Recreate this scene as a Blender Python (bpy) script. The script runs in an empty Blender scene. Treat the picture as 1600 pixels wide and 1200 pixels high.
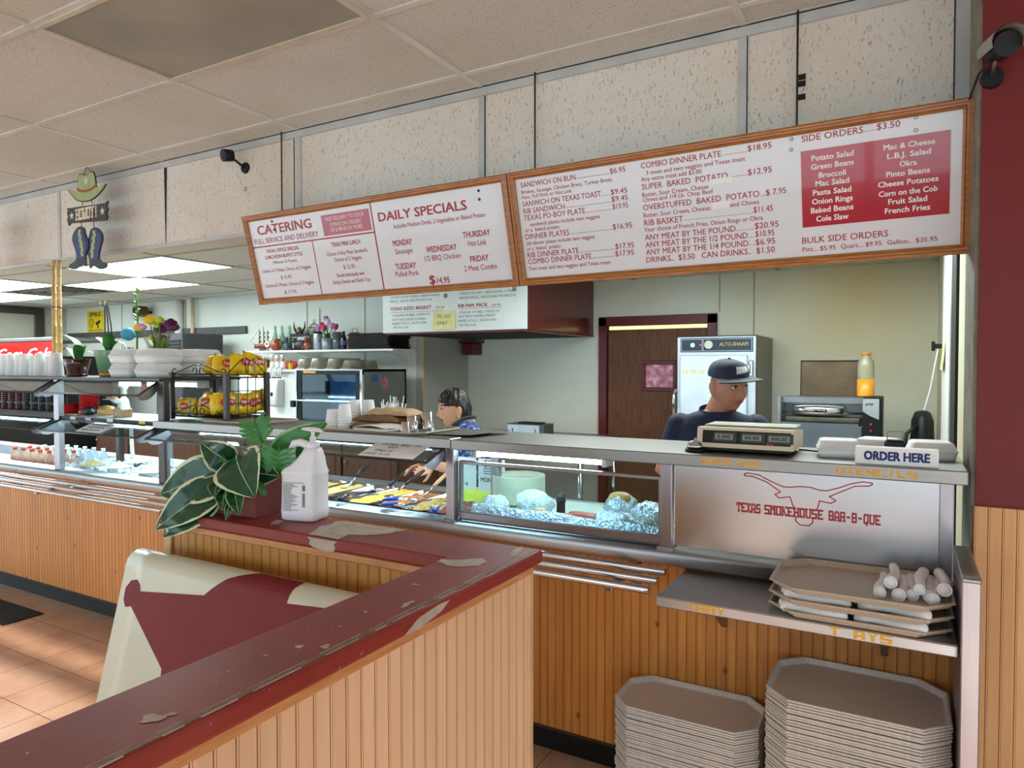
import bpy, bmesh, math, random
from mathutils import Vector, Matrix
from math import sin, cos, pi, radians, sqrt
random.seed(7)
SC = bpy.context.scene
COL = SC.collection

# ------------------------------------------------------------ camera, light, exposure
cam_data = bpy.data.cameras.new('camera')
cam_data.sensor_fit = 'HORIZONTAL'
cam_data.sensor_width = 36.0
cam_data.lens = 36.0 * 1088.4 / 1600.0
cam_data.clip_start = 0.02
cam = bpy.data.objects.new('camera', cam_data)
COL.objects.link(cam)
cam.location = (0, 0, 1.6)
cam.rotation_euler = (radians(90 - 1.40), 0, radians(29.51))
SC.camera = cam

SC.view_settings.view_transform = 'Standard'
SC.view_settings.look = 'None'
SC.view_settings.gamma = 1.0
SC.view_settings.exposure = 0.82
SC.view_settings.use_curve_mapping = False
SC.cycles.use_denoising = True
SC.cycles.max_bounces = 10
SC.cycles.transparent_max_bounces = 16
SC.cycles.sample_clamp_indirect = 6.0

world = bpy.data.worlds.new('daylight')
SC.world = world
world.use_nodes = True
wn = world.node_tree
wbg = wn.nodes['Background']
wbg.inputs['Color'].default_value = (0.68, 0.90, 1.0, 1)
wbg.inputs['Strength'].default_value = 1.62

def area_light(name, loc, rot, sx, sy, power, col=(1, 1, 1)):
    d = bpy.data.lights.new(name, 'AREA')
    d.shape = 'RECTANGLE'; d.size = sx; d.size_y = sy; d.energy = power; d.color = col
    o = bpy.data.objects.new(name, d); COL.objects.link(o)
    o.location = loc; o.rotation_euler = rot
    return o

sun_d = bpy.data.lights.new('sun', 'SUN')
sun_d.energy = 5.5; sun_d.angle = radians(0.45); sun_d.color = (1.0, 0.95, 0.86)
sun_o = bpy.data.objects.new('sun', sun_d); COL.objects.link(sun_o)
sun_o.rotation_euler = Vector((-0.35, 1.0, -0.36)).to_track_quat('-Z', 'Y').to_euler()

# ------------------------------------------------------------ materials
def lin(c):
    r = []
    for x in c[:3]:
        x = x / 255.0
        r.append(x / 12.92 if x <= 0.04045 else ((x + 0.055) / 1.055) ** 2.4)
    return (r[0], r[1], r[2], 1.0)

MATS = {}
class NT:
    def __init__(s, name):
        s.m = bpy.data.materials.new(name); s.m.use_nodes = True
        s.t = s.m.node_tree; s.n = s.t.nodes
        s.b = s.n['Principled BSDF']
    def new(s, k, **kw):
        n = s.n.new(k)
        for a, v in kw.items(): setattr(n, a, v)
        return n
    def link(s, a, b): s.t.links.new(a, b)
    def coords(s, scale=(1, 1, 1), kind='Object', loc=(0, 0, 0)):
        tc = s.new('ShaderNodeTexCoord'); mp = s.new('ShaderNodeMapping')
        mp.inputs['Scale'].default_value = scale; mp.inputs['Location'].default_value = loc
        s.link(tc.outputs[kind], mp.inputs['Vector']); return mp.outputs['Vector']
    def geo(s, scale=(1, 1, 1)):
        g = s.new('ShaderNodeNewGeometry'); mp = s.new('ShaderNodeMapping')
        mp.inputs['Scale'].default_value = scale
        s.link(g.outputs['Position'], mp.inputs['Vector']); return mp.outputs['Vector']
    def noise(s, vec, scale, detail=3.0, rough=0.55):
        n = s.new('ShaderNodeTexNoise'); n.inputs['Scale'].default_value = scale
        n.inputs['Detail'].default_value = detail; n.inputs['Roughness'].default_value = rough
        s.link(vec, n.inputs['Vector']); return n.outputs['Fac']
    def ramp(s, fac, stops, interp='LINEAR'):
        r = s.new('ShaderNodeValToRGB'); r.color_ramp.interpolation = interp
        el = r.color_ramp.elements
        while len(el) < len(stops): el.new(0.5)
        for e, (p, c) in zip(el, stops): e.position = p; e.color = c
        s.link(fac, r.inputs['Fac']); return r.outputs['Color']
    def mix(s, fac, a, b, mode='MIX'):
        n = s.new('ShaderNodeMix', data_type='RGBA', blend_type=mode)
        for sock, v in ((n.inputs[0], fac), (n.inputs[6], a), (n.inputs[7], b)):
            if hasattr(v, 'links'): s.link(v, sock)
            else: sock.default_value = v
        return n.outputs[2]
    def bump(s, h, strength=0.2, dist=0.01):
        b = s.new('ShaderNodeBump'); b.inputs['Strength'].default_value = strength
        b.inputs['Distance'].default_value = dist
        s.link(h, b.inputs['Height']); s.link(b.outputs['Normal'], s.b.inputs['Normal'])
    def color(s, c):
        if hasattr(c, 'links'): s.link(c, s.b.inputs['Base Color'])
        else: s.b.inputs['Base Color'].default_value = c

def pm(name, c, rough=0.5, metal=0.0, var=0.12, scale=9.0, bump=0.0, spec=0.5, emit=None, coat=0.0, trans=0.0, sss=0.0):
    """plain material with a mild noise variation of its own colour"""
    if name in MATS: return MATS[name]
    t = NT(name); c = lin(c)
    t.b.inputs['Roughness'].default_value = rough
    t.b.inputs['Metallic'].default_value = metal
    t.b.inputs['Specular IOR Level'].default_value = spec
    t.b.inputs['Coat Weight'].default_value = coat
    if trans: t.b.inputs['Transmission Weight'].default_value = trans
    if sss:
        t.b.inputs['Subsurface Weight'].default_value = sss
        t.b.inputs['Subsurface Radius'].default_value = (0.012, 0.005, 0.003)
    if var > 0:
        f = t.noise(t.coords(), scale)
        lo = tuple(x * (1 - var) for x in c[:3]) + (1,); hi = tuple(min(1, x * (1 + var)) for x in c[:3]) + (1,)
        t.color(t.ramp(f, [(0.3, lo), (0.7, hi)]))
        if bump: t.bump(f, bump)
    else: t.color(c)
    if emit:
        t.b.inputs['Emission Color'].default_value = lin(emit[0]); t.b.inputs['Emission Strength'].default_value = emit[1]
    MATS[name] = t.m
    return t.m

def steel(name, base=(176, 172, 170), rough=0.3, sc=(1, 60, 60)):
    t = NT(name)
    v = t.coords(sc)
    f = t.noise(v, 6, 4, 0.6)
    big = t.noise(t.coords((3, 3, 3)), 2.0, 3)
    c = lin(base)
    col = t.ramp(f, [(0.25, tuple(x * .82 for x in c[:3]) + (1,)), (0.75, c)])
    t.color(t.mix(0.12, col, t.ramp(big, [(0.35, tuple(x * .7 for x in c[:3]) + (1,)), (0.65, c)])))
    t.b.inputs['Metallic'].default_value = 1.0
    mr = t.new('ShaderNodeMapRange'); mr.inputs['To Min'].default_value = rough * .9; mr.inputs['To Max'].default_value = rough * 1.15
    t.link(big, mr.inputs['Value']); t.link(mr.outputs['Result'], t.b.inputs['Roughness'])
    MATS[name] = t.m
    return t.m

def beadwood(name, dark, light, along=0, pitch=0.0353, knots=True, rough=0.42):
    """varnished pine boards: grain runs up the board, each board its own tone"""
    t = NT(name)
    g = t.geo()
    sep = t.new('ShaderNodeSeparateXYZ'); t.link(g, sep.inputs[0])
    mul = t.new('ShaderNodeMath', operation='DIVIDE'); mul.inputs[1].default_value = pitch * 4
    t.link(sep.outputs[along], mul.inputs[0])
    fl = t.new('ShaderNodeMath', operation='FLOOR'); t.link(mul.outputs[0], fl.inputs[0])
    wnz = t.new('ShaderNodeTexWhiteNoise', noise_dimensions='1D'); t.link(fl.outputs[0], wnz.inputs['W'])
    off = t.new('ShaderNodeVectorMath', operation='ADD')
    comb = t.new('ShaderNodeCombineXYZ'); m5 = t.new('ShaderNodeMath', operation='MULTIPLY'); m5.inputs[1].default_value = 7.0
    t.link(wnz.outputs['Value'], m5.inputs[0]); t.link(m5.outputs[0], comb.inputs[2])
    t.link(g, off.inputs[0]); t.link(comb.outputs[0], off.inputs[1])
    mp = t.new('ShaderNodeMapping'); mp.inputs['Scale'].default_value = (9, 9, 0.7)
    t.link(off.outputs[0], mp.inputs['Vector'])
    n1 = t.noise(mp.outputs['Vector'], 3.0, 5, 0.6)
    d, l = lin(dark), lin(light)
    md = tuple((a + b) / 2 for a, b in zip(d, l))
    dd = tuple(a * .62 + b * .38 for a, b in zip(d, l))
    col = t.ramp(n1, [(0.25, dd), (0.5, md), (0.72, l)])
    mp2 = t.new('ShaderNodeMapping'); mp2.inputs['Scale'].default_value = (55, 55, 1.2)
    t.link(off.outputs[0], mp2.inputs['Vector'])
    n2 = t.noise(mp2.outputs['Vector'], 3.0, 3, 0.6)
    col = t.mix(0.10, col, t.ramp(n2, [(0.35, d), (0.65, l)]))
    tone = t.ramp(wnz.outputs['Value'], [(0, (0.91, 0.90, 0.89, 1)), (1, (1.05, 1.05, 1.04, 1))])
    col = t.mix(1.0, col, tone, 'MULTIPLY')
    if knots:
        v = t.new('ShaderNodeTexVoronoi', voronoi_dimensions='2D'); v.inputs['Scale'].default_value = 1.0
        kc = t.new('ShaderNodeCombineXYZ'); t.link(sep.outputs[along], kc.inputs[0]); t.link(sep.outputs[2], kc.inputs[1])
        mk = t.new('ShaderNodeMapping'); mk.inputs['Scale'].default_value = (3.1, 2.0, 1)
        t.link(kc.outputs[0], mk.inputs['Vector']); t.link(mk.outputs['Vector'], v.inputs['Vector'])
        kf = t.ramp(v.outputs['Distance'], [(0.0, (1, 1, 1, 1)), (0.014, (0.8, 0.8, 0.8, 1)), (0.036, (0, 0, 0, 1))])
        col = t.mix(kf, col, tuple(x * .3 for x in d[:3]) + (1,))
    t.color(col)
    t.b.inputs['Roughness'].default_value = rough
    t.b.inputs['Coat Weight'].default_value = 0.12
    t.b.inputs['Coat Roughness'].default_value = 0.25
    MATS[name] = t.m
    return t.m

def acoustic(name, base, stain, fiss, sc=1.0):
    """mineral-fibre ceiling tile: pits and short fissures, dirty patches"""
    t = NT(name)
    g = t.geo()
    c = lin(base)
    mp = t.new('ShaderNodeMapping'); mp.inputs['Scale'].default_value = (120 * sc, 120 * sc, 48 * sc)
    t.link(g, mp.inputs['Vector'])
    n = t.noise(mp.outputs['Vector'], 1.0, 2.5, 0.6)
    pit = t.ramp(n, [(0.60, (0, 0, 0, 1)), (0.67, (.8, .8, .8, 1))])
    fine = t.noise(g, 300, 2, 0.6)
    fp = t.ramp(fine, [(0.66, (0, 0, 0, 1)), (0.74, (.5, .5, .5, 1))])
    big = t.noise(g, 1.1, 3, 0.6)
    col = t.mix(t.ramp(big, [(0.42, (0, 0, 0, 1)), (0.72, (.7, .7, .7, 1))]), c, lin(stain))
    col = t.mix(fp, col, lin(fiss)); col = t.mix(pit, col, lin(fiss))
    t.color(col); t.b.inputs['Roughness'].default_value = 0.9
    t.b.inputs['Specular IOR Level'].default_value = 0.15
    inv = t.new('ShaderNodeInvert'); t.link(pit, inv.inputs['Color'])
    t.bump(inv.outputs[0], 0.35, 0.003)
    MATS[name] = t.m
    return t.m

def painted_board(name):
    """maroon gloss paint on a board top, flaked to grey primer, worn thin along the edges"""
    t = NT(name)
    g = t.geo()
    f = t.noise(g, 6, 4, .6)
    c = t.ramp(f, [(0.3, lin((122, 32, 26))), (0.7, lin((142, 46, 38)))])
    sp = t.noise(g, 62, 3, .6)
    c = t.mix(t.ramp(sp, [(0.70, (0, 0, 0, 1)), (0.725, (1, 1, 1, 1))]), c, lin((168, 150, 140)))
    sm = t.noise(g, 3.1, 3, .6)
    c = t.mix(t.ramp(sm, [(0.55, (0, 0, 0, 1)), (0.8, (.4, .4, .4, 1))]), c, lin((138, 66, 56)))
    t.color(c); t.b.inputs['Roughness'].default_value = 0.46
    t.bump(sp, 0.12, 0.003)
    MATS[name] = t.m
    return t.m

def glassy(name, tint=(235, 245, 245), refl=1.0, rough=0.02, base=0.04):
    """thin clear sheet: see-through with a Fresnel sheen"""
    m = bpy.data.materials.new(name); m.use_nodes = True
    t = m.node_tree; n = t.nodes
    n.remove(n['Principled BSDF'])
    tr = n.new('ShaderNodeBsdfTransparent'); tr.inputs['Color'].default_value = lin(tint)
    gl = n.new('ShaderNodeBsdfGlossy'); gl.inputs['Roughness'].default_value = rough
    lw = n.new('ShaderNodeLayerWeight'); lw.inputs['Blend'].default_value = 0.5
    pw = n.new('ShaderNodeMath'); pw.operation = 'POWER'; pw.inputs[1].default_value = 4.0
    t.links.new(lw.outputs['Facing'], pw.inputs[0])
    ml = n.new('ShaderNodeMath'); ml.operation = 'MULTIPLY_ADD'; ml.inputs[1].default_value = .8 * refl; ml.inputs[2].default_value = base
    t.links.new(pw.outputs[0], ml.inputs[0])
    mx = n.new('ShaderNodeMixShader')
    t.links.new(ml.outputs[0], mx.inputs['Fac']); t.links.new(tr.outputs[0], mx.inputs[1]); t.links.new(gl.outputs[0], mx.inputs[2])
    t.links.new(mx.outputs[0], n['Material Output'].inputs['Surface'])
    MATS[name] = m
    return m

def floor_tile(name):
    t = NT(name)
    g = t.geo()
    mp = t.new('ShaderNodeMapping'); mp.inputs['Location'].default_value = (3.78, -1.685, 0)
    t.link(g, mp.inputs['Vector'])
    br = t.new('ShaderNodeTexBrick'); br.offset = 0.0; br.squash = 1.0
    br.inputs['Scale'].default_value = 1.0; br.inputs['Brick Width'].default_value = 0.314; br.inputs['Row Height'].default_value = 0.316
    br.inputs['Mortar Size'].default_value = 0.0022; br.inputs['Mortar Smooth'].default_value = 0.1
    br.inputs['Color1'].default_value = lin((206, 160, 130)); br.inputs['Color2'].default_value = lin((198, 148, 116)); br.inputs['Mortar'].default_value = lin((96, 66, 52))
    t.link(mp.outputs['Vector'], br.inputs['Vector'])
    f = t.noise(g, 5, 6, .65)
    c = t.mix(0.5, br.outputs['Color'], t.ramp(f, [(0.3, lin((176, 124, 94))), (0.7, lin((226, 188, 160)))]))
    c = t.mix(br.outputs['Fac'], c, lin((92, 62, 48)))
    t.color(c); t.b.inputs['Roughness'].default_value = 0.32
    inv = t.new('ShaderNodeMath', operation='SUBTRACT'); inv.inputs[0].default_value = 1; t.link(br.outputs['Fac'], inv.inputs[1])
    t.bump(inv.outputs[0], 0.3, 0.002)
    MATS[name] = t.m
    return t.m

def stained_wall(name, base, stain, amount=.5, where=None):
    t = NT(name); g = t.geo()
    f = t.noise(g, 1.6, 4, .6)
    c = t.mix(t.ramp(f, [(0.4, (0, 0, 0, 1)), (0.75, (amount, amount, amount, 1))]), lin(base), lin(stain))
    if where:   # a grease stain of its own round shape
        d = t.new('ShaderNodeVectorMath', operation='DISTANCE'); d.inputs[1].default_value = where[0]; t.link(g, d.inputs[0])
        dv = t.new('ShaderNodeMath', operation='DIVIDE'); dv.inputs[1].default_value = where[1]; t.link(d.outputs['Value'], dv.inputs[0])
        c = t.mix(t.ramp(dv.outputs[0], [(0.0, (.75, .75, .75, 1)), (1.0, (0, 0, 0, 1))]), c, lin(where[2]))
    t.color(c); t.b.inputs['Roughness'].default_value = 0.55
    MATS[name] = t.m
    return t.m

def wood(name, dark, light, sc=(2, 2, 20), rough=.45, coat=.2, axis=None):
    t = NT(name)
    f = t.noise(t.coords(sc), 4, 5, .65)
    t.color(t.ramp(f, [(0.28, lin(dark)), (0.7, lin(light))]))
    t.b.inputs['Roughness'].default_value = rough; t.b.inputs['Coat Weight'].default_value = coat
    t.bump(f, .08, .002)
    MATS[name] = t.m
    return t.m

# ------------------------------------------------------------ mesh builder
class MB:
    def __init__(s):
        s.v = []; s.f = []; s.mi = []; s.sm = []; s.M = None
    def add(s, vs, fs, mi=0, sm=False):
        b = len(s.v)
        if s.M is not None: vs = [tuple(s.M @ Vector(p)) for p in vs]
        s.v.extend(tuple(p) for p in vs)
        for f in fs:
            s.f.append([b + i for i in f]); s.mi.append(mi); s.sm.append(sm)
        return s
    def box(s, a, b, mi=0, bev=0.0):
        x0, y0, z0 = [min(p, q) for p, q in zip(a, b)]; x1, y1, z1 = [max(p, q) for p, q in zip(a, b)]
        e = min(bev, (x1 - x0) * .49, (y1 - y0) * .49, (z1 - z0) * .49)
        if e <= 0:
            v = [(x0, y0, z0), (x1, y0, z0), (x1, y1, z0), (x0, y1, z0), (x0, y0, z1), (x1, y0, z1), (x1, y1, z1), (x0, y1, z1)]
            return s.add(v, [(0, 3, 2, 1), (4, 5, 6, 7), (0, 1, 5, 4), (1, 2, 6, 5), (2, 3, 7, 6), (3, 0, 4, 7)], mi)
        v = []; I = {}
        X = (x0, x1); Y = (y0, y1); Z = (z0, z1)
        for i in (0, 1):
            for j in (0, 1):
                for k in (0, 1):
                    sx, sy, sz = (e if i == 0 else -e), (e if j == 0 else -e), (e if k == 0 else -e)
                    for ax, p in enumerate(((X[i], Y[j] + sy, Z[k] + sz), (X[i] + sx, Y[j], Z[k] + sz), (X[i] + sx, Y[j] + sy, Z[k]))):
                        I[(i, j, k, ax)] = len(v); v.append(p)
        f = []
        for i in (0, 1): f.append([I[(i, 0, 0, 0)], I[(i, 1, 0, 0)], I[(i, 1, 1, 0)], I[(i, 0, 1, 0)]])
        for j in (0, 1): f.append([I[(0, j, 0, 1)], I[(1, j, 0, 1)], I[(1, j, 1, 1)], I[(0, j, 1, 1)]])
        for k in (0, 1): f.append([I[(0, 0, k, 2)], I[(1, 0, k, 2)], I[(1, 1, k, 2)], I[(0, 1, k, 2)]])
        for i in (0, 1):
            for j in (0, 1): f.append([I[(i, j, 0, 0)], I[(i, j, 1, 0)], I[(i, j, 1, 1)], I[(i, j, 0, 1)]])
            for k in (0, 1): f.append([I[(i, 0, k, 0)], I[(i, 1, k, 0)], I[(i, 1, k, 2)], I[(i, 0, k, 2)]])
        for j in (0, 1):
            for k in (0, 1): f.append([I[(0, j, k, 1)], I[(1, j, k, 1)], I[(1, j, k, 2)], I[(0, j, k, 2)]])
        for i in (0, 1):
            for j in (0, 1):
                for k in (0, 1): f.append([I[(i, j, k, 0)], I[(i, j, k, 1)], I[(i, j, k, 2)]])
        return s.add(v, f, mi)
    def cyl(s, p0, p1, r0, r1=None, n=16, mi=0, caps=True, sm=True):
        r1 = r0 if r1 is None else r1
        p0 = Vector(p0); p1 = Vector(p1); d = (p1 - p0).normalized()
        a = d.orthogonal().normalized(); b = d.cross(a)
        v = []
        for p, r in ((p0, r0), (p1, r1)):
            for k in range(n):
                t = 2 * pi * k / n; v.append(p + a * (r * cos(t)) + b * (r * sin(t)))
        s.add(v, [(k, (k + 1) % n, n + (k + 1) % n, n + k) for k in range(n)], mi, sm)
        if caps: s.add(v, [list(range(n))[::-1], list(range(n, 2 * n))], mi, False)
        return s
    def tube(s, pts, r, n=8, mi=0, closed=False, caps=True):
        P = [Vector(p) for p in pts]; N = len(P)
        R = r if isinstance(r, (list, tuple)) else [r] * N
        v = []; a = None
        for i in range(N):
            if closed: d = P[(i + 1) % N] - P[i - 1]
            else: d = P[min(i + 1, N - 1)] - P[max(i - 1, 0)]
            if d.length < 1e-9: d = Vector((0, 0, 1))
            d.normalize()
            a = d.orthogonal().normalized() if a is None else (a - d * a.dot(d)).normalized()
            b = d.cross(a)
            for k in range(n):
                t = 2 * pi * k / n; v.append(P[i] + a * (R[i] * cos(t)) + b * (R[i] * sin(t)))
        f = []
        for i in range(N if closed else N - 1):
            j = (i + 1) % N
            f += [(i * n + k, i * n + (k + 1) % n, j * n + (k + 1) % n, j * n + k) for k in range(n)]
        s.add(v, f, mi, True)
        if caps and not closed: s.add(v, [list(range(n))[::-1], list(range((N - 1) * n, N * n))], mi)
        return s
    def lathe(s, prof, n=24, c=(0, 0, 0), mi=0, sm=True, sx=1, sy=1):
        v = []
        for r, z in prof:
            for k in range(n):
                t = 2 * pi * k / n; v.append((c[0] + r * cos(t) * sx, c[1] + r * sin(t) * sy, c[2] + z))
        f = []
        for i in range(len(prof) - 1):
            f += [(i * n + k, i * n + (k + 1) % n, (i + 1) * n + (k + 1) % n, (i + 1) * n + k) for k in range(n)]
        s.add(v, f, mi, sm)
        if prof[0][0] > 1e-6: s.add(v[:n], [list(range(n))[::-1]], mi)
        if prof[-1][0] > 1e-6: s.add(v[-n:], [list(range(n))], mi)
        return s
    def prism(s, poly, o, ux, uy, un, d0, d1, mi=0, sm=False):
        """polygon in the plane (o, ux, uy), given thickness along un"""
        o, ux, uy, un = Vector(o), Vector(ux), Vector(uy), Vector(un); n = len(poly)
        lo = [o + ux * p[0] + uy * p[1] + un * d0 for p in poly]; hi = [o + ux * p[0] + uy * p[1] + un * d1 for p in poly]
        s.add(lo + hi, [list(range(n))[::-1], list(range(n, 2 * n))] , mi)
        s.add(lo + hi, [(k, (k + 1) % n, n + (k + 1) % n, n + k) for k in range(n)], mi, sm)
        return s
    def ell(s, c, r, nu=16, nv=10, mi=0):
        if not isinstance(r, (list, tuple)): r = (r, r, r)
        v = []
        for j in range(nv + 1):
            ph = pi * j / nv
            for k in range(nu):
                t = 2 * pi * k / nu; v.append((c[0] + r[0] * sin(ph) * cos(t), c[1] + r[1] * sin(ph) * sin(t), c[2] - r[2] * cos(ph)))
        s.add(v, [(j * nu + k, j * nu + (k + 1) % nu, (j + 1) * nu + (k + 1) % nu, (j + 1) * nu + k) for j in range(nv) for k in range(nu)], mi, True)
        return s
    def grid(s, fn, nu, nv, mi=0, sm=True):
        v = [fn(i / nu, j / nv) for j in range(nv + 1) for i in range(nu + 1)]
        s.add(v, [(j * (nu + 1) + i, j * (nu + 1) + i + 1, (j + 1) * (nu + 1) + i + 1, (j + 1) * (nu + 1) + i) for j in range(nv) for i in range(nu)], mi, sm)
        return s
    def loft(s, rings, mi=0, sm=True, caps=True):
        n = len(rings[0]); v = [p for r in rings for p in r]
        s.add(v, [(i * n + k, i * n + (k + 1) % n, (i + 1) * n + (k + 1) % n, (i + 1) * n + k) for i in range(len(rings) - 1) for k in range(n)], mi, sm)
        if caps: s.add(v, [list(range(n))[::-1], list(range((len(rings) - 1) * n, len(rings) * n))], mi)
        return s
    def text(s, txt, o, ux, uy, un, width, cap, bold=0.0, depth=0.0006, mi=0, align='L', shear=0.0, serif=False):
        """lettering in the plane (o, ux, uy): 'cap' tall, stretched to 'width' when given"""
        vs, fs, x0, x1, ch = glyphs(txt, 0.0, shear)
        ky = cap / ch; kx = ky if width is None else width / max(x1 - x0, 1e-6)
        o, ux, uy, un = Vector(o), Vector(ux), Vector(uy), Vector(un)
        sh = {'L': 0, 'C': -(x1 - x0) * kx / 2, 'R': -(x1 - x0) * kx}[align]
        sets = [(0, 0)] + ([(a * bold, b_ * bold * .7) for a in (-1, 1) for b_ in (-1, 1)] if bold > 0 else [])
        for q, (dx, dy) in enumerate(sets):   # heavier strokes: the letters drawn again a hair to each side
            s.add([o + ux * ((x + dx - x0) * kx + sh) + uy * ((y + dy) * ky) + un * (depth + q * 1e-5) for x, y in vs], fs, mi)
        return s
    def build(s, name, mat, parent=None):
        me = bpy.data.meshes.new(name)
        me.from_pydata(s.v, [], s.f)
        for m in (mat if isinstance(mat, (list, tuple)) else [mat]): me.materials.append(m)
        me.polygons.foreach_set('material_index', s.mi); me.polygons.foreach_set('use_smooth', s.sm)
        bm = bmesh.new(); bm.from_mesh(me)
        bmesh.ops.remove_doubles(bm, verts=bm.verts, dist=1e-6)
        bmesh.ops.recalc_face_normals(bm, faces=bm.faces)
        bm.to_mesh(me); bm.free(); me.update()
        o = bpy.data.objects.new(name, me); COL.objects.link(o)
        if parent is not None: o.parent = parent
        return o

_G = {}
def glyphs(txt, bold=0.0, shear=0.0):
    k = (txt, bold, shear)
    if k in _G: return _G[k]
    c = bpy.data.curves.new('t', 'FONT'); c.body = txt; c.size = 1.0; c.resolution_u = 2; c.shear = shear
    o = bpy.data.objects.new('t', c); me = bpy.data.meshes.new_from_object(o)
    vs = [(v.co.x, v.co.y) for v in me.vertices]; fs = [list(p.vertices) for p in me.polygons]
    bpy.data.objects.remove(o); bpy.data.meshes.remove(me); bpy.data.curves.remove(c)
    xs = [p[0] for p in vs] or [0, 1]
    if '_cap' not in _G:
        _G['_cap'] = 1; _G['_cap'] = max(p[1] for p in glyphs('H')[0])
    _G[k] = (vs, fs, min(xs), max(xs), _G['_cap'])
    return _G[k]

# slab-letter strokes on a 5 x 7 grid: (x0, y0, x1, y1) bars
def bars(ch, slab):
    L = {'T': [(2, 0, 3, 7), (0, 6, 5, 7)], 'E': [(0, 0, 1.2, 7), (0, 0, 5, 1), (0, 6, 5, 7), (0, 3, 3.6, 4)], 'X': 'X', 'A': [(0, 0, 1.2, 6), (3.8, 0, 5, 6), (.8, 6, 4.2, 7), (0, 2.2, 5, 3.2)],
         'S': [(0, 0, 5, 1), (0, 6, 5, 7), (0, 3, 5, 4), (0, 3.5, 1.2, 6.5), (3.8, .5, 5, 3.5)], 'M': [(0, 0, 1.2, 7), (3.8, 0, 5, 7), (1, 5, 2, 7), (3, 5, 4, 7), (2, 3.5, 3, 5.5)],
         'O': [(0, .6, 1.2, 6.4), (3.8, .6, 5, 6.4), (.5, 0, 4.5, 1), (.5, 6, 4.5, 7)], 'K': 'K', 'H': [(0, 0, 1.2, 7), (3.8, 0, 5, 7), (0, 3, 5, 4)], 'U': [(0, .6, 1.2, 7), (3.8, .6, 5, 7), (.5, 0, 4.5, 1)],
         'B': [(0, 0, 1.2, 7), (0, 0, 4.5, 1), (0, 6, 4.5, 7), (0, 3, 4.5, 4), (3.8, .6, 5, 3.4), (3.8, 3.7, 5, 6.4)], 'R': [(0, 0, 1.2, 7), (0, 6, 4.6, 7), (0, 3, 4.6, 4), (3.8, 3.6, 5, 6.4), (3.6, 0, 4.8, 3.4)],
         '-': [(.8, 3, 4.2, 4)], 'Q': [(0, .6, 1.2, 6.4), (3.8, .6, 5, 6.4), (.5, 0, 4.5, 1), (.5, 6, 4.5, 7), (2.6, -1.2, 3.8, 1.5)], 'N': 'N', 'P': [(0, 0, 1.2, 7), (0, 6, 5, 7), (0, 2.8, 5, 3.8), (3.8, 3, 5, 6.6)],
         'I': [(1.9, 0, 3.1, 7)], 'C': [(0, 0, 1.2, 7), (0, 0, 5, 1.2), (0, 5.8, 5, 7)], 'L': [(0, 0, 1.2, 7), (0, 0, 5, 1.2)], 'Y': 'Y', 'W': [(0, 0, 1.1, 7), (3.9, 0, 5, 7), (.5, 0, 4.5, 1), (2, .5, 3, 4)], 'D': [(0, 0, 1.2, 7), (3.8, .8, 5, 6.2), (0, 0, 4.4, 1), (0, 6, 4.4, 7)],
         '!': [(1.9, 2.2, 3.1, 7), (1.9, 0, 3.1, 1.2)], ' ': [], 'F': [(0, 0, 1.2, 7), (0, 6, 5, 7), (0, 3, 3.8, 4)]}
    b = L[ch]; q = []
    if b == 'X': q = [[(0, 0), (1.4, 0), (5, 7), (3.6, 7)], [(3.6, 0), (5, 0), (1.4, 7), (0, 7)]]
    elif b == 'K': q = [[(0, 0), (1.2, 0), (1.2, 7), (0, 7)], [(1.2, 3), (1.2, 4.2), (3.8, 7), (5, 7)], [(1.6, 3.8), (2.6, 4.4), (5, 0), (3.6, 0)]]
    elif b == 'N': q = [[(0, 0), (1.2, 0), (1.2, 7), (0, 7)], [(3.8, 0), (5, 0), (5, 7), (3.8, 7)], [(0, 7), (1.4, 7), (5, 0), (3.6, 0)]]
    elif b == 'Y': q = [[(1.9, 0), (3.1, 0), (3.1, 3.4), (1.9, 3.4)], [(1.9, 2.8), (3.1, 3.4), (1.2, 7), (0, 7)], [(1.9, 3.4), (3.1, 2.8), (5, 7), (3.8, 7)]]
    else: q = [[(x0, y0), (x1, y0), (x1, y1), (x0, y1)] for x0, y0, x1, y1 in b]
    if slab:
        feet = {'T': [2.5], 'X': [.7, 4.3], 'A': [.6, 4.4], 'M': [.6, 4.4], 'K': [.6, 4.3], 'H': [.6, 4.4], 'R': [.6, 4.2], 'N': [.6], 'P': [.6], 'Y': [2.5], 'I': [2.5], 'F': [.6]}.get(ch, [])
        head = {'X': [.7, 4.3], 'M': [.6, 4.4], 'K': [.6, 4.4], 'H': [.6, 4.4], 'U': [.6, 4.4], 'N': [.6, 4.4], 'Y': [.6, 4.4], 'I': [2.5], 'W': [.6, 4.4]}.get(ch, [])
        for c in feet: q.append([(c - 1.15, 0), (c + 1.15, 0), (c + 1.15, 1), (c - 1.15, 1)])
        for c in head: q.append([(c - 1.15, 6), (c + 1.15, 6), (c + 1.15, 7), (c - 1.15, 7)])
        if ch == 'T': q += [[(-.3, 4.8), (.7, 4.8), (.7, 7), (-.3, 7)], [(4.3, 4.8), (5.3, 4.8), (5.3, 7), (4.3, 7)]]
    return q
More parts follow.
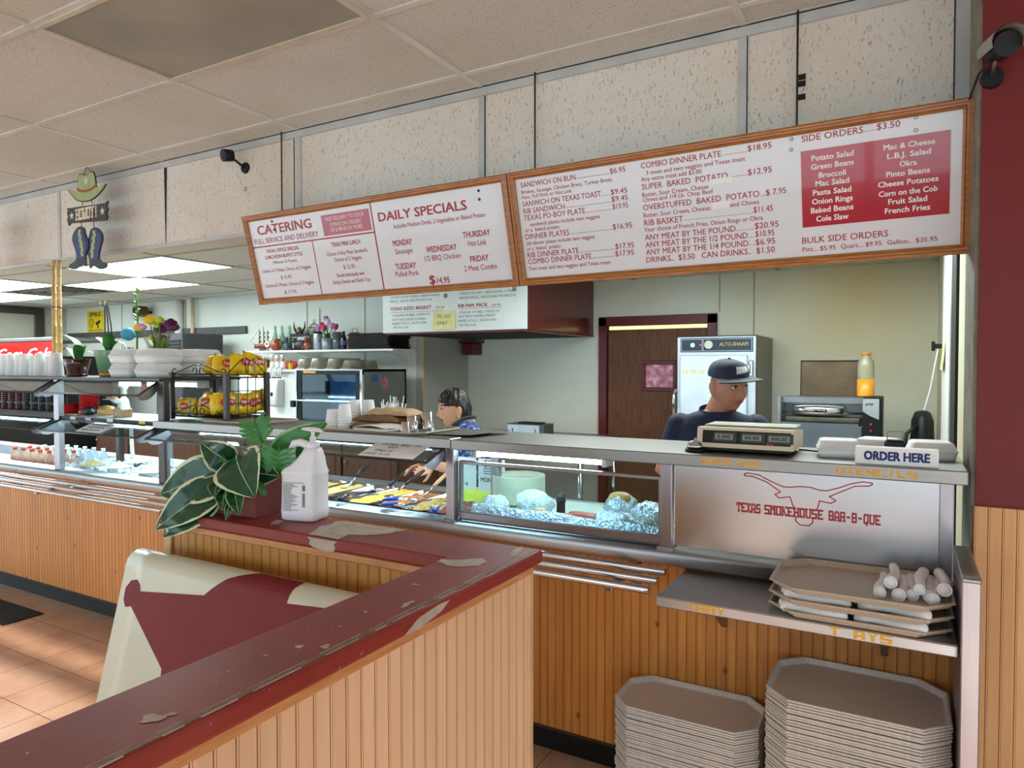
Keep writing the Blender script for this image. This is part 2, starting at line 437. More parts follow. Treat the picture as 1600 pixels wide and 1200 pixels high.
def slab_text(mb, txt, o, ux, uy, un, width, h, slab=True, depth=.0006, mi=0, gap=1.2, chipped=0.0, fat=.18):
    adv = 5 + gap; W = len(txt) * adv - gap; kx = width / W; ky = h / 7
    o, ux, uy, un = Vector(o), Vector(ux), Vector(uy), Vector(un)
    rnd = random.Random(len(txt))
    for i, ch in enumerate(txt):
        for k, q in enumerate(bars(ch, slab)):
            if chipped and rnd.random() < chipped: continue
            cx = sum(p[0] for p in q) / 4; cy = sum(p[1] for p in q) / 4
            q = [(x + math.copysign(fat, x - cx), y + math.copysign(fat, y - cy)) for x, y in q]
            mb.add([o + ux * ((i * adv + x) * kx) + uy * (y * ky) + un * (depth + k * 2e-5) for x, y in q], [(0, 1, 2, 3)], mi)

# ------------------------------------------------------------ objects
def thing(name, label, cat, loc=(0, 0, 0), rz=0.0, group=None):
    o = bpy.data.objects.new(name, None); COL.objects.link(o)
    o.empty_display_size = 0.05
    o.location = loc; o.rotation_euler = (0, 0, rz)
    return tag(o, label, cat, group)
def tag(o, label, cat, group=None):
    o['label'] = label; o['category'] = cat
    if group: o['group'] = group
    return o
def struct(name, mb, m, parent=None):
    o = mb.build(name, m, parent)
    if parent is None: o['kind'] = 'structure'
    return o
def kids(o): return [c for c in COL.objects if c.parent == o]
def dup(root, loc, rz=None, label=None, scale=None):
    r = root.copy(); COL.objects.link(r); r.location = loc
    if rz is not None: r.rotation_euler = (0, 0, rz)
    if scale is not None: r.scale = scale if isinstance(scale, tuple) else (scale,) * 3
    if label: r['label'] = label
    for ch in list(root.children):
        c = ch.copy(); COL.objects.link(c); c.parent = r
        for g in list(ch.children):
            d = g.copy(); COL.objects.link(d); d.parent = c
    return r
ORD = ['topmost', 'second', 'third', 'fourth', 'fifth', 'sixth', 'seventh', 'eighth', 'ninth', 'tenth', 'eleventh', 'twelfth', 'thirteenth', 'fourteenth', 'fifteenth', 'sixteenth', 'seventeenth', 'eighteenth', 'nineteenth', 'twentieth']
def ordinal(i):
    if i < 20: return ORD[i]
    n = i + 1; t = {20: 'twenty', 30: 'thirty', 40: 'forty', 50: 'fifty', 60: 'sixty', 70: 'seventy', 80: 'eighty'}[n // 10 * 10]
    if n % 10 == 0: return t[:-1] + 'ieth'
    return t + '-' + ['', 'first', 'second', 'third', 'fourth', 'fifth', 'sixth', 'seventh', 'eighth', 'ninth'][n % 10]
EX, EY, EZ = Vector((1, 0, 0)), Vector((0, 1, 0)), Vector((0, 0, 1))

# ============================================================ THE SETTING
M_tile = acoustic('ceiling_tile', (206, 205, 200), (192, 188, 176), (146, 138, 128))
M_tile2 = acoustic('soffit_tile', (220, 214, 206), (206, 194, 178), (164, 150, 134), 1.0)
M_ktile = acoustic('kitchen_tile', (214, 216, 208), (200, 200, 190), (190, 190, 180))
M_grid = pm('ceiling_bar', (204, 204, 200), .5, var=.15, scale=3)
M_trimgrey = pm('trim_grey', (186, 186, 184), .42, .0, var=.12, scale=5)
M_black = pm('black', (17, 17, 18), .5, var=.2, spec=.35)
M_dark = pm('dark_gap', (24, 19, 17), .8, var=.2)
M_floor = floor_tile('floor_tile')
M_maroon = stained_wall('maroon_wall', (108, 13, 11), (88, 10, 10), .6)
M_maroonp = pm('maroon_paint', (98, 20, 26), .38, var=.15, scale=4)
M_kwall = stained_wall('kitchen_wall', (224, 226, 214), (206, 204, 186), .5, ((-0.30, 6.0, 2.15), 1.25, (206, 172, 92)))
M_kwall2 = stained_wall('kitchen_wall_pale', (214, 218, 210), (200, 202, 190), .5)
M_cream = stained_wall('cream_wall', (214, 208, 180), (196, 178, 132), .7)
M_white = pm('white', (236, 236, 234), .45, var=.04)
M_whitep = pm('white_paint', (222, 222, 216), .5, var=.06, scale=3)
M_counterwood = beadwood('counter_pine', (166, 98, 38), (216, 148, 70), 0, rough=.5)
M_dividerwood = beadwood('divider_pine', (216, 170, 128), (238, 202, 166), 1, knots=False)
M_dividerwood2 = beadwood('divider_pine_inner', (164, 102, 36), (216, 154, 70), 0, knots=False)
M_wainscot = beadwood('wainscot_pine', (196, 140, 82), (224, 172, 114), 0, knots=False)
M_steel = steel('brushed_steel', (196, 198, 202), .40)
M_steelshelf = steel('shelf_steel', (158, 154, 150), .36)
M_steelv = steel('brushed_steel_upright', (172, 165, 170), .36, (60, 60, 1))
M_steeld = steel('dull_steel', (150, 146, 142), .42)
M_chrome = pm('chrome', (205, 205, 208), .12, 1.0, var=.03)
M_glass = glassy('clear_glass')
M_glass2 = glassy('case_glass', (226, 240, 244), 1.2, .03)
M_light = pm('lit_diffuser', (255, 255, 250), .6, emit=((232, 250, 250), 9.5), var=0)
M_tubelight = pm('lit_tube', (255, 255, 255), .5, emit=((196, 236, 255), 11.5), var=0)
M_lens = pm('unlit_lens', (150, 148, 136), .35, var=.2, scale=2.2)
M_frame = wood('oak_frame', (136, 76, 26), (192, 124, 54), (3, 30, 30), .4, .3)
M_walnut = wood('brown_door_wood', (74, 40, 22), (122, 74, 44), (14, 14, 1.4), .6, .0)

struct('floor', MB().box((-11, -5, -.1), (7.6, 6.2, 0)), M_floor)
CZ = 2.944
m = MB().box((-10, -4.2, CZ), (7.5, 2.93, CZ + .05))
ceil = struct('ceiling', m, M_tile)
m = MB()
for k in range(-4, 7):
    x = -5.45 + 1.22 * k
    if -10 < x < 2.5: m.box((x - .014, -4.2, CZ - .0055), (x + .014, 2.87, CZ + .001))
y = 2.70
while y > -4.1:
    m.box((-10, y - .014, CZ - .006), (7.5, y + .014, CZ + .001)); y -= .61
struct('ceiling_bars', m, M_grid, ceil)
# unlit troffer let into the grid
t = thing('ceiling_light', 'unlit rectangular ceiling light with a sagging grey lens', 'light fixture', (-2.40, 1.785, CZ))
m = MB()
for a, b in (((-.60, -.295), (.60, -.275)), ((-.60, .275), (.60, .295)), ((-.60, -.275), (-.58, .275)), ((.58, -.275), (.60, .275))):
    m.box((a[0], a[1], -.012), (b[0], b[1], -.001))
m.build('frame', pm('aged_cream_metal', (196, 190, 172), .4), t)
m = MB().grid(lambda u, v: ((u - .5) * 1.17, (v - .5) * .556, -.006 - .012 * sin(pi * u) * sin(pi * v)), 24, 12)
m.build('lens', M_lens, t)

# soffit: acoustic panels between grey bars
SY = 2.87
sof = struct('wall_soffit', MB().box((-10, SY, 2.385), (.187, SY + .06, CZ)), M_tile2)
m = MB()
m.box((-10, SY - .014, 2.898), (.187, SY, 2.936)); m.box((-10, SY - .026, 2.940), (.187, SY, 2.944))
for x in (-7.92, -6.70, -5.48, -3.01, -1.79, -.577): m.box((x - .016, SY - .007, 2.40), (x + .016, SY, 2.912))
m.box((-10, SY - .008, 2.383), (.187, SY, 2.405)); m.box((.135, SY - .008, 2.4), (.187, SY, 2.912))
struct('soffit_bars', m, M_trimgrey, sof)
m = MB()
m.add([(-4.235, SY - .002, 2.912), (-4.205, SY - .002, 2.912), (-4.222, SY - .002, 2.41), (-4.228, SY - .002, 2.41)], [(0, 1, 2, 3)])
m.box((-10, SY - .016, 2.936), (.187, SY - .001, 2.940))
for x, w in ((-1.772, .004), (-.560, .005), (.131, .004), (-3.05, .004)): m.box((x - w / 2, SY - .003, 2.4), (x + w / 2, SY + .001, 2.91))
for z in (2.615, 2.665, 2.69): m.box((-.375, SY - .002, z), (-.345, SY + .001, z + .022))
struct('soffit_gap', m, M_dark, sof)

# kitchen ceiling and its lights
KZ = 2.385
kc = struct('ceiling_kitchen', MB().box((-10, SY + .06, KZ), (.3, 6.1, KZ + .05)), M_ktile)
m = MB()
for k in range(5): m.box((-10, 3.07 + .61 * k - .011, KZ - .005), (.25, 3.07 + .61 * k + .011, KZ + .001))
for k in range(9): m.box((-9.45 + 1.22 * k - .011, 2.93, KZ - .005), (-9.45 + 1.22 * k + .011, 6.0, KZ + .001))
struct('ceiling_kitchen_bars', m, pm('kitchen_bar', (150, 150, 142), .5), kc)
first = None
for (x, y), lb in {(-5.18, 3.375): 'lit ceiling panel above the flower vase, touching the soffit edge', (-6.40, 3.985): 'lit ceiling panel diagonally behind the one above the flower vase',
                   (-7.62, 3.375): 'lit ceiling panel beside the bamboo poles, nearer the soffit', (-8.84, 3.985): 'lit ceiling panel beyond the air vent by the bamboo poles', (-1.50, 3.985): 'assumed lit ceiling panel, unseen behind the large menu board', (-.30, 3.985): 'added lit ceiling panel above the bun toaster, unseen behind the side orders list'}.items():  # unseen panels behind the menu boards added to brighten the toaster end
    if first is None:
        first = thing('kitchen_ceiling_light', lb, 'light fixture', (x, y, KZ), group='lit kitchen ceiling panels')
        MB().box((-.595, -.292, -.008), (.595, .292, -.003)).build('diffuser', M_light, first)
        m = MB()
        for a, b in (((-.607, -.303), (.607, -.292)), ((-.607, .292), (.607, .303)), ((-.607, -.292), (-.595, .292)), ((.595, -.292), (.607, .292))):
            m.box((a[0], a[1], -.01), (b[0], b[1], -.001))
        m.build('frame', M_whitep, first)
    else: dup(first, (x, y, KZ), label=lb)
t = thing('air_vent', 'square louvred air vent in the kitchen ceiling', 'vent', (-7.62, 3.985, KZ))
m = MB()
for k in range(4):
    r = .27 - k * .065
    m.box((-r * 2, -r, -.008 - k * .003), (r * 2, -r + .02, -.001)); m.box((-r * 2, r - .02, -.008 - k * .003), (r * 2, r, -.001))
    m.box((-r * 2, -r, -.008 - k * .003), (-r * 2 + .03, r, -.001)); m.box((r * 2 - .03, -r, -.008 - k * .003), (r * 2, r, -.001))
m.build('louvre', pm('vent_grey', (128, 130, 122), .5), t)
MB().box((-.5, -.25, -.002), (.5, .25, -.0005)).build('duct_opening', M_dark, t)

# kitchen walls
struct('wall_back', MB().box((-3.91, 6.0, 0), (.3, 6.1, KZ)), M_kwall)
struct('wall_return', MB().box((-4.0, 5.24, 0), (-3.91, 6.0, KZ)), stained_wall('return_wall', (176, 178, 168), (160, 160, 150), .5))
struct('wall_rear', MB().box((-9.98, 5.24, 0), (-4.0, 5.34, KZ)), M_kwall2)
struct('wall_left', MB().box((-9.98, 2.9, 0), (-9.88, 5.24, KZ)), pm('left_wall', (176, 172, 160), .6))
struct('wall_right', MB().box((.2, 2.6, 0), (.3, 6.0, KZ)), M_cream)
m = MB().box((-3.922, 5.228, 0), (-3.905, 5.245, KZ)); struct('trim_1', m, pm('tan_trim', (200, 178, 140), .5))
m = MB()
for x in (-1.10, -4.62, -5.40, -7.36, -8.62): m.box((x - .006, (6.0 if x > -3.9 else 5.24) - .004, .3), (x + .006, (6.0 if x > -3.9 else 5.24), KZ))
m.box((-1.386, 5.996, 2.07), (-1.374, 6.0, KZ))
struct('trim_2', m, pm('seam_trim', (170, 150, 128), .5))
struct('trim_3', MB().box((.178, 4.02, 0), (.2, 4.72, KZ), 0, .004), M_whitep)
struct('trim_4', MB().box((.188, 3.66, 0), (.2, 4.02, KZ)), M_dark)
struct('trim_5', MB().box((-9.8, 5.205, 1.97), (-6.3, 5.24, 2.05), 0, .004), pm('chair_rail', (70, 68, 66), .5))
# red end wall with pine wainscot
struct('wall_end', MB().box((.187, 2.52, 0), (7.5, 2.62, CZ)), M_maroon)
struct('trim_6', MB().box((.176, 2.53, .9), (.187, 2.9, CZ)), pm('grey_jamb', (120, 112, 98), .6, var=.3, scale=14))
def beads(mb, o, ux, un, L, h, pitch=.0353, off=0.0):
    """tongue-and-groove face: V groove, then a thin bead line, per board; depth along un"""
    o, ux, un = Vector(o), Vector(ux), Vector(un)
    prof = []; x = off
    while x < L:
        for dx, d in ((0, 0), (.0011, -.0028), (.0022, 0), (.0054, 0), (.0059, -.001), (.0064, 0)):
            if x + dx <= L: prof.append((x + dx, d))
        x += pitch
    prof = [(0, 0)] + [p for p in prof if p[0] > 1e-6] + [(L, 0)]
    v = [o + ux * a + un * d for a, d in prof] + [o + ux * a + un * d + EZ * h for a, d in prof]
    n = len(prof)
    for k in range(n - 1):   # second slot: darker colour on the groove faces so the shallow grooves show
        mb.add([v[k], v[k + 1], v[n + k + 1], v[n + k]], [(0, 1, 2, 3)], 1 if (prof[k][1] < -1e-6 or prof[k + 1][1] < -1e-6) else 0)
M_groove = pm('groove_tone', (138, 76, 30), .6, var=.25, scale=20)
M_groove2 = pm('groove_tone_pale', (168, 112, 70), .6, var=.2, scale=20)
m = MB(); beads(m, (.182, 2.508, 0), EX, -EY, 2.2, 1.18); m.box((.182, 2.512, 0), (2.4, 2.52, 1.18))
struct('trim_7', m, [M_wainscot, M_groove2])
# storefront wall behind the camera: posts, header and a transom bar
m = MB()
m.box((-10, -4.2, 0), (7.5, -4.1, .45)); m.box((-10, -4.2, 2.29), (7.5, -4.1, CZ))
for x in (-10, -7.6, -5.2, -2.8, -.4, 2.0, 4.4, 6.8): m.box((x - .05, -4.2, 0), (x + .05, -4.1, CZ))
m.box((-10, -4.18, 2.18), (7.5, -4.12, 2.222))
struct('wall_front', m, pm('storefront_frame', (190, 180, 166), .5))

# door in the back wall
d = thing('door_1', 'brown wooden swing door in a maroon frame with a small square pane', 'door', (-1.93, 6.0, 0))
d['kind'] = 'structure'
m = MB().box((-.535, -.035, 0), (-.455, 0, 2.05), 0, .004).box((.455, -.035, 0), (.535, 0, 2.05), 0, .004).box((-.535, -.035, 1.97), (.535, 0, 2.055), 0, .004)
m.build('door_frame', M_maroonp, d)
m = MB()
m.box((-.44, -.02, 0), (-.09, -.004, 1.935)).box((.16, -.02, 0), (.45, -.004, 1.935)).box((-.09, -.02, 0), (.16, -.004, 1.415)).box((-.09, -.02, 1.625), (.16, -.004, 1.935))
leaf = m.build('door_leaf', M_walnut, d)
m = MB()
for a, b in (((-.125, 1.385), (.195, 1.42)), ((-.125, 1.62), (.195, 1.655)), ((-.125, 1.42), (-.09, 1.62)), ((.16, 1.42), (.195, 1.62))): m.box((a[0], -.03, a[1]), (b[0], -.004, b[1]), 0, .004)
m.build('pane_frame', M_maroonp, leaf)
m = MB().box((-.09, -.018, 1.42), (.16, -.012, 1.62))
tt = NT('pink_pane'); f = tt.noise(tt.coords((6, 6, 6)), 3, 4)
tt.color(tt.ramp(f, [(.35, lin((176, 60, 92))), (.5, lin((206, 110, 140))), (.72, lin((236, 214, 222)))])); tt.b.inputs['Roughness'].default_value = .15
m.build('pane', tt.m, leaf)
m = MB().box((-.44, -.006, 1.94), (.45, -.003, 1.965)); m.build('light_gap', pm('lit_gap', (255, 226, 150), .5, emit=((255, 214, 140), 1.1), var=.3, scale=20), d)
m = MB().box((-.455, -.012, 0), (-.44, -.003, 1.97)); m.build('hinge_gap', M_dark, d)

# ============================================================ MENU BOARDS
MENU_RED = pm('menu_red', (164, 26, 40), .35, var=0)
MENU_WHITE = pm('menu_white', (222, 222, 228), .22, var=.02, coat=.3)
MENU_BOX = pm('menu_box_red', (176, 18, 44), .16, var=.05, coat=.5)
MENU_TEXT = [
('CATERING', 0.094, 0.387, 0.41, 0.0475, 'rb'),
('FULL SERVICE AND DELIVERY', 0.054, 0.338, 0.488, 0.0276, 'r'),
('FREE DELIVERY TO YOUR', 0.606, 0.408, 0.265, 0.0189, 'w'),
('OFFICE ON ORDERS', 0.636, 0.377, 0.209, 0.019, 'w'),
('OF $100.00 OR MORE', 0.631, 0.35, 0.218, 0.0191, 'w'),
('TEXAS OFFICE SPECIAL', 0.128, 0.284, 0.256, 0.0187, 'rb'),
('LUNCHEON BUFFET STYLE', 0.112, 0.251, 0.289, 0.0188, 'rb'),
('(Minimum 25 People)', 0.165, 0.221, 0.184, 0.0161, 'r'),
('Choice of 2 Meats, Choice of 2 Veggies', 0.067, 0.177, 0.376, 0.019, 'r'),
('$ 15.95', 0.203, 0.134, 0.082, 0.0192, 'r'),
('Choice of 3 Meats, Choice of 3 Veggies', 0.065, 0.094, 0.38, 0.0193, 'r'),
('$ 17.95', 0.21, 0.05, 0.091, 0.0194, 'r'),
('TEXAS MINI LUNCH', 0.617, 0.275, 0.198, 0.0212, 'rb'),
('Choice of Any Meat Sandwich,', 0.573, 0.23, 0.284, 0.0195, 'r'),
('Choice of 2 Veggies', 0.619, 0.197, 0.19, 0.0196, 'r'),
('$ 12.95', 0.674, 0.155, 0.079, 0.0198, 'r'),
('Boxed Individually with', 0.619, 0.115, 0.189, 0.0199, 'r'),
('Eating Utensils and Relish Tray', 0.583, 0.081, 0.259, 0.02, 'r'),
('DAILY SPECIALS', 0.959, 0.369, 0.522, 0.0419, 'rb'),
('Includes Medium Drink, 2 Vegetables or Baked Potato', 1.045, 0.326, 0.529, 0.0201, 'r'),
('MONDAY', 1.023, 0.241, 0.118, 0.0278, 'rb'),
('Sausage', 1.029, 0.202, 0.107, 0.0237, 'r'),
('TUESDAY', 1.016, 0.126, 0.127, 0.0283, 'rb'),
('Pulled Pork', 1.009, 0.09, 0.143, 0.0259, 'r'),
('WEDNESDAY', 1.218, 0.193, 0.177, 0.0271, 'rb'),
('1/2 BBQ Chicken', 1.201, 0.153, 0.211, 0.0248, 'r'),
('THURSDAY', 1.44, 0.242, 0.147, 0.0261, 'rb'),
('Hot Link', 1.462, 0.202, 0.1, 0.0247, 'r'),
('FRIDAY', 1.463, 0.129, 0.099, 0.0266, 'rb'),
('2 Meat Combo', 1.422, 0.088, 0.18, 0.0251, 'r'),
('$', 1.212, 0.04, 0.032, 0.0425, 'rb'),
('14.95', 1.255, 0.041, 0.075, 0.0278, 'rb'),
('SANDWICH ON BUN', 1.774, 0.427, 0.261, 0.0218, 'r'),
('..........................', 2.038, 0.43, 0.148, 0.021, 'r'),
('$6.95', 2.19, 0.43, 0.066, 0.0206, 'r'),
('Brisket, Sausage, Chicken Brest, Turkey Brest,', 1.773, 0.4, 0.425, 0.0153, 'r'),
('Ham, Pull Pork or Hot Link', 1.772, 0.378, 0.24, 0.0156, 'r'),
('SANWICH ON TEXAS TOAST', 1.772, 0.346, 0.37, 0.0219, 'r'),
('......', 2.143, 0.346, 0.042, 0.0212, 'r'),
('$9.45', 2.186, 0.347, 0.071, 0.021, 'r'),
('RIB SANDWICH', 1.772, 0.315, 0.2, 0.0223, 'r'),
('................................', 1.974, 0.317, 0.208, 0.0216, 'r'),
('$9.45', 2.186, 0.318, 0.071, 0.0211, 'r'),
('TEXAS PO-BOY PLATE', 1.77, 0.286, 0.294, 0.0223, 'r'),
('...................', 2.066, 0.287, 0.119, 0.0215, 'r'),
('$13.95', 2.188, 0.288, 0.067, 0.0212, 'r'),
('sandwich plates include two veggies', 1.797, 0.259, 0.331, 0.0158, 'r'),
('or a  baked potato', 1.77, 0.236, 0.167, 0.0161, 'r'),
('DINNER PLATES', 1.768, 0.204, 0.213, 0.0228, 'r'),
('..............................', 1.983, 0.206, 0.196, 0.022, 'r'),
('$16.95', 2.181, 0.206, 0.084, 0.0215, 'r'),
('All dinner plates include two veggies', 1.769, 0.178, 0.328, 0.0161, 'r'),
('or a  baked  potato', 1.767, 0.154, 0.167, 0.0164, 'r'),
('RIB DINNER PLATE', 1.767, 0.123, 0.25, 0.023, 'r'),
('..........................', 2.02, 0.124, 0.163, 0.0222, 'r'),
('$17.95', 2.185, 0.125, 0.081, 0.0218, 'r'),
('COMBO DINNER PLATE', 1.767, 0.094, 0.306, 0.023, 'r'),
('................', 2.075, 0.095, 0.105, 0.0223, 'r'),
('$17.95', 2.182, 0.095, 0.081, 0.0219, 'r'),
('Two meat and two veggies and Texas toast', 1.766, 0.066, 0.391, 0.0163, 'r'),
('COMBO DINNER PLATE', 2.322, 0.431, 0.314, 0.0216, 'r'),
('............', 2.638, 0.433, 0.093, 0.0208, 'r'),
('$18.95', 2.733, 0.435, 0.084, 0.0205, 'r'),
('3 meat and two veggies and Texas toast', 2.341, 0.404, 0.382, 0.0158, 'r'),
('Any extra meat add $3.00', 2.319, 0.381, 0.241, 0.0162, 'r'),
('SUPER  BAKED  POTATO', 2.319, 0.349, 0.338, 0.0219, 'r'),
('..........', 2.66, 0.351, 0.068, 0.0211, 'r'),
('$12.95', 2.73, 0.35, 0.085, 0.0208, 'r'),
('Butter, Sour Cream, Cheese', 2.318, 0.321, 0.265, 0.0163, 'r'),
('Chives and 1/4 Lb. Chop Beef', 2.318, 0.301, 0.281, 0.0163, 'r'),
('OVERSTUFFED  BAKED  POTATO', 2.318, 0.268, 0.45, 0.022, 'r'),
('...', 2.771, 0.268, 0.02, 0.0211, 'r'),
('$ 7.95', 2.792, 0.269, 0.07, 0.0209, 'r'),
('Butter, Sour Cream, Cheese,', 2.317, 0.24, 0.27, 0.0165, 'r'),
('and Chives', 2.66, 0.242, 0.106, 0.0158, 'r'),
('RIB BASKET', 2.317, 0.207, 0.16, 0.0229, 'r'),
('.................................', 2.479, 0.21, 0.265, 0.022, 'r'),
('$11.45', 2.745, 0.211, 0.069, 0.0213, 'r'),
('Your choice of French Fries, Onion Rings or Okra', 2.315, 0.182, 0.462, 0.0171, 'r'),
('ANY MEAT BY THE POUND', 2.316, 0.149, 0.36, 0.022, 'r'),
('.........', 2.677, 0.15, 0.068, 0.0212, 'r'),
('$20.95', 2.747, 0.151, 0.085, 0.0215, 'r'),
('ANY MEAT BY THE 1/2 POUND', 2.315, 0.119, 0.405, 0.022, 'r'),
('...', 2.723, 0.12, 0.023, 0.0212, 'r'),
('$10.95', 2.748, 0.121, 0.068, 0.0217, 'r'),
('ANY MEAT BY THE 1/4 POUND', 2.315, 0.089, 0.406, 0.0221, 'r'),
('...', 2.723, 0.091, 0.022, 0.0213, 'r'),
('$6.95', 2.747, 0.09, 0.071, 0.0218, 'r'),
('DRINKS..  $3.50   CAN DRINKS..  $1.50', 2.314, 0.058, 0.501, 0.0221, 'r'),
('SIDE ORDERS', 2.919, 0.438, 0.197, 0.0214, 'r'),
('.....', 3.117, 0.44, 0.037, 0.0209, 'r'),
('$3.50', 3.157, 0.44, 0.07, 0.0206, 'r'),
('Potato Salad', 2.951, 0.368, 0.134, 0.0182, 'wb'),
('Green Beans', 2.949, 0.338, 0.137, 0.0183, 'wb'),
('Broccoli', 2.973, 0.307, 0.088, 0.0184, 'wb'),
('Mac Salad', 2.962, 0.279, 0.108, 0.0185, 'wb'),
('Pasta Salad', 2.953, 0.248, 0.124, 0.0186, 'wb'),
('Onion Rings', 2.949, 0.217, 0.132, 0.0187, 'wb'),
('Baked Beans', 2.945, 0.186, 0.138, 0.0188, 'wb'),
('Cole Slaw', 2.962, 0.155, 0.105, 0.0189, 'wb'),
('Mac & Cheese', 3.178, 0.37, 0.15, 0.0173, 'wb'),
('L.B.J. Salad', 3.189, 0.34, 0.127, 0.0174, 'wb'),
('Okra', 3.226, 0.31, 0.05, 0.0175, 'wb'),
('Pinto Beans', 3.186, 0.28, 0.128, 0.0176, 'wb'),
('Cheese Potatoes', 3.161, 0.249, 0.178, 0.0177, 'wb'),
('Corn on the Cob', 3.163, 0.217, 0.174, 0.0178, 'wb'),
('Fruit Salad', 3.192, 0.188, 0.115, 0.0179, 'wb'),
('French Fries', 3.182, 0.158, 0.134, 0.018, 'wb'),
('BULK SIDE ORDERS', 2.912, 0.08, 0.28, 0.0222, 'r'),
('Pint... $5.95', 2.912, 0.05, 0.112, 0.0162, 'r'),
('Quart... $9.95', 3.041, 0.051, 0.13, 0.0158, 'r'),
('Gallon... $35.95', 3.189, 0.051, 0.15, 0.0153, 'r'),
]
HOOD_TEXT = [
('OF ANY 2 SIDE DISHES, 4 FRESH BAKED', 0.082, 0.293, 0.519, 0.0173, 'k'),
('ROLLS , SAUCE AND FIX-INS (2-4)', 0.084, 0.26, 0.434, 0.0174, 'k'),
('TEXAS SIZED BRISKET', 0.082, 0.19, 0.434, 0.0268, 'rb'),
('59-95', 0.56, 0.188, 0.086, 0.0196, 'r'),
('2 POUND OF BEEF, 3 PINTS OF', 0.108, 0.138, 0.392, 0.0188, 'k'),
('ANY SIDE DISHES 6 FRESH', 0.108, 0.102, 0.348, 0.0188, 'k'),
('BAKED ROLLS , SAUCE AND', 0.109, 0.07, 0.357, 0.0188, 'k'),
('FIX-INS (4-6)', 0.121, 0.037, 0.156, 0.0189, 'k'),
('3 PINTS OF ANY   SIDE DISHES, 6 FRESH', 0.796, 0.29, 0.52, 0.0175, 'k'),
('BAKED ROLLS , SAUCE AND FIX-INS (3-5)', 0.796, 0.255, 0.52, 0.0175, 'k'),
('RIB FAM. PACK', 0.782, 0.189, 0.277, 0.0254, 'rb'),
('59.95', 1.097, 0.185, 0.081, 0.0187, 'r'),
('2 POUND OF RIBS, 3 PINTS OF', 0.785, 0.139, 0.379, 0.0177, 'k'),
('ANY SIDE DISHES,6 FRESH', 0.785, 0.107, 0.341, 0.0177, 'k'),
('BAKED ROLLS , SAUCE AND', 0.785, 0.072, 0.356, 0.0177, 'k'),
('FIX-INS (4-6)', 0.796, 0.037, 0.154, 0.0179, 'k'),
]

sO = Vector((-3.252, 2.8, 1.96)); sX = (Vector((.178, 2.8, 1.981)) - sO).normalized()
sY = Vector((-3.252, 2.68, 2.442)) - sO; sY = (sY - sX * sY.dot(sX)).normalized(); sN = sX.cross(sY)
SMAT = Matrix((sX, sY, sN)).transposed().to_4x4()
def frame_mb(x0, x1, y0, y1, w=.033):
    m = MB()
    prof = [(0, -.02), (0, .012), (.006, .018), (.012, .018), (.015, .013), (.022, .013), (.026, .017), (w, .008), (w, -.02)]
    c = [(x0, y0), (x1, y0), (x1, y1), (x0, y1)]; s = [(1, 1), (-1, 1), (-1, -1), (1, -1)]
    rings = [[(c[k][0] + s[k][0] * a, c[k][1] + s[k][1] * a, b) for a, b in prof] for k in range(4)]
    n = len(prof)
    for k in range(4):
        A, B = rings[k], rings[(k + 1) % 4]
        m.add(A + B, [(i, i + 1, n + i + 1, n + i) for i in range(n - 1)])
    return m
def screw_mb(pts, r=.007):
    m = MB()
    for x, y in pts: m.cyl((x, y, 0), (x, y, .004), r, r * .8, 12); m.cyl((x, y, .004), (x, y, .0045), r * .4, r * .4, 8)
    return m
def menu_board(label, x0, x1):
    t = thing('menu_board', label, 'menu board')
    t.matrix_world = Matrix.Translation(sO) @ SMAT
    frame_mb(x0, x1, 0, .497).build('frame', M_frame, t)
    MB().box((x0 + .02, .02, -.015), (x1 - .02, .477, 0)).build('panel', MENU_WHITE, t)
    return t
def lettering(t, rows, keep):
    r, w = MB(), MB()
    for s_, x, y, wd, cap, st in rows:
        if not keep(x): continue
        b = .022 if 'b' in st else (.0 if 'w' in st else .007)
        dots = s_.startswith('.')
        (w if 'w' in st else r).text(s_, (x, y, 0), EX, EY, EZ, wd, cap, b, .0014 if 'w' in st else .0007) if not dots else None
        if dots:
            n = len(s_)
            for k in range(n):
                cx = x + wd * (k + .5) / n; h = .0015
                r.add([(cx - h, y, .0007), (cx + h, y, .0007), (cx + h, y + 2 * h, .0007), (cx - h, y + 2 * h, .0007)], [(0, 1, 2, 3)])
    return r, w
tL = menu_board('framed white menu board headed CATERING and DAILY SPECIALS', 0.0, 1.712)
r, w = lettering(tL, MENU_TEXT, lambda x: x < 1.7)
for a, b, c_, d_ in ((.03, .318, .921, .325), (.916, .027, .924, .466), (.485, .027, .491, .32)): r.box((a, b, 0), (c_, d_, .0006))
r.build('red_lettering', MENU_RED, tL); w.build('white_lettering', M_white, tL)
MB().box((.581, .334, 0), (.905, .44, .0008)).build('red_box', MENU_BOX, tL)
screw_mb([(1.556, .443), (1.554, .405), (.22, .449), (.225, .404)]).build('screw', pm('screw_dark', (70, 68, 66), .35, .8), tL)
tR = menu_board('long framed white menu board listing sandwiches, plates and side orders', 1.716, 3.437)
r, w = lettering(tR, MENU_TEXT, lambda x: x > 1.7)
r.build('red_lettering', MENU_RED, tR); w.build('white_lettering', M_white, tR)
MB().box((2.915, .138, 0), (3.372, .4065, .0008)).build('red_box', MENU_BOX, tR)
MB().box((2.588, .3315, 0), (2.674, .354, .001)).build('blank_patch', M_white, tR); MB().box((2.592, .241, 0), (2.66, .266, .001)).build('blank_patch', M_white, tR)
screw_mb([(2.885, .454), (2.883, .418), (3.272, .462), (3.272, .421)]).build('screw', pm('screw_steel', (140, 140, 140), .3, .9), tR)
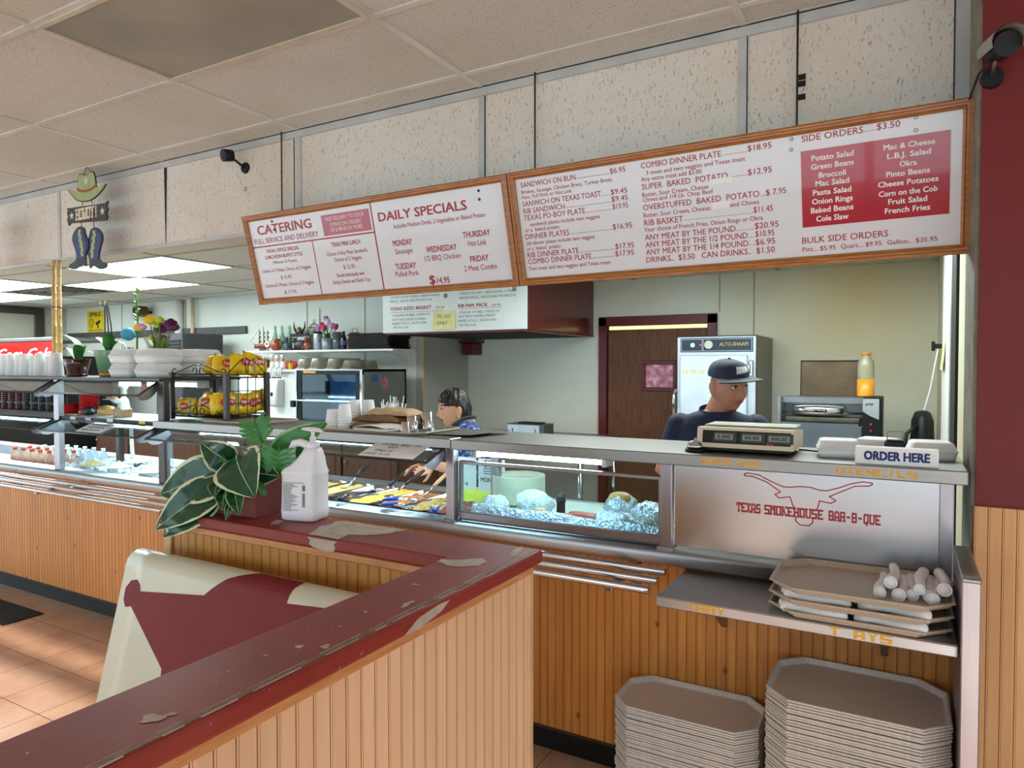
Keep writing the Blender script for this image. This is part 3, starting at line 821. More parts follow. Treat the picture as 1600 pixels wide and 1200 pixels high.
# hanger rods up to the ceiling (each its board's part)
inv = (Matrix.Translation(sO) @ SMAT).inverted()
for t, xs in ((tL, (-3.125,)), (tR, (-1.49, -.372))):
    m = MB()
    for x in xs:   # straight down in front of the soffit, behind the board
        m.tube([inv @ Vector((x, 2.845, CZ)), inv @ Vector((x, 2.845, 2.2))], .004, 8); m.tube([inv @ Vector((x, 2.845, 2.21)), inv @ Vector((x, 2.77, 2.2))], .004, 8)
    m.build('hanger_rod', pm('rod_dark', (62, 58, 54), .5, .6), t)

# white board on the hood
hood = thing('range_hood', 'maroon box range hood fixed to the back wall', 'hood', (-3.22, 5.34, 1.89))
m = MB()
m.box((-.70, -.64, 0), (.695, .655, .50), 0, .004)
m.build('canopy', pm('hood_maroon', (88, 14, 20), .3, var=.12, scale=3, coat=.2), hood)
MB().box((-.69, -.645, -.012), (.70, .655, -.0)).build('lip', M_maroonp, hood)
MB().box((-.60, -.56, -.016), (.60, .6, -.012)).build('filter', M_dark, hood)
HB = thing('menu_board', 'plain white board on the red hood, TEXAS SIZED BRISKET and RIB FAM. PACK', 'menu board', (-3.93, 4.695, 1.89))
MB().box((0, -.012, 0), (1.41, 0, .49), 0, .003).build('panel', pm('hood_board_white', (226, 232, 230), .3, var=.03), HB)
r, k = MB(), MB()
for s_, x, y, wd, cap, st in HOOD_TEXT:
    (r if 'r' in st else k).text(s_, (x, -.012, y), EX, EZ, -EY, wd, cap, .03 if 'b' in st else .004, .0008)
r.box((.087, -.0128, .171), (.636, -.012, .174)).box((.785, -.0128, .176), (1.181, -.012, .179))
r.build('red_lettering', MENU_RED, HB); k.build('grey_lettering', pm('ink_grey', (92, 92, 96), .5), HB)
m = MB()
for x, y in ((.66, .29), (1.30, .315)): m.tube([(x + .012 * cos(a), -.018, y + .016 * sin(a)) for a in [k * pi / 5 for k in range(10)]], .003, 6, closed=True)
m.build('ring', M_black, HB)
t = thing('sticky_note', 'yellow note reading TO GO ONLY taped to the white hood board', 'note', (-3.283, 4.683, 1.98))
MB().grid(lambda u, v: ((u - .5) * .215, -.004 - .008 * (1 - v) ** 2, (v - .5) * .15), 4, 6).build('paper', pm('note_yellow', (232, 226, 158), .7), t)
m = MB(); m.text('TO  GO', (-.07, -.006, .02), EX, EZ, -EY, .13, .025, 0, .002); m.text('ONLY', (-.07, -.0075, -.035), EX, EZ, -EY, .11, .028, 0, .004)
m.build('handwriting', pm('note_ink', (96, 96, 90), .6), t)
t = thing('alarm_box', 'small maroon box fixed to the wall under the hood', 'box', (-3.81, 5.9, 1.72))
MB().box((-.07, -.07, 0), (.07, .1, .12), 0, .012).build('housing', M_maroonp, t)
MB().box((-.10, -.08, .12), (.10, .1, .145), 0, .006).build('lid', M_maroonp, t)

# ============================================================ SERVING COUNTER
WT = .935      # steel worktop height
cb = thing('serving_counter', 'long pine beadboard serving counter with a black kick plate', 'counter', (-4.8, 2.5, 0))
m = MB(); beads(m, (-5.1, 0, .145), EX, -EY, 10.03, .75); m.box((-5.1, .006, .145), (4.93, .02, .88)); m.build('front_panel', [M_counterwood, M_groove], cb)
MB().box((-5.1, .02, .12), (4.93, .60, .86)).build('carcass', pm('dark_carcass', (60, 44, 34), .7), cb)
MB().box((-5.1, .085, 0), (4.93, .58, .145)).build('kick_plate', M_black, cb)
wt = thing('steel_worktop', 'continuous stainless steel worktop with a rounded front lip', 'worktop', (-4.8, 2.44, WT))
m = MB()
def lip(x): return [(x, .12, 0), (x, .012, 0), (x, .004, -.004), (x, 0, -.014), (x, 0, -.046), (x, .012, -.052), (x, .06, -.052)]
L = lip(-5.1) + lip(4.96); n = 7
m.add(L, [(i, i + 1, n + i + 1, n + i) for i in range(6)], 0, True); m.add(lip(4.96), [list(range(7))])
m.box((-5.1, .12, -.01), (4.96, .1201, 0)); m.box((4.06, .12, -.012), (4.96, .72, 0)); m.box((-5.1, .60, -.03), (4.06, .74, 0), 0, .004)
m.build('top', M_steel, wt)
m = MB()
m.box((-5.1, .12, -.074), (4.06, .60, -.07)); m.box((-5.1, .12, -.07), (4.06, .124, 0)); m.box((-5.1, .596, -.07), (4.06, .60, 0)); m.box((4.056, .12, -.07), (4.06, .6, 0))
m.build('well', M_steel, wt)

sh = thing('serving_shelf', 'stainless steel serving shelf on square posts above the worktop', 'shelf', (0, 2.43, 0))
m = MB(); m.box((-3.72, 0, 1.253), (-1.678, .44, 1.295), 0, .003); m.box((-1.674, 0, 1.251), (.162, .44, 1.293), 0, .003)
m.build('top', M_steelshelf, sh)
for x, y in ((-1.70, .03), (-.752, .03), (.112, .07), (-1.70, .40), (.112, .40)):
    pm_ = MB().box((x - .020, y, WT + .006), (x + .020, y + .04, 1.253), 0, .003)
    p = pm_.build('post', M_steelv, sh)
    MB().box((x - .034, y - .012, WT), (x + .034, y + .05, WT + .012), 0, .004).build('foot', M_chrome, p)
m = MB().box((-.728, .052, .952), (.092, .060, 1.252)); m.M = Matrix.Translation((0, 0, 0))
fp = m.build('front_panel', pm('panel_steel', (192, 190, 194), .27, 1.0, var=.05, scale=3), sh)
m = MB()
for q in ([(-0.334, 1.165), (-0.369, 1.158), (-0.382, 1.169), (-0.364, 1.179), (-0.408, 1.208), (-0.454, 1.224), (-0.481, 1.225), (-0.483, 1.23), (-0.474, 1.235), (-0.434, 1.231), (-0.395, 1.212), (-0.357, 1.197), (-0.335, 1.197), (-0.306, 1.202), (-0.269, 1.202), (-0.245, 1.195), (-0.221, 1.195), (-0.185, 1.208), (-0.15, 1.224), (-0.116, 1.233), (-0.09, 1.231), (-0.09, 1.226), (-0.099, 1.221), (-0.139, 1.217), (-0.173, 1.199), (-0.214, 1.177), (-0.194, 1.165), (-0.209, 1.155), (-0.243, 1.16)],
          [(-0.334, 1.165), (-0.326, 1.139), (-0.316, 1.125)], [(-0.243, 1.16), (-0.246, 1.146), (-0.252, 1.125)], [(-0.315, 1.10), (-0.316, 1.086), (-0.302, 1.074), (-0.274, 1.074), (-0.262, 1.088), (-0.264, 1.10)]):
    for (a, b), (c_, d_) in zip(q, q[1:]):
        dx, dz = c_ - a, d_ - b; l = sqrt(dx * dx + dz * dz); nx, nz = -dz / l * .0018, dx / l * .0018; ex_, ez_ = dx / l * .001, dz / l * .001
        m.add([(a - ex_ + nx, .0512, b - ez_ + nz), (a - ex_ - nx, .0512, b - ez_ - nz), (c_ + ex_ - nx, .0512, d_ + ez_ - nz), (c_ + ex_ + nx, .0512, d_ + ez_ + nz)], [(0, 1, 2, 3)])
m.build('longhorn_outline', pm('logo_red', (170, 30, 46), .4, var=0), fp)
m = MB()
for s_, x, w_ in (('TEXAS', -.507, .078), ('SMOKEHOUSE', -.415, .183), ('BAR-B-QUE', -.215, .150)):
    slab_text(m, s_, (x, .0505, 1.099), EX, EZ, -EY, w_, .031, gap=1.0, fat=.2)
m.build('lettering', MATS['logo_red'], fp)
m = MB()
slab_text(m, 'NAPKINS', (-.618, 0, 1.2635), EX, EZ, -EY, .195, .0205, False, gap=1.1, fat=.2); m.build('yellow_lettering', pm('mustard_letter', (222, 160, 36), .5, var=.15, scale=60), sh); m = MB(); slab_text(m, 'UTENCILS', (-.19, 0, 1.2615), EX, EZ, -EY, .222, .0205, False, gap=1.1, fat=.2)
m.build('yellow_lettering', pm('mustard_letter', (222, 160, 36), .5, var=.15, scale=60), sh)
t = thing('steel_sheet', 'loose stainless sheet lying on the serving shelf in front of the woman', 'metal sheet', (-1.9, 2.66, 1.296))
m = MB().grid(lambda u, v: (-.26 + .52 * u + .06 * v, -.13 + .26 * v, .003 + .006 * (2 * u - 1) ** 2 + .004 * v), 8, 4); m.grid(lambda u, v: (-.26 + .52 * u + .06 * v, -.13 + .26 * v, .0015 + .006 * (2 * u - 1) ** 2 + .004 * v), 8, 4)
m.build('sheet', M_steeld, t)

# deli case: sliding pane in a steel frame
dc = thing('deli_case', 'sliding glass front of the deli case between two steel posts', 'display case', (-1.23, 2.5, WT))
m = MB(); m.box((-.445, -.008, .248), (.455, .012, .262), 0, .002); m.box((-.445, -.008, .012), (.455, .014, .042), 0, .003); m.box((-.445, -.008, .042), (-.433, .012, .25)); m.box((.440, -.008, .042), (.455, .012, .25)); m.box((-.445, .02, .0), (.455, .034, .024), 0, .002)
m.build('frame', M_steelv, dc)
MB().box((-.434, -.001, .04), (.442, .003, .25)).build('pane', M_glass2, dc)

def guard(label, x0, x1, zt, yt, zb, yb, ends=True, tagx=None):
    g = thing('sneeze_guard', label, 'sneeze guard', (0, 0, 0))
    m = MB(); m.add([(x0, yt, zt), (x1, yt, zt), (x1, yb, zb), (x0, yb, zb), (x0, yt, zt - .005), (x1, yt, zt - .005), (x1, yb, zb - .005), (x0, yb, zb - .005)], [(0, 1, 2, 3), (4, 5, 6, 7), (0, 1, 5, 4), (2, 3, 7, 6)])
    m.build('pane', M_glass, g)
    m = MB(); m.tube([(x0, yb, zb), (x1, yb, zb)], .006, 6); m.tube([(x0, yt, zt), (x1, yt, zt)], .006, 6)
    if ends:
        for x in (x0, x1): m.tube([(x, yt, zt), (x, yb, zb)], .006, 6)
    m.build('edge_strip', pm('guard_edge', (70, 72, 74), .35, .7), g)
    for x in (x0 + .01, x1 - .01): MB().grid(lambda u, v: (x, yt + (yb - yt) * u + .02 * v, zt + (zb - zt) * u - .05 * v * sin(pi * (.15 + .7 * u)) - .004), 8, 3).build('bracket', M_steelv, g)
    return g
g1 = guard('slanted glass sneeze guard of the hot food line, under the steel serving shelf', -3.62, -1.72, 1.250, 2.45, 1.205, 2.32)
t = thing('sign_card', 'white card handwritten EXTRA BBQ TO GO on the sneeze guard', 'sign', (-2.08, 2.38, 1.238))
t.rotation_euler = (radians(19), 0, 0)
MB().box((0, -.075, .002), (.30, .06, .0035)).build('card', M_white, t)
m = MB()
for s_, x, y, w_ in (('EXTRA  BBQ  TO', .05, .034, .21), ('GO', .10, .008, .05), ('SMALL .50', .05, -.028, .10), ('LARGE  $1.00', .01, -.062, .15)): m.text(s_, (x, y, .0036), EX, EY, EZ, w_, .019, 0, .001, shear=.2)
m.build('handwriting', pm('marker_ink', (54, 54, 60), .6), t)
g2 = guard('upper slanted sneeze guard of the salad bar, beneath the foam boxes', -4.74, -3.72, 1.518, 2.47, 1.440, 2.345)
g3 = guard('lower slanted sneeze guard of the salad bar, under the bread shelf', -4.74, -3.72, 1.262, 2.47, 1.205, 2.33)
g4 = guard('upper slanted sneeze guard above the dark cup stacks by the red cooler', -6.4, -4.82, 1.518, 2.47, 1.440, 2.345)
g5 = guard('lower slanted sneeze guard above the bottled drinks', -6.4, -4.82, 1.262, 2.47, 1.205, 2.33)
t = thing('notice_paper', 'printed paper on the lower salad bar sneeze guard', 'notice', (-4.22, 2.40, 1.2355)); t.rotation_euler = (radians(22), 0, 0)
MB().box((-.13, -.06, .001), (.13, .05, .002)).build('paper', pm('paper_grey', (222, 226, 228), .6), t)
m = MB()
for k, (x0, w_) in enumerate(((-.10, .19), (-.08, .15), (-.10, .17))):
    x = x0
    while x < x0 + w_: m.box((x, .026 - .032 * k, .002), (x + .016, .036 - .032 * k, .0026)); x += .024
m.build('print', MATS['marker_ink'], t)

sb = thing('salad_bar_shelf', 'two-tier dark metal shelf frame over the salad bar', 'shelf', (0, 0, 0))
M_dkmetal = pm('dark_metal', (84, 78, 78), .4, .7, var=.15)
MB().box((-6.6, 2.46, 1.520), (-3.70, 3.02, 1.535), 0, .002).build('upper_shelf', M_dkmetal, sb)
MB().box((-6.6, 2.48, 1.262), (-3.70, 2.92, 1.280), 0, .002).build('lower_shelf', pm('bread_shelf_white', (232, 234, 232), .4), sb)
MB().box((-6.6, 2.472, 1.256), (-3.70, 2.48, 1.284)).build('price_rail', M_black, sb)
for x in (-4.78, -3.69):
    MB().box((x - .028, 2.46, WT), (x + .028, 2.50, 1.52), 0, .004).build('post', M_dkmetal if x > -4 else M_steelv, sb)
MB().box((-3.655, 2.47, .95), (-3.60, 2.475, 1.22)).build('clear_strip', M_glass2, sb)
for x in (-6.5, -4.78, -3.69): MB().box((x - .02, 2.86, WT), (x + .02, 2.9, 1.52), 0, .004).build('post', M_dkmetal, sb)
m = MB()
price = [((-4.60), (226, 206, 196)), (-4.43, (176, 160, 196)), (-4.20, (230, 230, 226)), (-3.88, (214, 196, 70))]
for i, (x, c) in enumerate(price):
    tag(MB().box((x - .03, 2.468, 1.253), (x + .03, 2.4715, 1.285)).build('price_tag', pm('price_tag_%d' % i, c, .6), None), ['pink', 'lilac', 'white', 'yellow'][i] + ' price tag clipped to the bread shelf edge', 'price tag')

def tube_light(label, x0, x1, y, z):
    t = thing('tube_light', label, 'light fixture', ((x0 + x1) / 2, y, z)); h = (x1 - x0) / 2
    MB().box((-h, -.03, .012), (h, .05, .028), 0, .003).build('housing', M_whitep, t)
    m = MB().cyl((-h + .02, -.008, 0), (h - .02, -.008, 0), .0125, n=12); m.cyl((-h + .02, .032, 0), (h - .02, .032, 0), .0125, n=12); m.build('tube', M_tubelight, t)
    m = MB().box((-h, -.03, -.018), (-h + .018, .05, .014)).box((h - .018, -.03, -.018), (h, .05, .014)); m.build('end_cap', M_whitep, t)
tube_light('fluorescent tube light in the deli case over the plates', -1.64, -1.02, 2.58, 1.224)
tube_light('fluorescent tube light over the hot food pans', -2.75, -1.90, 2.66, 1.222)
tube_light('fluorescent tube light under the shelf behind the potted plant', -3.6, -2.8, 2.66, 1.222)
tube_light('fluorescent tube light under the bread shelf', -4.6, -3.8, 2.62, 1.233)
tube_light('fluorescent tube light above the bread shelf', -4.62, -3.78, 2.80, 1.488)
tube_light('fluorescent tube light over the bottled drinks', -6.2, -5.0, 2.62, 1.233)

# tray shelf, tray rail, steel wing
ts = thing('tray_shelf', 'stainless tray shelf lettered TARY and TRAYS below the worktop lip', 'shelf', (0, 2.14, .872))
MB().box((-.685, 0, -.034), (.128, .36, 0), 0, .004).build('top', M_steel, ts)
m = MB(); slab_text(m, 'TARY', (-.585, 0, -.027), EX, EZ, -EY, .115, .023, False, gap=1.1, fat=.2)
m.build('yellow_lettering', pm('yellow_letter', (226, 172, 30), .5, var=.1, scale=60), ts); m = MB(); slab_text(m, 'T', (-.180, 0, -.027), EX, EZ, -EY, .026, .023, False, fat=.25); slab_text(m, 'AYS', (-.118, 0, -.027), EX, EZ, -EY, .092, .023, False, gap=1.1, fat=.25)
m.build('yellow_lettering', pm('yellow_letter', (226, 172, 30), .5, var=.1, scale=60), ts)
for x in (-.55, -.05): MB().prism([(0, 0), (0, -.16), (-.24, 0)], (x, .36, -.034), (0, 1, 0), (0, 0, 1), (1, 0, 0), -.01, .01).build('bracket', M_steeld, ts)
tr = thing('tray_rail', 'three parallel steel tubes of the tray rail along the counter', 'rail', (0, 2.36, .885))
for k, xe in enumerate((-.722, -.722, -.722)):
    m = MB().tube([(-9.8, -.09 * k, -.006 * k), (xe, -.09 * k, -.006 * k)], .0135, 12); m.build('tube', M_chrome, tr)
for x in (-.86, -3.2, -4.46, -5.3, -6.6, -8.0):
    m = MB().box((x - .014, -.19, -.034), (x + .014, .06, -.019), 0, .003); m.prism([(.138, -.02), (.138, -.12), (-.02, -.02)], (x, 0, 0), (0, 1, 0), (0, 0, 1), (1, 0, 0), -.006, .006)
    m.build('bracket', M_steelv, tr)
wg = thing('end_panel', 'upright stainless end panel beside the tray stacks', 'panel', (0, 0, 0))
m = MB().box((.130, 2.105, 0), (.172, 2.48, 1.058), 0, .003); m.build('upright', M_steelv, wg)
MB().box((.1295, 2.102, 1.05), (.1725, 2.48, 1.062), 0, .003).build('cap', M_steeld, wg)

# ============================================================ DIVIDER WALL, BENCH
M_red = painted_board('red_board_paint')
DZ = 1.16
dv = thing('divider_wall', 'L-shaped pine beadboard divider with a chipped maroon board on top', 'divider', (0, 0, 0))
def flake(m, cx, cy, rx, ry, seed, z=DZ + .0007, n=26):
    r = random.Random(seed); ph = [r.uniform(0, 6.28) for _ in range(4)]
    P = []
    for k in range(n):
        a = 2 * pi * k / n; q = 1 + .22 * sin(2 * a + ph[0]) + .18 * sin(3 * a + ph[1]) + .12 * sin(5 * a + ph[2]) + r.uniform(-.1, .1)
        P.append((cx + rx * q * cos(a), cy + ry * q * sin(a), z))
    m.add([(cx, cy, z)] + P, [(0, 1 + k, 1 + (k + 1) % n) for k in range(n)])
# top boards, mitred at the corner
m = MB()
def board(poly): m.prism(poly, (0, 0, 0), EX, EY, EZ, DZ - .034, DZ)
board([(-.925, 1.316), (-.76, 1.492), (-1.995, 1.492), (-1.995, 1.316)]); board([(-.925, 1.316), (-.925, -.4), (-.76, -.4), (-.76, 1.492)])
b = m.build('top_board', M_red, dv)
md = b.modifiers.new('edge', 'BEVEL'); md.width = .007; md.segments = 2; md.limit_method = 'ANGLE'; md.angle_limit = radians(35)
m = MB()
for P in ([(-1.358, 1.319), (-1.38, 1.356), (-1.406, 1.411), (-1.394, 1.436), (-1.415, 1.468), (-1.387, 1.486), (-1.335, 1.488), (-1.26, 1.486), (-1.229, 1.489), (-1.161, 1.484), (-1.181, 1.455), (-1.187, 1.424), (-1.222, 1.388), (-1.271, 1.368), (-1.262, 1.338), (-1.258, 1.319)],
          [(-1.993, 1.319), (-1.993, 1.47), (-1.93, 1.478), (-1.85, 1.47), (-1.80, 1.43), (-1.815, 1.38), (-1.86, 1.35), (-1.903, 1.336), (-1.95, 1.322)],
          [(-.918, 1.279), (-.918, 1.3), (-0.874, 1.319), (-0.844, 1.35), (-0.821, 1.337), (-0.817, 1.298), (-0.843, 1.272), (-0.881, 1.265)],
          [(-1.558, 1.371), (-1.572, 1.401), (-1.543, 1.399), (-1.523, 1.363), (-1.535, 1.347)], [(-0.821, 0.516), (-0.83, 0.53), (-0.815, 0.538), (-0.800, 0.552), (-0.803, 0.526), (-0.814, 0.515)], [(-0.799, 1.402), (-0.815, 1.46), (-0.809, 1.485), (-0.796, 1.453), (-0.785, 1.401)]):
    c = (sum(p[0] for p in P) / len(P), sum(p[1] for p in P) / len(P)); Q = []
    rj_ = random.Random(int(abs(c[0]) * 1000))
    for (x0, y0), (x1, y1) in zip(P, P[1:] + P[:1]):
        for k in range(4):
            t = k / 4; j = .004 if 0 < k else 0; Q.append((min(-.765, max(-1.993, x0 + (x1 - x0) * t + rj_.uniform(-j, j))), min(1.489, max(1.319, y0 + (y1 - y0) * t + rj_.uniform(-j, j))) if c[1] > 1.32 else y0 + (y1 - y0) * t + rj_.uniform(-j, j)))
    m.add([(x, y, DZ + .0007) for x, y in Q], [list(range(len(Q)))])
m.add([(x, 1.3155, z) for x, z in ((-1.362, DZ - .005), (-1.35, DZ - .012), (-1.356, DZ - .022), (-1.34, DZ - .03), (-1.30, DZ - .034), (-1.27, DZ - .033), (-1.262, DZ - .024), (-1.268, DZ - .014), (-1.256, DZ - .005))], [list(range(9))])
m.add([(-.7593, y, z) for y, z in ((.96, DZ - .03), (1.0, DZ - .012), (1.06, DZ - .006), (1.10, DZ - .008), (1.07, DZ - .022), (1.0, DZ - .033))], [list(range(6))])
for x_, y_, r1, r2, sd_ in ((-.80, 1.02, .006, .02, 12), (-.825, .78, .006, .008, 13), (-.86, 1.12, .008, .004, 15), (-.79, .80, .006, .010, 16), (-.84, .95, .004, .004, 17)): flake(m, x_, y_, r1, r2, sd_)
m.build('flaked_patch', pm('primer_grey', (176, 166, 152), .6, var=.2, scale=30), b)
m = MB()
m.box((-.7765, -.4, DZ), (-.7665, 1.48, DZ + .0006)); m.build('worn_edge', pm('worn_bronze', (118, 82, 52), .5, var=.3, scale=30), b)
m = MB(); rr = random.Random(2); y = -.38
while y < 1.46:
    l = rr.uniform(.02, .12); m.box((-.7785 + rr.uniform(-.0012, .001), y, DZ), (-.7765 + rr.uniform(-.001, .0006), y + l, DZ + .0008)); m.box((-.7668, y, DZ), (-.7652 + rr.uniform(-.0005, .0012), y + l * .8, DZ + .0007)); y += l + rr.uniform(0, .03)
m.build('chipped_line', MATS['primer_grey'], b)
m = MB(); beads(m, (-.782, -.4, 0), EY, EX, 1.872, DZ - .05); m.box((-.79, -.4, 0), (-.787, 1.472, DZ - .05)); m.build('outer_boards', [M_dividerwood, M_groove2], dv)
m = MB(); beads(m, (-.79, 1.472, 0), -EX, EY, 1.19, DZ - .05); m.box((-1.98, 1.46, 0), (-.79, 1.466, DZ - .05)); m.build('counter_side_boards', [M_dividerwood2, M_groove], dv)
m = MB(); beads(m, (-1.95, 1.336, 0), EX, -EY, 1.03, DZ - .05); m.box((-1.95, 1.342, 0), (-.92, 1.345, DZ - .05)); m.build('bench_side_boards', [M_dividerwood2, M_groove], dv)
m = MB(); m.box((-.905, -.4, 0), (-.90, 1.337, DZ - .05)); m.build('inner_boards', M_dividerwood2, dv)
m = MB(); m.box((-1.95, 1.345, 0), (-.79, 1.46, DZ - .034)); m.box((-.90, -.4, 0), (-.79, 1.4, DZ - .034)); m.build('core', M_dividerwood2, dv)
m = MB(); m.box((-.79, 1.455, 0), (-.776, 1.478, DZ - .034), 0, .003); m.box((-1.985, 1.328, 0), (-1.95, 1.478, DZ - .034), 0, .003); m.build('corner_post', pm('pale_post', (206, 168, 128), .45, var=.1), dv)
m = MB(); m.box((-1.985, 1.326, DZ - .056), (-.92, 1.337, DZ - .034), 0, .003); m.box((-.782, -.4, DZ - .056), (-.772, 1.47, DZ - .034), 0, .003); m.build('moulding', wood('moulding_wood', (176, 112, 62), (214, 154, 98), (3, 3, 30)), dv)

bn = thing('bench', 'cream vinyl booth bench back with a maroon steer-shaped inlay', 'bench', (-1.43, 1.2, 0))
def back_profile(s):
    """front face leaning back, then a rounded top: s in metres up the face"""
    h0, h1 = .42, 1.015; Ls = h1 - h0
    y = -.145 + .155 * (s / .62)
    if s <= Ls: return (y, h0 + s)
    a = min((s - Ls) / .045, pi * .95); y1 = -.145 + .155 * (Ls / .62)
    return (y1 + .045 - .045 * cos(a), h1 + .045 * sin(a))
m = MB(); NS = 40; SMAX = .595 + .045 * pi * .95
def bx(u, v):
    y, z = back_profile(v * SMAX); return (-.550 + 1.055 * u, y, z)
m.grid(bx, 12, NS)
for u in (0, 1):
    pr = [bx(u, k / NS) for k in range(NS + 1)] + [(-.550 + 1.055 * u, .10, .42)]
    m.add(pr, [list(range(len(pr)))])
m.box((-.55, .08, .3), (.505, .112, 1.0))
m.build('backrest', pm('cream_vinyl', (204, 202, 180), .33, var=.06, scale=3, coat=.2), bn)
inl = [(-0.525, 0.930), (-0.527, 0.962), (-0.508, 0.985), (-0.484, 0.990), (-0.465, .978), (-0.459, 0.962), (-0.19, 0.992), (-0.165, 1.012), (-0.115, 1.045), (-0.05, 1.075), (-.03, 1.088), (0.13, 1.088), (.118, 1.055), (0.113, 1.02), (0.25, 1.03), (.38, 1.036), (.500, 1.04), (.500, .44), (-.20, .44), (-.285, .70), (-0.30, 0.79), (-0.485, 0.918), (-0.51, 0.912)]
bm = bmesh.new()
vs = [bm.verts.new((max(x, -.54), (z - .42), 0)) for x, z in inl]
f = bm.faces.new(vs)
for s in [k * .01 for k in range(1, 75)]:
    g = bm.faces[:] + bm.edges[:] + bm.verts[:]
    bmesh.ops.bisect_plane(bm, geom=g, plane_co=(0, s, 0), plane_no=(0, 1, 0))
bmesh.ops.triangulate(bm, faces=bm.faces)
for v in bm.verts:
    y, z = back_profile(v.co.y); y2, z2 = back_profile(v.co.y + .002); dy, dz = y2 - y, z2 - z; l = sqrt(dy * dy + dz * dz) or 1
    v.co = Vector((v.co.x, y - dz / l * .0012, z + dy / l * .0012))
me = bpy.data.meshes.new('inlay'); bm.to_mesh(me); bm.free()
me.materials.append(pm('maroon_vinyl', (118, 22, 30), .55, var=.08, scale=4, spec=.3))
o = bpy.data.objects.new('inlay', me); COL.objects.link(o); o.parent = bn
MB().box((-.515, -.58, .0), (.505, -.03, .34)).box((-.515, -.60, .34), (.505, -.06, .45), 0, .03).build('seat', MATS['cream_vinyl'], bn)
MB().box((-.558, .03, 0), (-.55, .10, 1.03), 0, .003).build('end_panel', M_black, bn)
t = tag(MB().box((-6.2, 2.16, 0), (-4.84, 2.40, .008), 0, .003).build('floor_mat', pm('mat_black', (26, 26, 28), .9)), 'black rubber mat on the tiled floor along the counter', 'mat')

# ============================================================ KITCHEN
def lift(mb, x, y, z):
    mb.v = [(a + x, b + y, c + z) for a, b, c in mb.v]; return mb
M_foam = pm('white_foam', (240, 240, 240), .6, var=.03, scale=40, sss=.0)
M_yellow = pm('chip_yellow', (232, 192, 20), .25, var=.12, scale=30, bump=.3)
M_brownwood = wood('dark_cabinet_wood', (66, 42, 30), (104, 70, 48), (16, 16, 1.6), .5)

h = thing('holding_cabinet', 'tall stainless holding oven lettered ALTO-SHAAM behind the man', 'oven', (-1.245, 5.64, 0))
MB().box((-.297, -.33, .12), (.297, .33, 1.835), 0, .006).build('body', steel('oven_side_steel', (126, 122, 116), .4, (50, 50, 1)), h)
MB().box((-.29, -.345, .14), (.29, -.33, 1.828), 0, .003).build('front', pm('oven_front', (206, 210, 216), .3, .55, var=.06, scale=4), h)
MB().box((-.262, -.375, .2), (.235, -.345, 1.69), 0, .006).build('door', pm('oven_door', (214, 220, 230), .28, .5, var=.10, scale=5), h)
cp = MB().box((-.265, -.352, 1.712), (.27, -.345, 1.818), 0, .001).build('control_panel', pm('panel_blue', (28, 48, 66), .3, var=.4, scale=4), h)
m = MB().cyl((-.165, -.352, 1.765), (-.165, -.374, 1.765), .02, .017, 18); m.cyl((-.165, -.374, 1.765), (-.165, -.382, 1.765), .011, .010, 14); m.build('knob', M_chrome, cp)
m = MB().cyl((-.05, -.352, 1.767), (-.05, -.36, 1.767), .031, .031, 24); m.build('gauge', pm('gauge_face', (206, 202, 190), .25, var=.1), cp)
MB().cyl((-.110, -.352, 1.765), (-.110, -.357, 1.765), .007, .006, 10).build('indicator', pm('red_lamp', (220, 40, 40), .3, emit=((255, 40, 40), 1.5)), cp)
m = MB(); m.text('ALTO-SHAAM', (.03, -.352, 1.757), EX, EZ, -EY, .205, .026, .01, .001); m.build('lettering', pm('gold', (198, 158, 72), .35, .5), cp)
m = MB()
for a, b, c_, d_ in ((-.258, 1.72, -.098, 1.722), (-.258, 1.808, -.098, 1.81), (-.258, 1.72, -.256, 1.81), (-.1, 1.72, -.098, 1.81), (-.092, 1.72, .262, 1.722), (-.092, 1.808, .262, 1.81), (.26, 1.72, .262, 1.81), (-.092, 1.72, -.09, 1.81)): m.box((a, -.3528, b), (c_, -.352, d_))
m.build('outline', M_white, cp)
m = MB(); m.box((.245, -.372, 1.52), (.275, -.345, 1.65), 0, .006); m.box((.238, -.392, 1.55), (.258, -.372, 1.62), 0, .005); m.build('latch', M_chrome, h)
m = MB(); m.tube([(-.30, -.345, 1.42), (-.305, -.385, 1.41), (-.305, -.385, 1.24), (-.30, -.345, 1.23)], .012, 10); m.box((-.312, -.35, 1.40), (-.285, -.335, 1.43)); m.box((-.312, -.35, 1.22), (-.285, -.335, 1.25)); m.build('handle', M_chrome, h)
for k in range(6): MB().box((-.242 + .062 * k, -.377, 1.548), (-.198 + .062 * k, -.375, 1.578)).build('label_strip', pm('label_cream', (214, 206, 160), .5, var=.15, scale=60), h)
for x in (-.25, .25):
    for y in (-.28, .28): MB().cyl((x, y, 0), (x, y, .125), .022, .03, 12).build('leg', M_chrome, h)

rw = thing('work_table', 'stainless work table against the back wall under the bun toaster', 'table', (-.36, 5.35, 0))
MB().box((-.54, -.63, .96), (.53, .64, 1.0), 0, .004).build('tabletop', M_steeld, rw)
for x in (-.5, .49):
    for y in (-.58, .58): MB().cyl((x, y, 0), (x, y, .96), .02, n=10).build('leg', M_chrome, rw)
t = thing('toaster', 'stainless conveyor bun toaster with a black control strip', 'toaster', (-.44, 5.1, 1.0))
m = MB(); m.box((-.31, -.17, .02), (.20, .22, .22), 0, .004); m.box((-.31, .0, .22), (.20, .22, .40), 0, .004); m.box((-.31, -.19, .02), (-.285, .0, .405), 0, .004); m.box((-.285, -.12, .36), (.2, .03, .40), 0, .003)
m.build('body', pm('toaster_steel', (166, 168, 172), .34, .85, var=.1, scale=5), t)
MB().box((-.285, -.175, .03), (.18, -.168, .235)).build('front_plate', pm('toaster_front', (150, 158, 168), .32, .8, var=.08, scale=4), t)
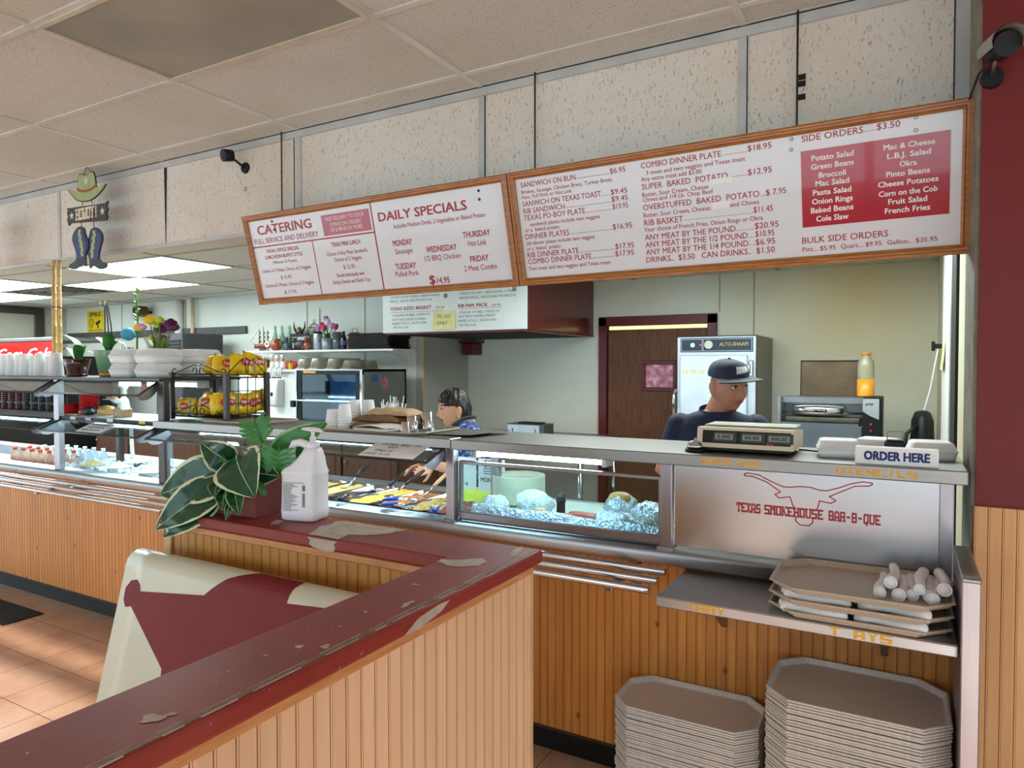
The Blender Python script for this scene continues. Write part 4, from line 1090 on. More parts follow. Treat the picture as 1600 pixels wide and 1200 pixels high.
MB().box((-.27, -.14, .235), (.19, .0, .27), 0, .01).build('crumb_tray', pm('sooty_steel', (96, 92, 78), .5, .6, var=.3, scale=12), t)
MB().cyl((-.22, -.12, .315), (.09, -.12, .315), .036, n=20).build('roller', M_chrome, t)
MB().cyl((-.285, -.12, .30), (.2, -.12, .30), .006, n=8).build('roller_axle', M_chrome, t)
cpn = MB().box((.20, -.195, .01), (.31, .22, .405), 0, .006).build('control_box', M_black, t)
m = MB().prism([(.203, .32), (.203, .40), (.295, .40), (.295, .27), (.25, .29)], (0, -.196, 0), EX, EZ, EY, -.001, .001); m.build('silver_plate', pm('silver_plate', (190, 190, 192), .3, .6), cpn)
m = MB(); m.text('APW', (.215, -.1975, .355), EX, EZ, -EY, .05, .018, .02, .0006, shear=.3); m.build('lettering', M_black, cpn)
m = MB().cyl((.252, -.195, .12), (.252, -.222, .12), .026, .022, 18); m.build('dial', M_black, cpn)
m = MB(); m.tube([(.252 + .036 * cos(a), -.196, .12 + .036 * sin(a)) for a in [radians(-60 + 10 * k) for k in range(31)]], .006, 6); m.build('dial_ring', pm('dial_red', (206, 80, 74), .4), cpn)
for k, z in enumerate((.24, .20)): MB().cyl((.25, -.195, z), (.25, -.202, z), .007, n=10).build('indicator', pm('lamp_dim', (170, 50, 40), .4), cpn)
for x in (-.28, .28):
    for y in (-.14, .18): MB().cyl((x, y, 0), (x, y, .022), .014, n=10).build('foot', M_black, t)
t = thing('baking_sheet', 'dark baking sheet propped upright on the bun toaster', 'baking sheet', (-.46, 5.235, 1.402)); t.rotation_euler = (radians(-6), 0, 0)
MB().box((-.185, 0, 0), (.18, .008, .245), 0, .003).build('sheet', pm('burnt_pan', (92, 74, 54), .45, .5, var=.35, scale=6), t)
m = MB()
for a, b in (((-.185, -.012, 0), (-.18, .008, .245)), ((.175, -.012, 0), (.18, .008, .245)), ((-.185, -.012, .24), (.18, .008, .245))): m.box(a, b)
m.build('rim', pm('burnt_rim', (60, 50, 40), .5, .5), t)
t = thing('squeeze_jug', 'clear plastic jug half full of orange sauce on the bun toaster', 'jug', (-.23, 5.10, 1.405))
m = MB().lathe([(.047, 0), (.05, .01), (.05, .19), (.046, .23), (.03, .255), (.026, .27), (.026, .29)], 24); m.build('jug', pm('cloudy_plastic', (206, 198, 168), .25, var=.05, trans=.6), t)
MB().lathe([(.0505, .004), (.0512, .01), (.0512, .115), (.0, .116)], 24).build('sauce', pm('orange_sauce', (228, 150, 34), .35, var=.15), t)
MB().lathe([(.03, .272), (.03, .292), (.0, .293)], 20).build('cap', pm('orange_cap', (206, 130, 50), .5), t)
t = thing('shoulder_bag', 'black bag standing on the work table against the side wall', 'bag', (.09, 4.98, 1.0))
m = MB(); m.loft([[(x * .055 * k, y * .13 * k, z) for x, y in [(cos(a) * (1 + .12 * cos(4 * a)), sin(a)) for a in [i * pi / 10 for i in range(20)]]] for z, k in ((0, .9), (.03, 1.02), (.15, 1.05), (.27, .98), (.32, .7), (.33, .4))])
m.build('body', M_black, t)
m = MB(); m.tube([(-.02, -.1, .25), (-.085, -.16, .2), (-.10, -.14, .05), (-.06, -.1, .02)], .012, 8); m.build('strap', M_black, t)
t = thing('hanging_cord', 'two white cords hanging from a black clip on the side wall', 'cord', (.17, 5.1, 1.73))
m = MB().box((-.02, -.02, -.014), (.03, .02, .014), 0, .005).box((-.035, -.008, -.03), (-.015, .008, .03), 0, .004); m.build('clip', M_black, t)
for a, b in ((-.10, -.02), (-.075, .0)):
    m = MB().tube([(.0, b, -.02), (-.02, b, -.15), (-.04, b, -.28), (-.045 + a * .3, b, -.42), (a - .01, b, -.55 if b < 0 else -.63)], .0045, 7); m.build('cord', M_white, t)
t = thing('sticky_note', 'yellow note stuck to the white board of the side wall', 'note', (.177, 4.45, 1.66))
MB().grid(lambda u, v: (-.002 - .012 * (1 - v) ** 2, (u - .5) * .3, (v - .5) * .15), 4, 6).build('paper', MATS['note_yellow'], t)

# table with the towel dispenser by the hood
tb = thing('work_table', 'low stainless table by the wall behind the woman', 'table', (-2.75, 5.2, 0))
MB().box((-.6, -.4, .985), (.65, .4, 1.02), 0, .004).build('tabletop', M_steeld, tb)
for x in (-.55, .6):
    for y in (-.35, .35): MB().cyl((x, y, 0), (x, y, .985), .018, n=10).build('leg', M_chrome, tb)
t = thing('napkin_dispenser', 'silver towel dispenser box with a black lid against the back wall', 'dispenser', (-2.70, 5.05, 1.02))
MB().box((-.17, -.06, 0), (.17, .12, .115), 0, .004).build('body', pm('dull_grey', (96, 98, 98), .4, .5), t)
MB().box((-.165, -.066, .006), (.13, -.06, .108), 0, .003).build('front_plate', pm('silver_bright', (206, 208, 210), .3, .6), t)
MB().box((-.09, -.03, .115), (.12, .07, .126), 0, .004).build('lid', M_black, t)
m = MB()
for x in (-.12, .09): m.tube([(x, -.068, .04), (x + .008, -.07, .06), (x, -.068, .08)], .003, 6)
m.build('slot', M_black, t)

# back counter with brown doors
bk = thing('back_counter', 'low back counter with brown wooden doors under the glass-fronted oven', 'counter', (-5.6, 4.42, 0))
MB().box((-2.2, 0, .97), (2.05, .81, 1.0), 0, .004).build('top', M_steeld, bk)
MB().box((-2.2, .02, .1), (2.05, .81, .97)).build('carcass', M_brownwood, bk)
for k in range(7):
    x = -2.18 + .605 * k; m = MB().box((x, 0, .14), (x + .58, .018, .94), 0, .004); m.box((x + .06, -.005, .2), (x + .52, 0, .88), 0, .004); d_ = m.build('door', M_brownwood, bk)
    MB().cyl((x + .04, 0, .8), (x + .04, -.025, .8), .01, .013, 10).build('knob', M_steeld, d_)
MB().box((-2.2, .06, 0), (2.05, .8, .1)).build('kick_plate', M_black, bk)

ov = thing('glass_oven', 'stainless countertop oven with a large blue-lit glass door', 'oven', (-4.38, 4.78, 1.0))
m = MB(); m.box((-.39, -.27, .02), (-.385, .3, .58)); m.box((.375, -.27, .02), (.39, .3, .58)); m.box((-.39, -.27, .56), (.39, .3, .58)); m.box((-.39, -.27, .02), (.39, .3, .06)); m.box((-.39, .28, .02), (.39, .3, .58))
m.build('body', pm('oven_grey', (120, 122, 116), .42, .5, var=.12, scale=6), ov)
m = MB()
for a, b in (((-.39, .535), (.39, .575)), ((-.39, .03), (.39, .075)), ((-.39, .075), (-.33, .535)), ((.31, .075), (.365, .535))): m.box((a[0], -.29, a[1]), (b[0], -.268, b[1]), 0, .003)
dr = m.build('door', M_black, ov)
MB().box((-.33, -.283, .075), (.31, -.279, .535)).build('pane', M_glass2, dr)
m = MB(); m.box((-.395, -.30, .03), (-.378, -.268, .575), 0, .003); m.box((.365, -.30, .03), (.388, -.268, .575), 0, .003); m.box((-.39, -.30, .568), (.388, -.27, .582), 0, .003); m.build('door_frame', M_chrome, dr)
MB().box((-.39, -.312, .295), (.37, -.292, .310), 0, .004).build('handle', pm('door_bar', (214, 232, 244), .2, .7), dr)
MB().box((-.43, -.33, .24), (-.385, -.29, .30), 0, .006).build('latch', M_black, dr)
MB().box((-.30, -.2915, .545), (-.15, -.290, .566)).build('label_strip', pm('orange_label', (222, 160, 60), .5), dr)
MB().box((-.36, .1, .08), (.36, .12, .54)).build('back_panel', pm('oven_blue', (90, 130, 168), .5, .1, var=.25, scale=9), ov)
MB().cyl((-.33, -.24, .30), (.33, -.24, .30), .008, n=8).build('lamp', pm('oven_lamp', (200, 230, 255), .5, emit=((150, 205, 255), 7)), ov)
for z in (.12,):
    m = MB()
    for k in range(14): m.cyl((-.34 + .05 * k, -.22, z), (-.34 + .05 * k, .1, z), .003, n=6)
    m.cyl((-.36, -.22, z), (.36, -.22, z), .004, n=6); m.build('rack', M_chrome, ov)
MB().box((.391, -.17, .475), (.394, -.09, .53)).build('blue_sticker', pm('sticker_blue', (40, 84, 160), .4), ov)
m = MB().prism([(.0, .0), (.06, .0), (.075, .05), (.05, .1), (.02, .1), (-.01, .05)], (.3915, -.03, .41), EY, EZ, EX, 0, .002); m.build('picture_sticker', pm('sticker_pink', (186, 106, 116), .5, var=.4, scale=40), ov)
for x in (-.33, .33):
    for y in (-.2, .22): MB().cyl((x, y, 0), (x, y, .022), .02, n=10).build('foot', M_black, ov)

wc = thing('wall_cabinet', 'white cabinet beside the glass-fronted oven carrying the soap dispenser', 'cabinet', (-5.38, 4.95, 1.0))
MB().box((-.46, -.2, 0), (.33, .27, .555), 0, .003).build('body', M_white, wc)
MB().box((-.5, -.24, .555), (.46, .27, .575), 0, .003).build('top', M_white, wc)
m = MB(); m.text('EMPLOYEES MUST', (.02, -.2, .53), EX, EZ, -EY, .24, .016, .01, .001); m.text('WASH HANDS', (.06, -.2, .505), EX, EZ, -EY, .17, .016, .01, .001); m.build('lettering', MATS['ink_grey'], wc)
t = thing('soap_dispenser', 'white wall-mounted soap dispenser beside the glass-fronted oven', 'dispenser', (-5.27, 4.75, 1.215))
m = MB().loft([[(x * .068 * kx, -.001 - (y * .5 + .5) * .10 * ky, z) for x, y in [(max(-1, min(1, 1.35 * cos(a))), max(-1, min(1, 1.35 * sin(a)))) for a in [i * pi / 10 for i in range(20)]]] for z, kx, ky in ((0, .8, .5), (.01, .95, .8), (.04, 1, 1), (.2, 1.0, .95), (.25, .98, .8), (.265, .9, .6))])
m.build('housing', M_whitep, t)
MB().ell((0, -.098, .125), (.018, .008, .022), 14, 8).build('window', M_black, t)
t = thing('paper_box', 'black napkin box with paper straws on the back counter', 'box', (-3.71, 4.56, 1.0))
m = MB()
m.box((-.12, -.09, 0), (.12, .09, .01)); m.box((-.12, -.09, 0), (-.11, .09, .255)); m.box((.11, -.09, 0), (.12, .09, .255)); m.box((-.12, -.09, 0), (.12, -.08, .25)); m.box((-.12, .08, 0), (.12, .09, .26)); m.box((-.11, -.08, .2), (.11, .08, .21))
m.build('box', M_black, t)
m = MB(); rr = random.Random(4)
for k in range(26):
    a, b = rr.uniform(-.08, .08), rr.uniform(-.06, .06); m.tube([(a, b, .2), (a + rr.uniform(-.03, .03), b + rr.uniform(-.02, .02), rr.uniform(.28, .36))], .005, 5)
o = m.build('paper_straws', M_white, t); o['kind'] = 'stuff'
MB().box((.01, -.06, .2), (.06, -.01, .30), 0, .005).build('sugar_packet', M_white, t)

# ------------------------------------------------------------ shelf over the oven
ss = thing('knickknack_shelf', 'long white wall shelf full of knick-knacks above the glass-fronted oven', 'shelf', (-4.95, 5.07, 1.745))
MB().box((-.95, -.17, 0), (.95, .17, .02), 0, .003).build('board', M_white, ss)
for x in (-.28, .88):
    m = MB(); m.prism([(.17, 0), (.17, -.10), (-.15, 0)], (x, 0, 0), EY, EZ, EX, -.006, .006); m.box((x - .012, .155, -.14), (x + .012, .17, .45)); m.build('bracket', M_whitep, ss)
SZ = 1.765
def put(name, label, cat, parts, x, y, z=SZ, rz=0, group=None):
    t = thing(name, label, cat, (x, y, z), rz, group)
    for n, m, mt in parts: m.build(n, mt, t)
    return t
M_bottle = pm('green_glass', (150, 190, 166), .08, var=.03, trans=.85)
M_terra = pm('brown_glaze', (146, 66, 40), .3, var=.25, scale=14, coat=.3)
hull = MB(); hull.loft([[(x, y * w, z) for y, z in ((-1, .045), (-.8, .02), (0, .0), (.8, .02), (1, .045))] for x, w in ((-.085, .004), (-.05, .022), (0, .026), (.05, .022), (.075, .016))]); hull.box((-.02, -.012, -.0), (.02, .012, .004))
sails = MB(); 
for x, h_ in ((-.035, .13), (.01, .16), (.05, .12)):
    for k in range(3): sails.grid(lambda u, v: (x + .012 * sin(pi * v), (u - .5) * (.06 - .014 * k), .055 + k * .045 + v * .038), 4, 3)
mast = MB()
for x, h_ in ((-.035, .2), (.01, .225), (.05, .18)): mast.cyl((x, 0, .03), (x, 0, h_), .003, n=6)
mast.tube([(-.085, 0, .045), (-.125, 0, .075), (-.035, 0, .19)], .0015, 4); mast.box((-.03, -.015, -.025), (.03, .015, .002))
put('model_ship', 'small model sailing ship at the end of the knick-knack shelf', 'model ship', [('hull', hull, M_terra), ('sail', sails, pm('old_sail', (186, 164, 122), .8)), ('mast', mast, M_brownwood)], -5.79, 5.0, SZ + .025, .5)
bt = [(.027, 0), (.029, .01), (.029, .12), (.024, .165), (.013, .2), (.012, .25), (.014, .262)]
b0 = put('glass_bottle', 'empty green glass bottle on the knick-knack shelf, the one by the model ship', 'bottle', [('glass', MB().lathe(bt, 16), M_bottle)], -5.76, 5.14, SZ, 0, 'green glass bottles')
MB().lathe([(.0295, .06), (.0296, .061), (.0296, .10), (.0295, .101)], 16).build('label', pm('bottle_green', (60, 130, 84), .5), b0)
dup(b0, (-5.66, 5.14, SZ), .6, 'empty green glass bottle on the knick-knack shelf, middle of the three'); dup(b0, (-5.58, 5.17, SZ), 1.3, 'empty green glass bottle on the knick-knack shelf, the one by the framed picture')
jg = MB().lathe([(.03, 0), (.05, .02), (.056, .06), (.046, .095), (.038, .11), (.04, .118), (.034, .118), (.03, .1)], 20); hd = MB()
for s_ in (-1, 1): hd.tube([(s_ * .045, 0, .09), (s_ * .07, 0, .08), (s_ * .068, 0, .055), (s_ * .052, 0, .045)], .008, 7)
put('clay_jug', 'round brown clay jug with two ears on the knick-knack shelf', 'jug', [('jug', jg, M_terra), ('handle', hd, M_terra)], -5.56, 4.97)
put('round_badge', 'small round cream badge standing in front of the glass bottles', 'ornament', [('disc', MB().cyl((0, 0, .07), (0, -.012, .07), .034, n=20), pm('cream', (220, 210, 186), .5)), ('boss', MB().cyl((0, -.012, .07), (0, -.02, .07), .012, n=12), M_terra), ('stem', MB().box((-.004, -.008, 0), (.004, 0, .06)), M_terra), ('base', MB().box((-.02, -.02, 0), (.02, .02, .008)), M_terra)], -5.69, 4.98)
fr = MB()
for a, b in (((-.13, 0), (.13, .03)), ((-.13, .145), (.13, .178)), ((-.13, .03), (-.1, .145)), ((.1, .03), (.13, .145))): fr.box((a[0], -.008, a[1]), (b[0], .008, b[1]), 0, .003)
put('picture_frame', 'black framed picture on the knick-knack shelf under the bull horns', 'picture', [('frame', fr, M_black), ('picture', MB().box((-.1, -.003, .03), (.1, .003, .145)), pm('photo_grey', (180, 186, 190), .4, var=.5, scale=26))], -5.44, 5.17)
hn = MB()
for s_ in (-1, 1): hn.tube([(s_ * .01, 0, .03), (s_ * .05, 0, .025), (s_ * .075, 0, .06), (s_ * .08, 0, .125)], [.014, .013, .009, .002], 8)
put('bull_horn_ornament', 'mounted bull horns with a brass bell standing on the framed picture', 'ornament', [('horn', hn, M_black), ('bell', MB().lathe([(.03, .0), (.03, .03), (.018, .06), (0, .07)], 16), pm('brass', (150, 110, 50), .35, .8)), ('base', MB().box((-.04, -.02, -.004), (.04, .02, .012)), M_black)], -5.44, 5.17, SZ + .18)
def critter(c1, c2):
    b = MB().ell((0, 0, .045), (.04, .032, .045), 14, 9).ell((0, -.01, .105), (.026, .024, .026), 12, 8); e = MB()
    for s_ in (-1, 1): e.ell((s_ * .018, 0, .128), (.008, .006, .012), 8, 6); b.ell((s_ * .035, -.015, .03), (.014, .022, .016), 8, 6)
    return [('body', b, c1), ('ear', e, c2)]
put('figurine', 'dark grey animal figurine in front of the framed picture', 'figurine', critter(pm('slate', (74, 82, 92), .5, var=.25), M_black), -5.42, 4.98)
put('figurine', 'dark mottled bull figurine beside the steel tumbler on the shelf', 'figurine', [('body', MB().ell((0, 0, .06), (.08, .035, .045), 16, 10).ell((-.075, -.01, .10), (.035, .026, .028), 12, 8), pm('bull_dark', (58, 52, 46), .5, var=.5, scale=30)), ('horn', MB().tube([(-.08, -.05, .14), (-.085, -.02, .115), (-.085, .02, .115), (-.08, .05, .14)], [.003, .007, .007, .003], 6), pm('brass', (150, 110, 50))), ('leg', MB().cyl((-.05, -.02, 0), (-.05, -.02, .05), .011, n=8).cyl((-.05, .02, 0), (-.05, .02, .05), .011, n=8).cyl((.05, -.02, 0), (.05, -.02, .05), .011, n=8).cyl((.05, .02, 0), (.05, .02, .05), .011, n=8), M_black)], -5.24, 4.99)
put('figurine', 'little brown and white figurine next to the steel tumbler', 'figurine', critter(M_terra, M_white), -5.125, 4.97)
cg = MB()
for k in range(10):
    a = 2 * pi * k / 10; cg.tube([(.055 * cos(a), .055 * sin(a), 0), (.055 * cos(a), .055 * sin(a), .08), (.03 * cos(a), .03 * sin(a), .115), (0, 0, .13)], .002, 5)
cg.tube([(.014 * cos(a), 0, .147 + .016 * sin(a)) for a in [k * pi / 6 for k in range(12)]], .0025, 5, closed=True)
for z in (.002, .08): cg.tube([(.055 * cos(a), .055 * sin(a), z) for a in [k * pi / 8 for k in range(16)]], .0025, 5, closed=True)
pl = MB().lathe([(.05, -.15), (.05, -.145), (.008, -.14), (.006, -.01), (.02, 0), (.058, .002)], 16)
put('wire_lantern', 'small black wire bird-cage lantern behind the tulips', 'lantern', [('cage', cg, M_black), ('stand', pl, M_black), ('bird', MB().ell((0, 0, .04), (.03, .02, .028), 10, 8), pm('wicker', (166, 120, 76), .7))], -5.2, 5.14, SZ + .15)
put('tumbler', 'steel tumbler with a black lid on the knick-knack shelf', 'tumbler', [('cup', MB().lathe([(.035, 0), (.042, .01), (.042, .16), (.04, .165)], 20), pm('tumbler_steel', (166, 172, 182), .3, .6)), ('lid', MB().lathe([(.044, .16), (.044, .18), (.0, .184)], 20), M_black)], -5.01, 5.0)
tu = thing('tulip_tin', 'galvanised tin of artificial tulips on the knick-knack shelf', 'flowers', (-4.885, 5.0, SZ))
MB().lathe([(.044, 0), (.05, .005), (.056, .115), (.052, .115), (.048, .02)], 22).build('tin', pm('zinc', (150, 158, 164), .5, .5, var=.15, scale=20), tu)
M_stem = pm('stem_green', (70, 132, 52), .5, var=.25); rr = random.Random(9)
def leafstrip(m, p0, p1, w, bend=.03, n=8, fold=.25, twist=0):
    p0, p1 = Vector(p0), Vector(p1); d = (p1 - p0); sd = d.cross(EZ); sd = sd.normalized() if sd.length > 1e-5 else EX.copy()
    if twist: sd = Matrix.Rotation(twist, 3, d.normalized()) @ sd
    up = sd.cross(d).normalized()
    def f(u, v):
        ww = w * sin(pi * min(1, .06 + .94 * v)) ** .75 * (1 - .25 * v); c = (u - .5) * 2
        return p0 + d * v + up * (bend * sin(pi * v) + fold * abs(c) * ww) + sd * (c * ww)
    m.grid(f, 4, n)
lm, sm_ = MB(), MB()
for k, (dx, dz, c) in enumerate(((-.13, .17, 'l'), (-.07, .21, 'm'), (.0, .27, 'l'), (.03, .24, 'w'), (.10, .20, 'l'), (.16, .19, 'm'), (-.03, .18, 'm'))):
    dx *= .8; sm_.tube([(dx * .1, 0, .1), (dx * .6, -.01, dz * .7 + .02), (dx, -.02, dz + .0)], .004, 6)
    pt = MB()
    for j in range(5):
        a = 2 * pi * j / 5; cx, cz = dx, dz
        pt.grid(lambda u, v: (cx + (cos(a) * cos((u - .5) * 2) - sin(a) * sin((u - .5) * 2)) * .026 * sin(pi * (.12 + .62 * v)), -.02 + (sin(a) * cos((u - .5) * 2) + cos(a) * sin((u - .5) * 2)) * .026 * sin(pi * (.12 + .62 * v)), cz + .058 * v), 4, 5)
    pt.build('tulip', {'l': pm('tulip_lilac', (186, 128, 206), .5), 'm': pm('tulip_magenta', (196, 40, 100), .5), 'w': pm('tulip_pale', (230, 196, 210), .5)}[c], tu)
for k in range(9): leafstrip(lm, (0, 0, .09), (rr.uniform(-.12, .12), rr.uniform(-.07, .05), rr.uniform(.05, .2)), .022, .03)
sm_.build('stem', M_stem, tu); lm.build('leaf', M_stem, tu)
put('glass_vase', 'tall dark ribbed glass beside the tulip tin', 'vase', [('glass', MB().lathe([(.038, 0), (.044, .008), (.046, .17), (.043, .17), (.04, .02)], 24), pm('smoke_glass', (120, 126, 130), .12, var=.1, trans=.5))], -4.755, 5.0)
put('cola_bottle', 'small dark soda bottle with a blue and red label on the shelf', 'bottle', [('bottle', MB().lathe([(.026, 0), (.03, .01), (.03, .09), (.02, .13), (.012, .15), (.012, .165)], 18), pm('cola_dark', (34, 20, 18), .1)), ('label', MB().lathe([(.0305, .045), (.0308, .046), (.0308, .085), (.0305, .086)], 18), pm('label_blue', (70, 92, 150), .5, var=.4, scale=40)), ('cap', MB().lathe([(.014, .163), (.014, .176), (0, .177)], 12), M_maroonp)], -4.675, 5.0)
put('wooden_box', 'small brown wooden box with a wire handle behind the stacked pans', 'box', [('box', MB().box((-.04, -.03, 0), (.04, .03, .17), 0, .004), M_brownwood), ('handle', MB().tube([(-.035, 0, .165), (-.03, 0, .205), (.0, 0, .215), (.03, 0, .205), (.035, 0, .165)], .003, 6), pm('brass', (150, 110, 50)))], -4.68, 5.16)
put('sauce_bottle', 'amber sauce bottle with a red label beside the dark soda bottle', 'bottle', [('bottle', MB().lathe([(.02, 0), (.024, .01), (.024, .09), (.012, .12), (.011, .14)], 14), pm('amber', (140, 70, 26), .15)), ('cap', MB().lathe([(.013, .138), (.013, .155), (0, .156)], 12), pm('cap_red', (170, 40, 36), .4))], -4.61, 5.02)
pan = None; rr = random.Random(5)
for k in range(15):
    lb = 'thin black baking pan on the wall shelf, %s in the stack from the top' % ('topmost' if k == 14 else ordinal(14 - k))
    if pan is None:
        pan = thing('baking_pan', lb, 'pan', (-4.30, 5.06, SZ), 0, 'stacked black pans on the wall shelf')
        m = MB().box((-.24, -.15, 0), (.24, .15, .002)); 
        def rimr(a, z): return [(-a, -a * .625, z), (a, -a * .625, z), (a, a * .625, z), (-a, a * .625, z)]
        m.loft([rimr(.24, .0), rimr(.247, .0085), rimr(.252, .0085), rimr(.252, .0065)], caps=False, sm=False)
        m.build('pan', pm('black_pan', (44, 40, 38), .45, .4, var=.4, scale=14), pan)
    else: dup(pan, (-4.30 + rr.uniform(-.015, .015), 5.06 + rr.uniform(-.008, .008), SZ + .0098 * k), rr.uniform(-.03, .03), lb)

# on the white cabinet and on the oven
Z2 = 1.575
for k, (x, lb) in enumerate(((-5.33, 'nearest the yellow packets'), (-5.26, 'middle of the three'), (-5.19, 'nearest the glass-fronted oven'))):
    if k == 0:
        ck = thing('chef_figurine', 'little shelf-sitting chef figurine with dangling legs, ' + lb, 'figurine', (x, 4.70, Z2), 0, 'shelf-sitting chef figurines')
        MB().ell((0, .02, .045), (.028, .024, .04), 12, 8).build('body', M_white, ck); MB().ell((0, .015, .095), (.018, .018, .02), 10, 8).build('head', pm('doll_skin', (206, 150, 120), .5), ck)
        m = MB().lathe([(.016, .106), (.017, .118), (.022, .126), (.02, .138), (0, .142)], 12, (0, .015, 0)); m.build('hat', M_white, ck)
        for s_ in (-1, 1):
            lg = MB().tube([(s_ * .012, 0, .02), (s_ * .014, -.018, .01), (s_ * .015, -.02, -.07)], .007, 7).build('leg', M_white, ck); MB().ell((s_ * .016, -.026, -.077), (.009, .014, .007), 8, 6).build('shoe', M_black, lg)
    else: dup(ck, (x, 4.70, Z2), None, 'little shelf-sitting chef figurine with dangling legs, ' + lb)
put('paper_carton', 'white carton with dark print on the white cabinet', 'box', [('carton', MB().box((-.06, -.05, 0), (.06, .05, .125), 0, .003), M_white), ('print', MB().box((-.05, -.0515, .03), (.05, -.0505, .09)), M_brownwood)], -5.72, 4.95, Z2)
put('spice_tin', 'brown spice tin beside the white carton', 'tin', [('tin', MB().lathe([(.032, 0), (.034, .004), (.034, .1), (0, .104)], 16), M_brownwood)], -5.58, 4.86, Z2)
put('oven_mitt', 'crumpled red and orange oven mitt under the wall shelf', 'mitt', [('cloth', MB().ell((0, 0, .045), (.09, .05, .045), 18, 10).ell((.06, -.02, .05), (.05, .03, .03), 12, 8), pm('mitt_red', (196, 66, 34), .8, var=.45, scale=18, bump=.4))], -5.30, 4.92, Z2)
put('mustard_bottle', 'small yellow bottle with a green cap beside the chef figurines', 'bottle', [('bottle', MB().lathe([(.016, 0), (.018, .006), (.018, .05), (.008, .066)], 14), pm('mustard', (226, 200, 50), .35)), ('cap', MB().lathe([(.009, .064), (.007, .082), (0, .084)], 10), M_stem)], -5.13, 4.76, Z2)
lid0 = None
for k, (x, y, s_) in enumerate(((-4.76, 4.72, 1), (-4.60, 4.72, 1.05), (-4.40, 4.72, 1.0), (-4.20, 4.70, .8))):
    lb = 'upturned steel food pan on top of the glass-fronted oven, ' + ['first from the chef figurines', 'second from the chef figurines', 'third from the chef figurines', 'lowest of the four'][k]
    if lid0 is None:
        lid0 = thing('steel_pan', lb, 'pan', (x, y, 1.582), 0, 'upturned steel pans on the oven')
        def rr_(a, b, z, e): return [(px * a + (e if px < 0 else -e) * (k2 in (0, 2)), py * b + (e if py < 0 else -e) * (k2 in (1, 3)), z) for px, py, k2 in ((-1, -1, 0), (1, -1, 2), (1, -1, 1), (1, 1, 3), (1, 1, 2), (-1, 1, 0), (-1, 1, 3), (-1, -1, 1))]
        m = MB(); m.loft([rr_(.075, .20, 0, .02), rr_(.075, .20, .006, .02), rr_(.062, .185, .008, .02), rr_(.054, .175, .085, .025), rr_(.046, .165, .098, .025)], caps=True)
        m.build('shell', pm('pan_steel', (196, 190, 176), .3, .8, var=.1, scale=6), lid0)
    else: dup(lid0, (x, y, 1.582), 0, lb, (1, 1, s_))

# ------------------------------------------------------------ far end of the kitchen
pf = thing('framed_mirror', 'dark framed mirror on the far side wall above the red cooler', 'mirror', (-9.88, 4.35, 1.78))
m = MB()
for a, b in (((-.85, 0), (.6, .09)), ((-.85, .50), (.6, .59)), ((-.85, .09), (-.76, .5)), ((.48, .09), (.6, .5))): m.box((0, a[0], a[1]), (.035, b[0], b[1]), 0, .008)
m.build('frame', pm('dark_frame', (58, 50, 42), .45), pf); MB().box((.0, -.76, .09), (.012, .48, .5)).build('glass', pm('mirror_grey', (176, 172, 158), .15, .35, var=.1, scale=2), pf)
ck_ = thing('drinks_cooler', 'red drinks cooler lettered Coca-Cola behind the foam boxes', 'cooler', (-8.75, 4.45, 0))
MB().box((-.65, -.25, 0), (.65, .35, 1.72), 0, .01).build('body', M_black, ck_); MB().box((-.64, -.268, 1.60), (.64, -.25, 1.885), 0, .004).build('header', pm('cooler_red', (214, 22, 24), .3, coat=.3, emit=((220, 20, 22), .25)), ck_)
m = MB().box((-.66, -.29, 1.885), (.66, .35, 1.93), 0, .01); m.build('cap', pm('cooler_grey', (120, 122, 122), .4), ck_)
m = MB(); m.text('Coca-Cola', (-.60, -.268, 1.69), EX, EZ, -EY, 1.15, .12, .02, .002, shear=.45); m.build('lettering', M_white, ck_)
t = thing('bamboo_poles', 'two bamboo poles bound together, standing from the salad bar shelf to the ceiling', 'bamboo', (-5.44, 2.80, 1.536))
for dx, dy, r in ((0, 0, .016), (.050, .012, .014)):
    m = MB(); pr = []
    for k in range(7): pr += [(r, .845 * k / 7 + .002), (r * .96, .845 * k / 7 + .05), (r * .98, .845 * (k + 1) / 7 - .006), (r * 1.1, .845 * (k + 1) / 7)]
    m.lathe(pr, 12, (dx, dy, 0)); m.build('pole', pm('bamboo', (196, 160, 96), .5, var=.3, scale=22), t)
m = MB(); m.tube([(.026 + .052 * cos(a), .006 + .03 * sin(a), .5) for a in [k * pi / 8 for k in range(16)]], .004, 6, closed=True); m.build('binding', M_brownwood, t)
t = thing('smile_sign', 'yellow SMILE sign with a camera symbol on the far wall', 'sign', (-9.19, 5.232, 2.19))
MB().box((-.185, 0, -.14), (.185, .006, .14), 0, .002).build('plate', pm('sign_yellow', (226, 196, 24), .45), t)
m = MB(); m.text('SMILE', (-.13, 0, .07), EX, EZ, -EY, .25, .05, .03, .001); m.text("YOU'RE ON CAMERA", (-.15, 0, -.125), EX, EZ, -EY, .30, .025, .01, .001)
m.tube([(-.09 + .045 * cos(a), -.001, -.02 + .06 * sin(a)) for a in [k * pi / 10 for k in range(20)]], .004, 5, closed=True); m.ell((-.105, -.001, .0), (.006, .003, .009), 8, 6); m.ell((-.075, -.001, .0), (.006, .003, .009), 8, 6)
m.tube([(-.115, -.001, -.035), (-.09, -.001, -.05), (-.065, -.001, -.035)], .004, 5); m.prism([(.0, -.02), (.10, .02), (.12, -.01), (.03, -.05)], (0, -.001, 0), EX, EZ, EY, -.001, .001); m.prism([(.05, -.04), (.07, -.04), (.07, -.09), (.05, -.09)], (0, -.001, 0), EX, EZ, EY, -.001, .001)
m.build('lettering', M_black, t)
